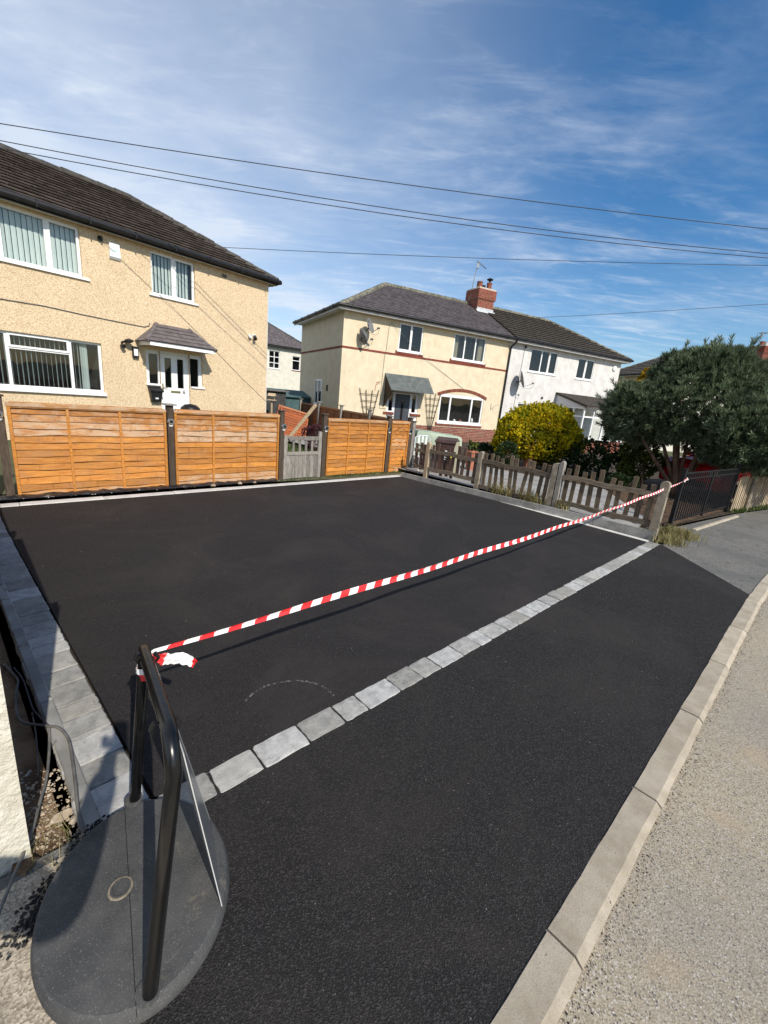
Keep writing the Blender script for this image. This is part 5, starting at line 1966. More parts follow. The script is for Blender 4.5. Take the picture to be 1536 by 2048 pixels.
# ================================================================== DISHES, AERIALS, TRELLISES
def dish(h, u, y, z, face, r_, label, mast=None):
    """satellite dish; face = world direction it looks along; mast = local wall point"""
    e = empty('satellite_dish')
    hm = h.matrix_basis
    c = hm @ Vector((u, -y, z))
    e.matrix_world = Matrix.Translation(c)
    tag(e, label, 'satellite dish', 'satellite dishes on the house fronts')
    d = Vector(face).normalized()
    q = d.to_track_quat('Z', 'Y').to_matrix().to_4x4()
    prof = [(.02, -.075), (r_ * .4, -.06), (r_ * .75, -.025), (r_, .02), (r_ * 1.03, .012), (r_ * .75, -.037), (r_ * .4, -.072), (.02, -.087)]
    MB().lathe(prof, 24, M=q @ Matrix.Scale(.9, 4, (1, 0, 0))).build('reflector', 'dish_grey', e, smooth=True)
    mb = MB()
    low = q @ Vector((0, -r_ * .9, .0))
    tip = q @ Vector((0, -r_ * .75, r_ * 1.25))
    mb.tube([low, tip], .013, 6)
    mb.build('lnb_arm', 'grey_metal', e)
    MB().tube([tip - (q.to_3x3() @ Vector((0, .0, -.02))), tip + (q.to_3x3() @ Vector((0, .03, -.09)))], .032, 8).build('lnb', 'dish_grey', e)
    wl_ = (hm @ Vector((u + .02, 0, z - .12))) - c
    mb = MB()
    bk = q @ Vector((0, 0, -.08))
    mb.tube([wl_, bk + Vector((0, 0, -.1)), bk + Vector((0, 0, .06))], .02, 6)
    mb.build('wall_bracket', 'black_plastic', e)
    s0 = tip + Vector((0, 0, -.03))
    MB().tube([s0, s0 + Vector((-.02, .01, -.16)), s0 + Vector((-.12, .06, -.22)), low + Vector((0, 0, -.06)), wl_], .006, 5).build('coax', 'cable_dark', e)
    return e


FD = az(112)
dish(h2, .95, .42, 4.36, FD + Vector((0, 0, .35)), .28, 'upper grey satellite dish near the left corner of the cream house')
dish(h2, .74, .28, 3.95, Vector((.55, .35, .3)), .30, 'lower grey satellite dish turned half away on the cream house')
dish(h3, 9.2, .40, 3.18, az(100) + Vector((0, 0, .3)), .40, 'dark grey satellite dish beside the downpipe on the white house')


def trellis(u, z0, z1, wt, wb, lean, label, seed):
    e = on_house(h2, 'trellis', u, -.05, z0, label, 'trellis', 'fan trellises beside the grey door')
    H = z1 - z0
    rr = random.Random(seed)
    for k in range(4):
        t = k / 3 - .5
        MB().tube([(t * wb + 0, 0, 0), (t * wt + lean, -.01, H * (1 - .05 * rr.random()))], .014, 5).build('stave', 'post_brown', e)
    for z in (.35, .52, .68, .85):
        w_ = wb + (wt - wb) * z
        lx = lean * z
        MB().tube([(lx - w_ / 2 - .04, -.022, H * z), (lx + w_ / 2 + .04, -.022, H * z)], .012, 5).build('cross_bar', 'post_brown', e)


trellis(1.36, .45, 2.02, .88, .18, -.06, 'dark fan trellis on the wall left of the grey door', 1)
trellis(4.47, .45, 2.12, .80, .14, -.02, 'dark fan trellis between the grey door and the big window', 2)
e = on_house(h2, 'wall_vent', 1.62, 0, 2.2, 'rusty hook on the cream wall above the left trellis', 'hook')
MB().tube([(-.05, -.01, -.25), (0, -.012, .1), (.16, -.08, .16), (.02, -.02, .0)], .012, 5).build('bracket', 'terracotta', e)
e = on_house(h2, 'hanging_bracket', 7.86, 0, 1.75, 'thin metal hanging basket bracket right of the big window', 'hook')
MB().tube([(0, -.01, -.2), (0, -.02, .15)], .01, 5).build('plate', 'grey_metal', e)
MB().tube([(0, -.02, -.12), (.1, -.16, .06), (.22, -.30, .14), (.20, -.3, .04)], .009, 5).build('arm', 'grey_metal', e)
e = on_house(h2, 'house_lamp', 2.05, 0, 1.65, 'small dark lantern under the felt canopy of the cream house', 'wall lamp')
MB().lathe([(.03, 0), (.07, .04), (.08, .2), (.02, .28)], 8, M=Matrix.Translation((0, -.1, 0))).build('lantern', 'black_plastic', e)
o = cable_or_shadow(h2, 'cable_or_shadow', [(1.98, .01, 4.62), (1.93, .012, 3.6), (1.9, .028, 3.5), (1.88, .012, 3.3), (1.84, .012, 1.4), (1.86, .012, 1.25), (2.15, .012, 1.25)], .008, 'cable_grey', 'thin cable running down the cream house left of its door')
o = cable_or_shadow(h2, 'cable_or_shadow', [(2.02, .03, 4.70), (2.6, .10, 4.28), (3.6, .06, 3.6), (5.0, .02, 2.95), (6.1, .012, 2.42)], .006, 'cable_grey', 'dropwire shadow built as a tube, slanting over the cream house front to the brick arch')  # tube put in for the dropwire's shadow across this front
o = cable_or_shadow(h3, 'cable_or_shadow', [(9.4, .012, 4.75), (9.35, .012, 3.5), (9.3, .012, 1.5), (9.28, .012, .3)], .008, 'cable_dark', 'thin dark cable running straight down the white house behind the dish')
for k, (h, u, z, lab) in enumerate(((h3, 9.42, 4.72, 'small black knob at the top of the white house cable'), (h3, 11.1, 2.45, 'small dark vent above the white house ground floor window'))):
    e = on_house(h, 'vent', u, 0, z, lab, 'vent')
    MB().lathe([(.05, 0), (.06, .05), (.02, .08)], 8, M=RX).build('body', 'black_plastic', e)
e = on_house(h2, 'gable_vent', -.0, 1.55, 1.75, 'small dark vent plate on the shaded gable of the cream house', 'vent')
MB().box((-.03, -.07, 0), (.0, .07, .25)).build('plate', 'post_brown', e)


def aerial(h, base, top, label, boom, n_el, el, m='grey_metal', r_=.022):
    e = empty('tv_aerial')
    hm = h.matrix_basis
    b, t = hm @ Vector(base), hm @ Vector(top)
    e.location = b
    tag(e, label, 'TV aerial', 'TV aerials on the chimneys')
    t = t - b
    MB().tube([(0, 0, 0), t], r_, 6).build('mast', m, e)
    bd = Vector(boom)
    a, c = t - Vector((0, 0, .08)) - bd * .15, t - Vector((0, 0, .08)) + bd
    MB().tube([a, c], .015, 5).build('boom', m, e)
    sd = bd.normalized().cross(Vector((0, 0, 1))).normalized()
    for k in range(n_el):
        p = a + (c - a) * ((k + .3) / n_el)
        MB().tube([p - sd * el * (1.1 - .5 * k / n_el), p + sd * el * (1.1 - .5 * k / n_el)], .008, 4).build('element', m, e)
    MB().cbox((t.x - .05, t.y - .05, t.z - .35), (t.x + .05, t.y + .05, t.z - .12), .02).build('bracket_box', m, e)
    return e


aerial(h2, (7.80, 2.9, 6.9), (7.95, 2.75, 8.75), 'tall thin TV aerial strapped to the left of the brick chimney', Vector((.50, .22, -.22)) * .95, 9, .13)
aerial(h4, (8.70, 2.6, 7.1), (8.78, 2.6, 8.75), 'TV aerial beside the far right brick chimney', Vector((.5, .5, .05)), 6, .28, r_=.03)


# overhead wires
def wire(pts, r_, label, ext=14):
    p0, p1 = pts[0], pts[-1]
    d0, d1 = (pts[0] - pts[1]).normalized(), (pts[-1] - pts[-2]).normalized()
    pp = [p0 + d0 * ext] + pts + [p1 + d1 * ext]
    o = MB().tube(pp, r_, 6).build('overhead_wire', 'cable_dark')
    tag(o, label, 'overhead wire', 'overhead wires crossing the sky')


def wpts(x0, y0, x1, y1, d0, d1, sag, n=14):
    a, b = PD(x0, y0, d0), PD(x1, y1, d1)
    return [a + (b - a) * (i / n) - Vector((0, 0, sag * 4 * (i / n) * (1 - i / n))) for i in range(n + 1)]


wire(wpts(0, 247, 1536, 458, 13, 15, .10), .0085, 'topmost overhead wire across the blue sky')
wire(wpts(0, 281, 1536, 507, 14, 16, .22), .009, 'second overhead wire from the top, upper of a close pair')
wire(wpts(0, 296, 1536, 516, 14, 16, .22), .009, 'third overhead wire from the top, lower of a close pair')
wire(wpts(452, 495, 1536, 531, 25, 30, .10), .013, 'overhead wire rising out from behind the tan house roof', ext=6)
wire(wpts(1060, 636, 1536, 608, 36, 40, .05), .015, 'lowest overhead wire above the roof of the white house', ext=6)

# ================================================================== SIGN STAND WITH BARRIER TAPE
SC = Vector((-.722, 1.052, 0))
st = empty('sign_stand', SC)
tag(st, 'black rubber disc sign stand with bent tube hoop in the foreground', 'sign stand')
N0, F0 = Vector((-.548, .803, 0)) - SC, Vector((-.919, 1.349, 0)) - SC
hd = (F0 - N0).normalized()
hs_ = Vector((hd.y, -hd.x, 0))
prof = [(1.0, 0), (1.004, .014), (.992, .030), (.970, .046), (.950, .0505), (.6, .056), (.0005, .058)]
base = MB().lathe(prof, 72, M=basis(Vector((0, 0, 0)), hd, hs_, Vector((0, 0, 1))) @ Matrix.Diagonal((.352, .292, 1, 1))).build('base', 'rubber_base', st)
for p in base.data.polygons:
    p.use_smooth = True
base.data.set_sharp_from_angle(angle=R(28)) if hasattr(base.data, 'set_sharp_from_angle') else None
MB().lathe([(.036, .0), (.036, .005), (.026, .006), (.025, .002), (.0, .002)], 20, M=Matrix.Translation((-.05, -.02, .0555))).build('centre_cap', 'rubber_base', base)
MB().lathe([(.027, .0), (.028, .0035), (.036, .004), (.038, .0)], 20, M=Matrix.Translation((-.05, -.02, .0572))).build('cap_ring', 'dust', base)
MB().lathe([(.0265, .0), (.0262, .0012)], 16, M=Matrix.Translation((-.05, -.02, .0574))).build('cap_hole', 'rubber_base', base)
# seam of the two halves
q = MB()
for sx0, sz0, sx1, sz1 in ((-.349, .0318, -.341, .0468), (-.341, .0468, -.334, .0512), (-.334, .0512, -.211, .0566), (-.211, .0566, -.02, .0586), (.03, .0586, .211, .0566), (.211, .0566, .334, .0512)):
    q.quad((sx0, -.0012, sz0), (sx1, -.0012, sz1), (sx1, .0012, sz1), (sx0, .0012, sz0))
q.build('seam', 'print_black', base, M=basis(hs_ * -.028, hd, Vector((-hd.y, hd.x, 0)), Vector((0, 0, 1))))
HT, rb_ = .80, .085
Bn, Bf = N0, F0
N0, F0 = N0 + hs_ * .092 + Vector((0, 0, .06)), F0 + hs_ * .070 - Vector((0, 0, .015))      # tops of the leaning hoop
hp_ = [Bn - hd * .022 - Vector((0, 0, -.02)), N0 + Vector((0, 0, HT - rb_))]
for k in range(1, 9):
    a = PI / 2 * k / 8
    hp_.append(N0 + hd * (rb_ - rb_ * math.cos(a)) + Vector((0, 0, HT - rb_ + rb_ * math.sin(a))))
for k in range(0, 9):
    a = PI / 2 * k / 8
    hp_.append(F0 - hd * (rb_ - rb_ * math.sin(a)) + Vector((0, 0, HT - rb_ + rb_ * math.cos(a))))
hp_.append(Bf)
hoop = MB().tube(hp_, .0205, 20).build('hoop', 'black_paint', st, smooth=True)
for P in (Bn - hd * .012, Bf):
    MB().lathe([(.034, .0), (.034, .012), (.026, .014)], 18, M=Matrix.Translation(P + Vector((0, 0, .045)))).build('collar', 'rubber_base', st)
# flaking tape remnants on the top bar
for k, (t, s) in enumerate(((.16, 1), (.18, -1), (.80, 1), (.84, -1))):
    P = N0 + (F0 - N0) * t + Vector((0, 0, HT - .005)) + hs_ * .024 * s
    MB().tube([P + Vector((0, 0, .012)), P + hs_ * .012 * s + Vector((0, 0, -.01)), P + hd * .02 + hs_ * .004 * s + Vector((0, 0, -.04))], [.008, .006, .003], 6).build('clip', 'black_plastic', hoop)
# grey sign plate leaning from the base to the hoop
cN, cB = G(443, 1813, .056) - SC, G(424, 1652, .02) - SC
cT1 = N0 + hd * .04 + hs_ * .027 + Vector((0, 0, .735))
cT2 = F0 - hd * .05 + hs_ * .027 + Vector((0, 0, .735))
nrm = (cB - cN).cross(cT1 - cN).normalized()
vs_ = [cN, cB, cT2, cT1]
vs2 = [p + nrm * .003 for p in vs_]
MB().add(vs_ + vs2, [(0, 1, 2, 3), (7, 6, 5, 4)], 0).add(vs_ + vs2, [(0, 4, 5, 1), (1, 5, 6, 2), (2, 6, 7, 3), (3, 7, 4, 0)], 1).build('sign_plate', ['clear_sheet', 'sign_edge'], st)

# barrier tape
TA = SC + F0 - hd * .03 + Vector((0, 0, HT - .035)) + hs_ * .025
gp = GM @ Vector((.02, -.035, 0))
TB = Vector((gp.x, gp.y, PD(1346, 958, gp.xy.length).z))
dT = (TB - TA)
LT = dT.length
ux = dT.normalized()
sideT = ux.cross(Vector((0, 0, 1))).normalized()
upT = sideT.cross(ux).normalized()


def tape_edge(s):
    """top and bottom edge points of the strip at length s"""
    t = s / LT
    c = TA + dT * t - Vector((0, 0, .065 * 4 * t * (1 - t)))
    th = R(-35) + R(30) * min(1, s / 2.5) + R(13) * math.sin(s * 1.7) + R(7) * math.sin(s * 4.3) + R(30) * max(0, (s - LT + .8) / .8)
    wv = (upT * math.cos(th) + sideT * math.sin(th)).normalized()
    w_ = .0172 * (min(1, .4 + s / 1.6)) * (1 - .55 * max(0, (s - LT + .5) / .5))
    cur = sideT * .006 * math.sin(s * 5)
    return c + wv * w_ + cur, c - wv * w_ + cur, c - sideT * .004


mb = MB()
ns = int(LT / .060)
seg = LT / ns
slant = .010
SUB = 4
for i in range(ns):
    for j in range(SUB):
        s0, s1 = seg * (i + j / SUB), seg * (i + (j + 1) / SUB)
        t0, t1 = max(0, min(LT, s0 + slant)), max(0, min(LT, s1 + slant))
        b0, b1 = max(0, min(LT, s0 - slant)), max(0, min(LT, s1 - slant))
        A, B_ = tape_edge(t0)[0], tape_edge(t1)[0]
        C_, D_ = tape_edge(b1)[1], tape_edge(b0)[1]
        m0 = (tape_edge(s0)[2], tape_edge(s1)[2])
        mb.add([A, B_, m0[1], m0[0]], [(0, 1, 2, 3)], i % 2)
        mb.add([m0[0], m0[1], C_, D_], [(0, 1, 2, 3)], i % 2)
tape = mb.build('barrier_tape', ['tape_white', 'tape_red'], smooth=False)
tag(tape, 'red and white striped barrier tape stretched across the new drive', 'barrier tape')


def crumple(name, O, X, Y, L, W, nx, ny, seed, amp, stripes=.095, phase=0.0, taper=.0):
    rr = random.Random(seed)
    vs_, fs, ms = [], [], []
    Z = X.cross(Y).normalized()
    for i in range(nx + 1):
        for j in range(ny + 1):
            u, v = i / nx, j / ny - .5
            w_ = W * (1 - taper * u) * (.25 + .75 * min(1, u * 3))
            p = O + X * (L * u) + Y * (w_ * v) + Z * (amp * (math.sin(u * 9 + v * 5 + seed) * .6 + rr.uniform(-.5, .5)) * min(1, u * 4)) + Y * rr.uniform(-.004, .004)
            p += Y * (amp * math.sin(u * 7 + seed))
            vs_.append(p)
    mb = MB()
    for i in range(nx):
        for j in range(ny):
            a = i * (ny + 1) + j
            b = a + ny + 1
            mb.f.append((a, b, b + 1, a + 1))
            mb.m.append(int((L * (i + .5) / nx + phase + .02 * (j / ny - .5)) / stripes) % 2)
    mb.v = [tuple(p) for p in vs_]
    return mb.build(name, ['tape_white', 'tape_red'], tape)


tailO = TA + Vector((.0, 0, -.012))
pA, pB = G(322, 1312, .70), PD(398, 1322, math.hypot(TA.x, TA.y))
Xv = (PD(392, 1326, (TA.xy).length + .03) - tailO)
crumple('tape_tail', tailO, Xv.normalized(), Vector((0, 0, 1)).cross(Xv.normalized()).cross(Xv.normalized()).normalized() * -1, Xv.length * 1.0, .062, 18, 6, 3, .008, .11, .165, .45)
MB().tube([F0 + SC + Vector((0, 0, HT - .16)), F0 + SC + Vector((0, 0, HT - .115))], .0248, 14, caps=False).build('tape_wrap', 'tape_red', tape)
MB().tube([F0 + SC + Vector((0, 0, HT - .13)) - hs_ * .004 - hd * .002, F0 + SC + Vector((0, 0, HT - .105)) - hs_ * .004 - hd * .002], .0248, 14, caps=False).build('tape_wrap', 'tape_white', tape)
crumple('tape_knot', TB - ux * .06 + Vector((0, 0, .0)), Vector((ux.x, ux.y, .05)).normalized(), Vector((0, 0, 1)), .26, .07, 12, 4, 8, .018, .05, 0, .4)

# ================================================================== LEFT CORNER: cables, rubble, litter
def ground_cable(name, pix, r_, m, label, zs=None):
    pts = []
    for i, (x, y, z) in enumerate(pix):
        pts.append(G(x, y, z))
    # smooth by Catmull-Rom
    out = []
    for i in range(len(pts) - 1):
        p0, p1, p2, p3 = pts[max(0, i - 1)], pts[i], pts[i + 1], pts[min(len(pts) - 1, i + 2)]
        for k in range(6):
            t = k / 6
            out.append(.5 * ((2 * p1) + (p2 - p0) * t + (2 * p0 - 5 * p1 + 4 * p2 - p3) * t * t + (3 * p1 - p0 - 3 * p2 + p3) * t ** 3))
    out.append(pts[-1])
    o = MB().tube(out, r_, 8).build(name, m, smooth=True)
    tag(o, label, 'cable', 'loose cables by the white post')


ground_cable('loose_cable', [(8, 1328, -.02), (24, 1345, -.02), (36, 1362, -.01), (31, 1390, -.02), (34, 1430, -.01), (46, 1445, .0), (70, 1449, .015), (94, 1452, .025), (115, 1455, .03), (130, 1468, .03), (140, 1490, .03), (150, 1560, .03), (156, 1620, .03), (168, 1664, .005)], .0062, 'cable_grey', 'grey armoured cable looping over the pin kerb')
ground_cable('loose_cable', [(98, 1452, .02), (99, 1480, .01), (97, 1520, .0), (92, 1560, .0), (78, 1610, .01), (66, 1655, .03), (45, 1710, .04), (20, 1770, .04), (-12, 1850, .03)], .0062, 'cable_grey', 'grey cable hanging down past the foot of the white post')
ground_cable('loose_cable', [(28, 1335, -.01), (46, 1360, .0), (58, 1395, .0), (66, 1418, .0), (80, 1435, .01), (98, 1452, .02)], .004, 'cable_dark', 'thin dark cable in the shaded gap beside the pin kerb')
ground_cable('loose_cable', [(64, 1425, -.02), (72, 1470, -.02), (76, 1540, -.02), (72, 1555, -.02)], .0035, 'cable_grey', 'thin grey cable lying straight in the shaded gap')
ground_cable('loose_cable', [(74, 1615, .03), (55, 1628, .06), (30, 1645, .08), (10, 1680, .08), (-10, 1710, .08)], .0035, 'cable_grey', 'thin pale cable bending across the white post')

rr = random.Random(12)
mb = MB()
for i in range(1500):
    # black asphalt crumbs heaped along the edge of the base
    t = rr.random()
    p = G(206, 1652).lerp(G(40, 1880), t) + Vector((rr.gauss(0, .028), rr.gauss(0, .028), 0))
    rock(mb, (p.x, p.y, rr.uniform(-.01, .012)), rr.uniform(.002, .007), rr)
mb.build('crumbs', 'crumb', kind='stuff')
mb = MB()
for i in range(800):
    x, y = rr.uniform(20, 172), rr.uniform(1540, 1700)
    if rr.random() < .3:
        x, y = rr.uniform(0, 120), rr.uniform(1700, 1860)
    p = G(x, y, -.03)
    rock(mb, tuple(p), rr.choice((.002, .003, .004, .005, .008)), rr, rr.choice((0, 0, 1)))
mb.build('gravel', ['pebble', 'dead_leaf'], kind='stuff')
for (x, y, r_, m, lab) in ((52, 1742, .055, 'soil', 'large brown lump of stone at the foot of the white post'), (148, 1640, .022, 'pebble', 'pale stone on the soil beside the pin kerb')):
    mb = MB()
    rock(mb, (0, 0, 0), r_, rr, flat=.7)
    o = mb.build('stone', m)
    o.location = G(x, y, -.03)
    tag(o, lab, 'stone', 'stones by the white post')
p = G(123, 1634, -.015)
n = 8
vs_ = [(-.045, 0, .004)] + [(-.045 + .09 * k / n, .026 * math.sin(PI * k / n), .006 + .006 * math.sin(k)) for k in range(1, n)] + [(.045, 0, .002)] + [(-.045 + .09 * k / n, -.026 * math.sin(PI * k / n), .004) for k in range(n - 1, 0, -1)]
o = MB().add(vs_, [tuple(range(len(vs_)))]).build('dead_leaf', 'dead_leaf')
o.location = p
o.rotation_euler = (.1, .15, R(70))
tag(o, 'pale dead leaf on the soil between the white post and the setts', 'leaf')


def grass(name, centre_fn, n, h, m, seed, lean=.5, w_=.006, label=None, kind='stuff'):
    rr = random.Random(seed)
    mb = MB()
    for i in range(n):
        p = centre_fn(rr)
        a = rr.uniform(0, 2 * PI)
        hh = h * rr.uniform(.4, 1.1)
        l = lean * hh * rr.uniform(.2, 1.3)
        s = Vector((math.cos(a + PI / 2), math.sin(a + PI / 2), 0)) * w_
        d = Vector((math.cos(a), math.sin(a), 0)) * l
        m1, tp = p + d * .35 + Vector((0, 0, hh * .62)), p + d + Vector((0, 0, hh))
        mb.add([p - s, p + s, m1 + s * .7, m1 - s * .7, tp], [(0, 1, 2, 3), (3, 2, 4)])
    return mb.build(name, m, kind=kind)


tuft_c = [G(1335, 1070), G(1352, 1072), G(1366, 1076), G(1340, 1086)]
grass('grass_tuft', lambda r: r.choice(tuft_c) + Vector((r.gauss(0, .12), r.gauss(0, .10), 0)), 900, .17, 'dry_grass', 1, .8, .005)
ptuft = [pk(u, -.02, .05).translation for u in (1.95, 2.1, 2.25, 2.55, 2.75, 2.9, 1.5)]
grass('grass_tuft', lambda r: r.choice(ptuft) + Vector((r.gauss(0, .07), r.gauss(0, .07), .05)), 520, .24, 'dry_grass', 2, 1.2, .006)
grass('weeds', lambda r: GB1.lerp(PL0 + (PL1 - PL0).normalized() * 3, r.random()) + Vector((r.gauss(.04, .06), r.gauss(-.08, .05), 0)), 420, .10, 'grass_blade', 3, .9, .008)
lawn_q = [fm(1.7).translation, fm(3.2).translation]
grass('lawn_grass', lambda r: fm(r.uniform(.8, 4.9), r.uniform(.3, 4.2)).translation, 9000, .10, 'grass_blade', 4, .6, .007)
grass('lawn_grass', lambda r: fm(r.uniform(2.9, 5.5), r.uniform(-.16, -.02)).translation, 500, .05, 'grass_blade', 14, .8, .005)
grass('dry_stalks', lambda r: G(r.uniform(40, 150), r.uniform(1660, 1760), -.03), 60, .10, 'dry_grass', 5, 1.6, .0012)


# ================================================================== PLANTS
def leaf_cluster(mb, c, d, rr, L, W, n, spread, mi=0):
    """n narrow leaves fanned about direction d"""
    d = d.normalized()
    a = d.orthogonal().normalized()
    b = d.cross(a)
    for i in range(n):
        an = rr.uniform(0, 2 * PI)
        sp = spread * rr.uniform(.25, 1)
        v = (d + (a * math.cos(an) + b * math.sin(an)) * sp).normalized()
        s = v.cross(Vector((rr.uniform(-1, 1), rr.uniform(-1, 1), rr.uniform(-1, 1)))).normalized() * W * .5
        l = L * rr.uniform(.7, 1.15)
        mb.add([c - s * .5, c + s * .5, c + v * l * .6 + s, c + v * l, c + v * l * .6 - s], [(0, 1, 2, 3, 4)], mi)


def crown(parent, name, m, lobes, per_m2, L, W, n, spread, seed, upbias=.3, inner=.35, core_m=None):
    """lobes: (centre Vector, rx, ry, rz). leaves on and inside the lobes' surfaces"""
    rr = random.Random(seed)
    mb = MB()
    for c, rx, ry, rz in lobes:
        area = 4 * PI * ((rx * ry + ry * rz + rx * rz) / 3)
        for i in range(int(area * per_m2)):
            v = Vector((rr.gauss(0, 1), rr.gauss(0, 1), rr.gauss(0, 1))).normalized()
            k = 1 - inner * rr.random() ** 2
            k *= 1 + .10 * math.sin(v.x * 7 + seed) * math.sin(v.y * 6 + v.z * 5)
            p = c + Vector((v.x * rx, v.y * ry, v.z * rz)) * k
            # skip points deep inside another lobe
            deep = False
            for c2, ax, ay, az_ in lobes:
                if c2 is c:
                    continue
                q = p - c2
                if (q.x / ax) ** 2 + (q.y / ay) ** 2 + (q.z / az_) ** 2 < .45:
                    deep = True
                    break
            if deep:
                continue
            leaf_cluster(mb, p, v + Vector((0, 0, upbias)), rr, L, W, n, spread)
    return mb.build(name, m, parent)


def lobe(px, py, d, r_px, sy=1.0, sz=1.0):
    r_ = r_px / FPX * d
    return (PD(px, py, d), r_, r_ * sy, r_ * sz)


# pine
PB = G(1350, 990, .02)
pine = empty('pine_tree', PB)
tag(pine, 'large dark blue green pine with several bare leaning stems on the right', 'tree')
D0 = math.hypot(PB.x, PB.y)
lob = [lobe(1274, 822, D0 - .2, 50), lobe(1300, 820, D0 + .1, 48), lobe(1350, 822, D0 - .3, 56), lobe(1282, 856, D0, 36, 1, .8), lobe(1395, 768, D0 + .2, 60), lobe(1425, 822, D0 - .2, 54), lobe(1385, 806, D0 + .3, 58), lobe(1440, 800, D0 + .5, 70),
       lobe(1456, 790, D0 + .2, 56), lobe(1482, 868, D0 - .5, 62), lobe(1548, 852, D0, 58), lobe(1555, 882, D0 - .4, 52), lobe(1350, 748, D0 + .3, 36), lobe(1425, 735, D0 + .2, 30),
       lobe(1474, 746, D0 + .1, 27), lobe(1248, 803, D0, 28), lobe(1244, 848, D0, 28), lobe(1610, 885, D0 + .2, 62), lobe(1478, 912, D0 - .6, 26, 1, .8), lobe(1320, 855, D0 - .1, 26, 1, .7), lobe(1236, 826, D0, 22), lobe(1468, 895, D0 - .5, 22), lobe(1506, 900, D0 - .7, 32), lobe(1446, 885, D0 - .5, 34, 1, .8), lobe(1536, 888, D0 - .7, 42),
       lobe(1380, 742, D0 + .3, 30), lobe(1456, 742, D0 + .2, 34),
       lobe(1420, 800, D0 + 1.0, 84), lobe(1345, 815, D0 + .9, 62), lobe(1496, 835, D0 + 1.0, 70)]
lob = [(c - PB, a * .87, b * .87, z * .87) for c, a, b, z in lob]
crown(pine, 'crown', 'pine_needles', lob, 175, .155, .0135, 16, .75, 21, .4, .5)
rr = random.Random(77)
mb = MB()
for c, a, b, z in lob:
    for k in range(11):
        v = Vector((rr.gauss(0, 1), rr.gauss(0, 1), rr.gauss(.35, .9))).normalized()
        p = c + Vector((v.x * a, v.y * b, v.z * z)) * .95
        d = (v + Vector((0, 0, .55))).normalized()
        for q in range(rr.choice((3, 4, 5, 6))):
            leaf_cluster(mb, p + d * (.07 * q), d, rr, .15, .0135, 12, .75)
mb.build('sprigs', 'pine_needles', pine)
rr = random.Random(5)
mb = MB()
for (x, y, n_) in ((1412, 712, 6), (1420, 706, 6), (1474, 712, 6), (1468, 706, 6), (1440, 724, 6), (1400, 724, 6), (1385, 730, 6)):
    c = PD(x, y + 22, D0 + .2) - PB
    for k in range(n_):
        leaf_cluster(mb, c + Vector((rr.uniform(-.08, .08), rr.uniform(-.08, .08), k * .045)), Vector((rr.uniform(-.5, .5), rr.uniform(-.5, .5), 1)), rr, .15, .0135, 12, .6)
mb.build('shoots', 'pine_needles', pine)
for k, (px, py, r0) in enumerate(((1298, 900, .055), (1326, 885, .055), (1350, 880, .065), (1376, 880, .05), (1404, 893, .06), (1360, 830, .045), (1440, 870, .05))):
    tip = PD(px, py, D0 + (-.3, .1, -.1, .2, -.1, .3, .2)[k]) - PB
    top = tip + (tip.normalized() * .9 if k < 5 else tip.normalized() * .5)
    midp = Vector((tip.x * (.35 if k != 4 else .55), tip.y * .35, tip.z * .38))
    MB().tube([Vector((tip.x * .04, tip.y * .04, -.05)), Vector((tip.x * .10, tip.y * .1, tip.z * .12)), midp, tip * .78, tip, top], [r0 * 1.3, r0 * 1.15, r0, r0 * .8, r0 * .65, r0 * .3], 8).build('trunk', 'bark', pine, smooth=True)

# golden conifer bush
YB = G(1060, 940, -.02)
yb = empty('golden_bush', YB)
tag(yb, 'rounded golden yellow conifer bush in front of the white house', 'bush')
DY = YB.xy.length
lob = [lobe(1032, 862, DY, 36), lobe(1062, 848, DY, 34), lobe(1100, 856, DY, 42), lobe(1132, 878, DY, 27), lobe(1012, 882, DY - .1, 24), lobe(1060, 880, DY - .3, 36), lobe(1105, 885, DY - .2, 34), lobe(1085, 838, DY, 24), lobe(1045, 840, DY, 22), lobe(1146, 894, DY, 16),
       lobe(1080, 870, DY + .5, 55), lobe(1060, 862, DY + .2, 40), lobe(1112, 872, DY + .2, 40), lobe(1085, 880, DY, 30)]
lob = [(c - YB, a * .93, b * .93, z * .93) for c, a, b, z in lob]
rr = random.Random(78)
mb = MB()
for c, a, b, z in lob[:10]:
    for k in range(26):
        v = Vector((rr.gauss(0, 1), rr.gauss(0, 1), rr.gauss(.5, .8))).normalized()
        p = c + Vector((v.x * a, v.y * b, v.z * z))
        d = (v + Vector((0, 0, .7))).normalized()
        for q in range(rr.choice((2, 3, 4))):
            leaf_cluster(mb, p + d * (.05 * q), d, rr, .08, .035, 5, .7)
mb.build('sprigs', 'golden_leaves', yb)
crown(yb, 'crown', 'golden_leaves', lob, 440, .085, .045, 6, .7, 31, .45, .4)
for k in range(7):
    x = -.35 + .12 * k
    MB().tube([(x * .25, 0, -.05), (x * .6, .02, .25), (x * 1.3, .05, .75)], [.035, .028, .015], 6).build('stem', 'bark', yb, smooth=True)


def bush(name, px, py, zb, lobs, m, label, per, L, W, n, spread, seed, group=None, cat='shrub', dd=0.0, stems=3):
    B0 = G(px, py, zb)
    e = empty(name, B0)
    tag(e, label, cat, group)
    d = B0.xy.length + dd
    ll = [lobe(x, y, d + (o_ if len(r_) else 0), r_[0], 1, r_[1] if len(r_) > 1 else 1) for x, y, o_, r_ in lobs]
    ll = [(c - B0, a, b, z) for c, a, b, z in ll]
    crown(e, 'foliage', m, ll, per, L, W, n, spread, seed)
    mz = max(c.z for c, *_ in ll)
    for k in range(stems):
        c = ll[k % len(ll)][0]
        MB().tube([(0, 0, -.05), (c.x * .5 + .02 * k, c.y * .5, c.z * .5), (c.x, c.y, c.z)], [.03, .02, .01], 5).build('stem', 'bark', e)
    return e


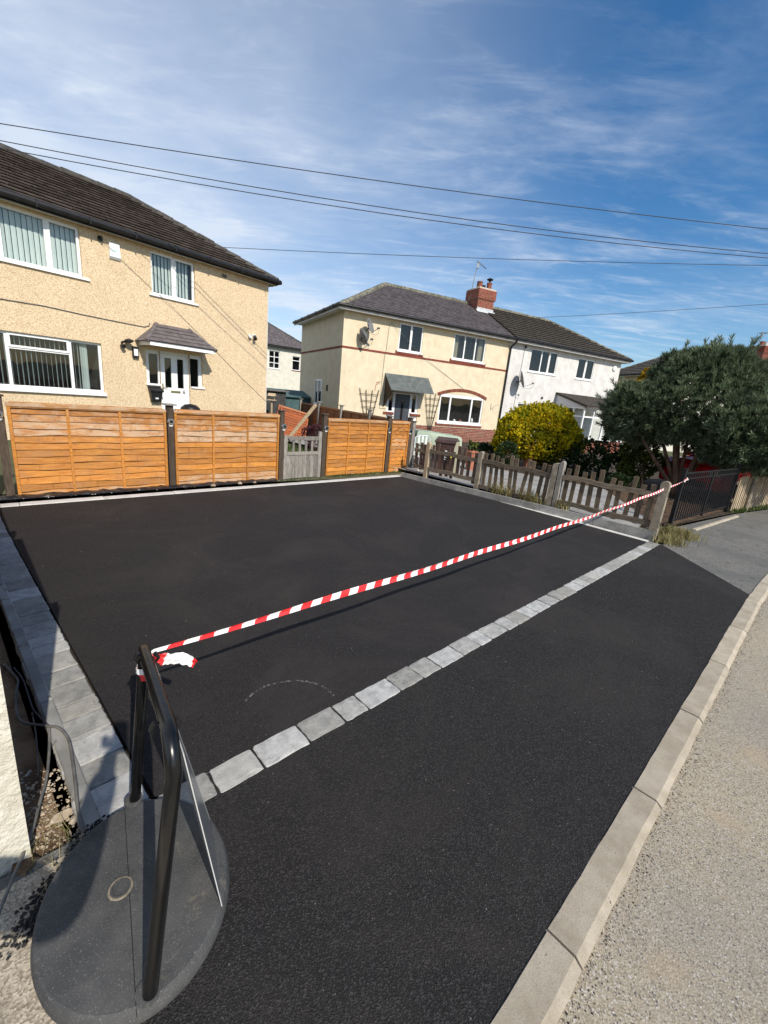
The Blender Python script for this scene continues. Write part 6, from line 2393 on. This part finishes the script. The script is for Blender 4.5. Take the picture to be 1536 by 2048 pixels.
bush('clipped_bush', 968, 925, -.02, [(965, 910, 0, (30, .75)), (950, 912, 0, (18, .8)), (985, 912, 0, (20, .8))], 'dark_leaves', 'low dome shaped clipped dark bush right of the brown bin', 420, .06, .03, 6, .8, 41)
bush('dark_bush', 1160, 955, -.02, [(1135, 908, 0, (27,)), (1170, 906, .1, (26,)), (1196, 918, 0, (20,)), (1115, 918, -.2, (24,)), (1150, 930, -.2, (24, .8)), (1185, 935, -.1, (22, .8))], 'dark_leaves', 'wide dark evergreen bush right of the golden conifer', 260, .07, .035, 6, .8, 42, stems=5)
bush('dark_bush', 1018, 945, -.02, [(1015, 905, 0, (20,)), (1005, 918, 0, (14,))], 'dark_leaves', 'small dark bush left below the golden conifer', 300, .06, .03, 6, .8, 43)
bush('variegated_shrub', 1285, 975, -.02, [(1268, 905, 0, (20,)), (1290, 900, 0, (18,)), (1282, 930, -.1, (24,)), (1255, 940, -.1, (16,)), (1305, 925, 0, (16,))], 'shrub_leaves', 'yellow green leafy shrub between the dark bush and the pine', 330, .065, .04, 6, .9, 44)
bush('dark_bush', 1240, 965, -.02, [(1240, 890, .6, (30,)), (1232, 935, .2, (26,))], 'dark_leaves', 'dark bush behind the variegated shrub', 260, .07, .035, 6, .8, 45)
bush('low_shrub', 1240, 985, -.02, [(1238, 962, 0, (18, .7)), (1218, 965, 0, (12, .7)), (1262, 965, 0, (12, .7))], 'dark_leaves', 'low dark shrub behind the nearest picket bay', 380, .05, .03, 6, .9, 46)
bush('purple_shrub', 622, 905, -.02, [(618, 868, 0, (14,)), (632, 862, 0, (12,)), (628, 885, 0, (12,))], 'purple_leaves', 'purple leaved shrub behind the grey gate', 500, .05, .02, 5, .9, 47)
bush('conifer_sprig', 1140, 900, -.02, [(1136, 832, .6, (6, 2.2)), (1134, 812, .6, (4, 2.4)), (1126, 845, .6, (8, 1))], 'golden_leaves', 'thin upright conifer tip behind the golden bush', 900, .09, .03, 5, .8, 48, cat='conifer', stems=2)
bush('golden_conifer', 1285, 985, -.02, [(1290, 770, 3.5, (8, 2.0)), (1280, 785, 3.5, (10, 1.5)), (1264, 790, 3.5, (8, 1)), (1294, 750, 3.5, (4, 1.5))], 'gold_tip', 'bright golden conifer tip showing above the pine', 900, .14, .06, 5, .8, 49, cat='conifer', stems=1)
bush('evergreen_tree', 545, 815, -.2, [(536, 760, 0, (22, 1.2)), (552, 775, 0, (20,)), (540, 732, 0, (11, 1.4)), (530, 745, 0, (18,)), (565, 785, 0, (14,)), (556, 752, 0, (10,))], 'evergreen', 'dark evergreen tree in the gap beside the tan house', 60, .32, .16, 6, .8, 50, cat='tree', dd=6)
bush('blossom_bush', 585, 815, -.2, [(578, 775, 0, (12, .7)), (594, 770, 0, (9, .8)), (568, 772, 0, (9, .6))], 'blossom', 'pink blossoming bush in front of the far white house', 70, .2, .10, 5, .9, 51, dd=8)
bush('potted_plant', 300, 822, .3, [(299, 816, 3.5, (5, .8))], 'purple_leaves', 'small reddish plant tip peeking over the fence by the letterbox', 500, .06, .03, 5, .9, 52, stems=1)
ptsP = [(1015, 905), (990, 905)]
for k, (x, y, lab) in enumerate(((944, 905, 'terracotta pot with plant between the bin and the clipped bush'), (1062, 893, 'terracotta pot half hidden beside the golden bush'))):
    c = PD(x, y, 11.5 + k * 2)
    e = empty('plant_pot', (c.x, c.y, -.02))
    tag(e, lab, 'plant pot', 'terracotta pots in the front garden')
    hh = c.z + .02
    MB().lathe([(.10, 0), (.15, hh), (.17, hh), (.17, hh + .05), (.13, hh + .05), (.12, hh)], 14).build('pot', 'terracotta', e)
    rr = random.Random(k)
    mb = MB()
    for q in range(26):
        leaf_cluster(mb, Vector((rr.uniform(-.1, .1), rr.uniform(-.1, .1), hh + .03 + rr.uniform(0, .2))), Vector((rr.uniform(-1, 1), rr.uniform(-1, 1), 1)), rr, .12, .04, 4, .8)
    mb.build('plant', 'shrub_leaves', e)

# ================================================================== FRONT GARDEN OF THE CREAM HOUSE
bp = PD(893, 900, 10.5)
wb = empty('wheelie_bin', (bp.x, bp.y, -.03), R(-8))
tag(wb, 'brown wheelie bin with yellow number seven behind the picket fence', 'wheelie bin')
H = .86
v0 = [(-.21, -.23, .05), (.21, -.23, .05), (.21, .23, .05), (-.21, .23, .05), (-.275, -.30, H), (.275, -.30, H), (.275, .30, H), (-.275, .30, H)]
MB().add(v0, [(0, 3, 2, 1), (0, 1, 5, 4), (1, 2, 6, 5), (2, 3, 7, 6), (3, 0, 4, 7)]).build('body', 'bin_brown', wb)
mb = MB()
mb.cbox((-.30, -.33, H), (.30, .32, H + .035), .012)
mb.add([(-.29, -.32, H + .036), (.29, -.32, H + .036), (.29, .25, H + .036), (-.29, .25, H + .036), (-.24, -.26, H + .075), (.24, -.26, H + .075), (.24, .24, H + .10), (-.24, .24, H + .10)],
       [(0, 1, 5, 4), (1, 2, 6, 5), (2, 3, 7, 6), (3, 0, 4, 7), (4, 5, 6, 7)])
mb.build('lid', 'bin_brown', wb)
MB().tube([(-.24, .36, H + .01), (.24, .36, H + .01)], .018, 8).build('handle', 'bin_brown', wb)
for s in (-1, 1):
    MB().tube([(s * .20, .27, .09), (s * .26, .27, .09)], .09, 14).build('wheel', 'tyre', wb)


def on_bin(x0, z0, x1, z1, m, name='print'):
    def yy(z):
        return -.23 - .07 * (z - .05) / (H - .05) - .003
    MB().quad((x0, yy(z0), z0), (x1, yy(z0), z0), (x1, yy(z1), z1), (x0, yy(z1), z1)).build(name, m, wb)


for k, (a, b) in enumerate(((-.10, .06), (-.08, .05), (-.08, .04), (-.07, .05), (-.05, .01))):
    on_bin(a, .66 - k * .05, b, .685 - k * .05, 'print_white')
fc = bpy.data.curves.new('bin_number', 'FONT')
fc.body = '7'
fc.size = .26
fc.extrude = .002
fc.materials.append(MATS['print_yellow'])
fo = font_mesh('bin_number', fc, wb)
fo.location = (.09, -.292, .52)
fo.rotation_euler = (R(90 - 5), 0, 0)

c = PD(912, 925, 10.0)
e = empty('pointed_board', (c.x, c.y, -.02), R(-35))
tag(e, 'cream painted pointed board standing beside the brown bin', 'board')
zt = PD(915, 884, 10.0).z + .02
q = [(-.085, 0), (.085, 0), (.085, zt - .16), (.045, zt), (-.045, zt), (-.085, zt - .16)]
vs_ = [(x, -.012, z) for x, z in q] + [(x, .012, z) for x, z in q]
MB().add(vs_, [tuple(range(6)), tuple(range(11, 5, -1))] + [(i, 6 + i, 6 + (i + 1) % 6, (i + 1) % 6) for i in range(6)]).build('board', 'cream_paint', e)

c = PD(868, 880, 11.6)
e = empty('covered_bench', (c.x, c.y, -.02), R(14))
tag(e, 'pale green fabric cover over garden furniture behind the brown bin', 'furniture cover')
zt = PD(868, 862, 11.6).z + .02
mb = MB()
nx, ny = 16, 5
rr = random.Random(2)
a0, a1, dp = -.62, .66, .75
vs_, fs = [], []
ring = [(a0, -dp / 2), (a1, -dp / 2), (a1, dp / 2), (a0, dp / 2)]
pr = []
for i in range(4):
    p, q = ring[i], ring[(i + 1) % 4]
    for k in range(10):
        t = k / 10
        pr.append((p[0] + (q[0] - p[0]) * t, p[1] + (q[1] - p[1]) * t))
N = len(pr)
lv = [(0.0, 1.04), (.35, 1.02), (.75, 1.0), (.93, .985), (1.0, .93)]
for f, s in lv:
    for i, (x, y) in enumerate(pr):
        wv = .015 * math.sin(i * 1.9) * (1 - f)
        vs_.append((x * s + wv, y * s + wv, f * zt * (1 - .06 * (x + .6)) + rr.uniform(-.006, .006)))
for k in range(len(lv) - 1):
    fs += [(k * N + i, k * N + (i + 1) % N, (k + 1) * N + (i + 1) % N, (k + 1) * N + i) for i in range(N)]
fs.append(tuple((len(lv) - 1) * N + i for i in range(N)))
MB().add(vs_, fs).build('cover', 'green_cover', e, smooth=False)
c = PD(851, 885, 10.6)
e = empty('garden_chair', (c.x, c.y, -.02), R(20))
tag(e, 'small white garden chair back between the orange fence and the brown bin', 'chair')
zt = PD(851, 873, 10.6).z + .02
mb = MB()
mb.tube([(-.2, .18, 0), (-.2, .2, zt - .06), (-.12, .2, zt), (.12, .2, zt), (.2, .2, zt - .06), (.2, .18, 0)], .018, 6)
mb.build('back_frame', 'upvc_grey', e)
for x in (-.1, 0, .1):
    MB().box((x - .025, .19, .45), (x + .025, .205, zt - .01)).build('slat', 'white_plastic', e)
MB().cbox((-.22, -.22, .40), (.22, .2, .44), .01).build('seat', 'white_plastic', e)
for x, y in ((-.2, -.2), (.2, -.2)):
    MB().tube([(x, y, 0), (x, y, .40)], .018, 6).build('leg', 'white_plastic', e)

# ================================================================== GARDEN OF THE TAN HOUSE, SEEN OVER THE GATE
SF0, SF1 = Vector((.38, 10.72, 0)), Vector((-4.35, 18.3, 0))
sfd = (SF1 - SF0).normalized()
nf = int((SF1 - SF0).length / 1.9)
for k in range(nf):
    a = SF0 + sfd * (1.9 * k)
    M = line_frame(a, a + sfd)
    M = M @ Matrix.Translation((.05, 0, 0))
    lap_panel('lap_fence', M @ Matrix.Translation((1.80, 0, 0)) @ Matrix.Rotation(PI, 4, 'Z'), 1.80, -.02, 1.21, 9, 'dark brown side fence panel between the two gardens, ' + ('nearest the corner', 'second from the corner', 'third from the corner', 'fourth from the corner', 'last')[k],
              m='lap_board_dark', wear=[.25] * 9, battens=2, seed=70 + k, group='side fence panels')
    e = empty('fence_post')
    e.matrix_world = line_frame(a + sfd * 1.88, a + sfd * 2.88)
    tag(e, 'pale post of the side fence with flat cap, ' + ('nearest', 'second', 'third', 'fourth', 'fifth')[k] + ' from the corner', 'fence post', 'posts of the side fence')
    MB().cbox((-.04, .03, 0), (.04, .11, 1.34), .004).build('shaft', 'wood_grey', e)
    MB().cbox((-.075, -.005, 1.34), (.075, .145, 1.365), .005).build('cap', 'wood_grey', e)
# spare orange panels leaning on the side fence
for k in range(2):
    P = G(556, 874, 0) + Vector((.16 * k, .05 - .2 * k, 0))
    wdir = az(62)
    lean = R(24 + 4 * k)
    up_ = (Vector((-wdir.y, wdir.x, 0)) * math.sin(lean) * 1 + Vector((0, 0, 1)) * math.cos(lean))
    tilt = R(-14)
    x2 = wdir * math.cos(tilt) + up_ * math.sin(tilt)
    z2 = up_ * math.cos(tilt) - wdir * math.sin(tilt)
    y2 = z2.cross(x2).normalized()
    lap_panel('spare_lap_fence', basis(P + Vector((-.25, .2, .04)), x2, y2, z2), 1.05, 0, 1.18, 11, ('red brown spare lap panel leaning behind the gate, front one', 'red brown spare lap panel leaning behind the gate, rear one')[k], m='lap_board_red', wear=[.1] * 12, battens=2,
              seed=80 + k, group='spare panels leaning on the side fence')
pl0, pl1 = G(566, 890, .0), PD(632, 809, G(566, 890).xy.length + .3)
pd_ = (pl1 - pl0)
x_ = pd_.normalized()
y_ = Vector((0, 0, 1)).cross(x_).normalized()
z_ = x_.cross(y_)
o = MB().cbox((-.3, -.02, -.05), (pd_.length, .02, .05), .004).build('plank', 'plank_wood', M=basis(pl0, x_, y_, z_))
tag(o, 'long bare timber plank leaning diagonally behind the gate', 'plank')
c = PD(381, 815, 13.4)
e = empty('barbecue', (c.x, c.y, 0))
tag(e, 'black rounded barbecue lid peeking over the fence by the white door', 'barbecue')
zt = c.z + .05
MB().lathe([(.27, zt - .30), (.28, zt - .18), (.25, zt - .06), (.16, zt + .02), (.02, zt + .05)], 18).build('lid', 'black_plastic', e, smooth=True)
MB().lathe([(.08, zt - .55), (.22, zt - .45), (.27, zt - .31)], 18).build('bowl', 'black_plastic', e, smooth=True)
for k in range(3):
    a = k * 2.09
    MB().tube([(.12 * math.cos(a), .12 * math.sin(a), zt - .45), (.28 * math.cos(a), .28 * math.sin(a), 0)], .014, 6).build('leg', 'grey_metal', e)
# far back gardens in the gap
sp = PD(585, 815, 22)
sh = empty('shed', (sp.x, sp.y, -.1), R(38))
tag(sh, 'teal painted shed with pent roof in the gap between the houses', 'shed')
zt = PD(585, 787, 22).z + .1
for k in range(12):
    MB().cbox((-1.1 + k * .19, -.62, 0), (-1.1 + k * .19 + .185, -.60, zt - .16), .003).build('board', 'shed_teal', sh)
MB().box((-1.09, -.598, 0), (1.16, .6, zt - .17)).build('body', 'shed_teal', sh)
MB().add([(-1.2, -.75, zt - .16), (1.25, -.75, zt - .16), (1.25, .7, zt + .1), (-1.2, .7, zt + .1), (-1.2, -.75, zt - .10), (1.25, -.75, zt - .10), (1.25, .7, zt + .16), (-1.2, .7, zt + .16)], [(0, 3, 2, 1), (4, 5, 6, 7), (0, 1, 5, 4), (1, 2, 6, 5), (2, 3, 7, 6), (3, 0, 4, 7)]).build('roof', 'shed_teal', sh)
sp = PD(535, 800, 20)
sh = empty('shed', (sp.x, sp.y, -.1), R(45))
tag(sh, 'dark flat roofed shed close to the corner of the tan house', 'shed')
zt = PD(535, 778, 20).z + .1
MB().box((-1.2, -.5, 0), (.62, .8, zt - .06)).build('body', 'shed_dark', sh)
MB().cbox((-1.3, -.62, zt - .058), (.72, .9, zt), .01).build('roof', 'cable_grey', sh)
c = PD(544, 795, 18.6)
e = empty('bird_table', (c.x, c.y, 0))
tag(e, 'small pale wooden bird table in front of the dark shed', 'bird table')
z = c.z
MB().cbox((-.16, -.12, z - .12), (.16, .12, z - .08), .005).build('tray', 'pale_wood', e)
MB().add([(-.15, -.14, z + .06), (.15, -.14, z + .06), (.15, 0, z + .17), (-.15, 0, z + .17), (-.15, .14, z + .06), (.15, .14, z + .06)], [(0, 1, 2, 3), (3, 2, 5, 4), (0, 3, 4), (1, 5, 2)]).build('roof', 'pale_wood', e)
for x in (-.10, .10):
    MB().box((x - .012, -.012, z - .08), (x + .012, .012, z + .09)).build('upright', 'pale_wood', e)
MB().box((-.03, -.03, 0), (.03, .03, z - .12)).build('post', 'pale_wood', e)

# ================================================================== RED CAR
cp_ = PD(1482, 950, 15.2)
car = empty('parked_car', (cp_.x, cp_.y, -.02), R(20))
tag(car, 'red hatchback parked behind the pine', 'car')
prof = [(-2.0, .30), (-2.05, .55), (-1.98, .80), (-1.75, .92), (-1.0, .98), (.9, 1.0), (1.75, .99), (1.98, .90), (2.02, .55), (1.95, .30)]
cab = [(-1.05, .97), (-.35, 1.42), (.2, 1.48), (1.1, 1.45), (1.80, .99)]


def loft(sections):
    """sections: list of point rings"""
    n = len(sections[0])
    mb = MB()
    vs_ = [p for s in sections for p in s]
    fs = [(k * n + i, k * n + (i + 1) % n, (k + 1) * n + (i + 1) % n, (k + 1) * n + i) for k in range(len(sections) - 1) for i in range(n)]
    fs += [tuple(range(n - 1, -1, -1)), tuple((len(sections) - 1) * n + i for i in range(n))]
    return mb.add(vs_, fs)


sec = []
for y, s, dz in ((-.86, .955, -.02), (-.82, .99, 0), (-.6, 1.0, .015), (0, 1.01, .03), (.6, 1.0, .015), (.82, .99, 0), (.86, .955, -.02)):
    sec.append([(x * s, y, .3 + (z - .3) * (1 if abs(y) < .84 else .93) + dz * (z > .7)) for x, z in prof])
loft(sec).build('body', 'car_red', car, smooth=False)
sec = []
for y, s in ((-.70, .93), (-.62, 1.0), (0, 1.02), (.62, 1.0), (.70, .93)):
    sec.append([(x * (1 if z < 1 else s), y * (1.12 if z < 1 else .92), z if z < 1 else 1 + (z - 1) * s) for x, z in cab])
loft(sec).build('cabin_glass', 'car_glass', car, smooth=False)
sec = []
for y in (-.58, 0, .58):
    sec.append([(-.32, y, 1.44), (.2, y, 1.50 + (.02 if y == 0 else 0)), (1.06, y, 1.475), (1.1, y, 1.44), (.2, y, 1.47)])
loft(sec).build('roof', 'car_red', car)
for s in (-1, 1):
    MB().tube([(-1.05, s * .77, .98), (-.34, s * .62, 1.43)], .03, 6).tube([(.35, s * .78, .99), (.35, s * .62, 1.46)], .03, 6).tube([(1.78, s * .76, .98), (1.08, s * .62, 1.45)], .05, 6).build('pillar', 'car_red', car)
    for x in (-1.28, 1.25):
        wv = empty('wheel', (x, s * .78, .31), parent=car)
        MB().tube([(0, -.10, 0), (0, .10, 0)], .31, 20).build('tyre', 'tyre', wv)
        MB().tube([(0, -.108, 0), (0, .108, 0)], .20, 14).build('rim', 'grey_metal', wv)
    MB().cbox((-2.03, s * .62 - .16, .66), (-1.90, s * .62 + .16, .80), .03).build('headlight', 'chrome', car)
    MB().cbox((1.93, s * .66 - .12, .66), (2.03, s * .66 + .12, .88), .02).build('tail_light', 'tape_red', car)
    MB().cbox((-.95, s * .90 - .05, .98), (-.80, s * .90 + .07, 1.10), .02).build('mirror', 'car_red', car)
    MB().box((-.2, s * .868 - .006, .78), (1.2, s * .868 + .006, .80)).build('trim_line', 'black_plastic', car)
MB().box((-2.07, -.5, .32), (-2.03, .5, .46)).build('grille', 'black_plastic', car)

# ================================================================== PHOTOGRAPHER (stands behind the camera; his shadow falls on the sign base)
per = empty('person', (-.42, -.42, -.02))
tag(per, 'person in dark jacket holding up a phone with the right hand', 'person')
PO = Vector((-.42, -.42, -.02))


def skin(name, m, pts, edges, radii, parent, root=0, sub=2):
    me = bpy.data.meshes.new(name)
    me.from_pydata([tuple(p) for p in pts], edges, [])
    me.materials.append(MATS[m])
    bm = bmesh.new()
    bm.from_mesh(me)
    lay = bm.verts.layers.skin.verify()
    bm.verts.ensure_lookup_table()
    for i, v in enumerate(bm.verts):
        r_ = radii[i]
        v[lay].radius = (r_, r_) if not isinstance(r_, tuple) else r_
        v[lay].use_root = (i == root)
    bm.to_mesh(me)
    bm.free()
    o = ob(name, me, parent)
    o.modifiers.new('skin', 'SKIN').use_smooth_shade = True
    s = o.modifiers.new('smooth', 'SUBSURF')
    s.levels = 1
    s.render_levels = sub
    return o


def rel(x, y, z):
    return Vector((x, y, z)) - PO


body = [rel(-.42, -.42, .95), rel(-.42, -.42, 1.15), rel(-.42, -.42, 1.36), rel(-.42, -.42, 1.49), rel(-.41, -.40, 1.56), rel(-.40, -.37, 1.66), rel(-.40, -.36, 1.75),
        rel(-.23, -.40, 1.42), rel(-.06, -.24, 1.22), rel(-.015, -.075, 1.58), rel(-.005, -.055, 1.66),
        rel(-.61, -.43, 1.42), rel(-.68, -.42, 1.14), rel(-.66, -.34, .90), rel(-.65, -.31, .82),
        rel(-.33, -.42, .88), rel(-.31, -.40, .50), rel(-.30, -.43, .09), rel(-.28, -.30, .05),
        rel(-.51, -.42, .88), rel(-.53, -.40, .50), rel(-.55, -.43, .09), rel(-.56, -.30, .05)]
bedge = [(0, 1), (1, 2), (2, 3), (3, 4), (4, 5), (5, 6), (2, 7), (7, 8), (8, 9), (9, 10), (2, 11), (11, 12), (12, 13), (13, 14), (0, 15), (15, 16), (16, 17), (17, 18), (0, 19), (19, 20), (20, 21), (21, 22)]
brad = [(.15, .11), (.14, .10), (.16, .11), .07, .06, (.085, .10), (.075, .09), .07, .05, .035, .03, .07, .05, .035, .03, .085, .06, .045, .04, .085, .06, .045, .04]
skin('body', 'skin', body, bedge, brad, per)
skin('jacket', 'jacket', body[:4] + body[7:10] + body[11:14], [(0, 1), (1, 2), (2, 3), (2, 4), (4, 5), (5, 6), (2, 7), (7, 8), (8, 9)], [(.18, .14), (.175, .14), (.19, .14), .085, .095, .075, .055, .095, .075, .055], per)
skin('trousers', 'trousers', [body[0]] + body[15:18] + body[19:22], [(0, 1), (1, 2), (2, 3), (0, 4), (4, 5), (5, 6)], [(.165, .13), .10, .075, .06, .10, .075, .06], per)
for s in (15, 19):
    ft = body[s + 3]
    MB().cbox((ft.x - .05, ft.y - .16, -.005 + .02), (ft.x + .05, ft.y + .12, .11), .03).build('shoe', 'black_plastic', per)
hair = MB().lathe([(.10, -.06), (.112, 0), (.10, .06), (.06, .10), (.01, .115)], 14, M=Matrix.Translation(rel(-.40, -.375, 1.73)))
hair.build('hair', 'post_brown', per, smooth=True)
# right hand: palm below the phone with four fingers behind it and the thumb at the side
hb = rel(-.005, -.055, 1.66)
for k, (dx, ln) in enumerate(((-.030, .062), (-.012, .07), (.008, .066), (.026, .052))):
    b = hb + Vector((dx, -.012, .015))
    skin('finger', 'skin', [b, b + Vector((0, -.004, ln * .5)), b + Vector((0, .006, ln))], [(0, 1), (1, 2)], [.010, .009, .008], per, sub=1)
b = hb + Vector((-.036, .0, .0))
skin('thumb', 'skin', [b, b + Vector((-.012, .012, .028)), b + Vector((-.006, .022, .055))], [(0, 1), (1, 2)], [.012, .010, .009], per, sub=1)
# the phone itself: body right behind the lens, lens at its upper corner
ph = empty('phone', (0, 0, 0))
tag(ph, 'black phone held up at the viewpoint', 'phone')
Mph = Matrix(((CR.x, -CD.x, -_f.x, 0), (CR.y, -CD.y, -_f.y, 0), (CR.z, -CD.z, -_f.z, CAMH), (0, 0, 0, 1)))
MB().cbox((-.018, -.132, .006), (.054, .015, .014), .002, 0, Mph).build('case', 'black_plastic', ph)
MB().quad(*[Mph @ Vector(p) for p in ((-.016, -.13, .0142), (.052, -.13, .0142), (.052, .013, .0142), (-.016, .013, .0142))]).build('screen', 'car_glass', ph)
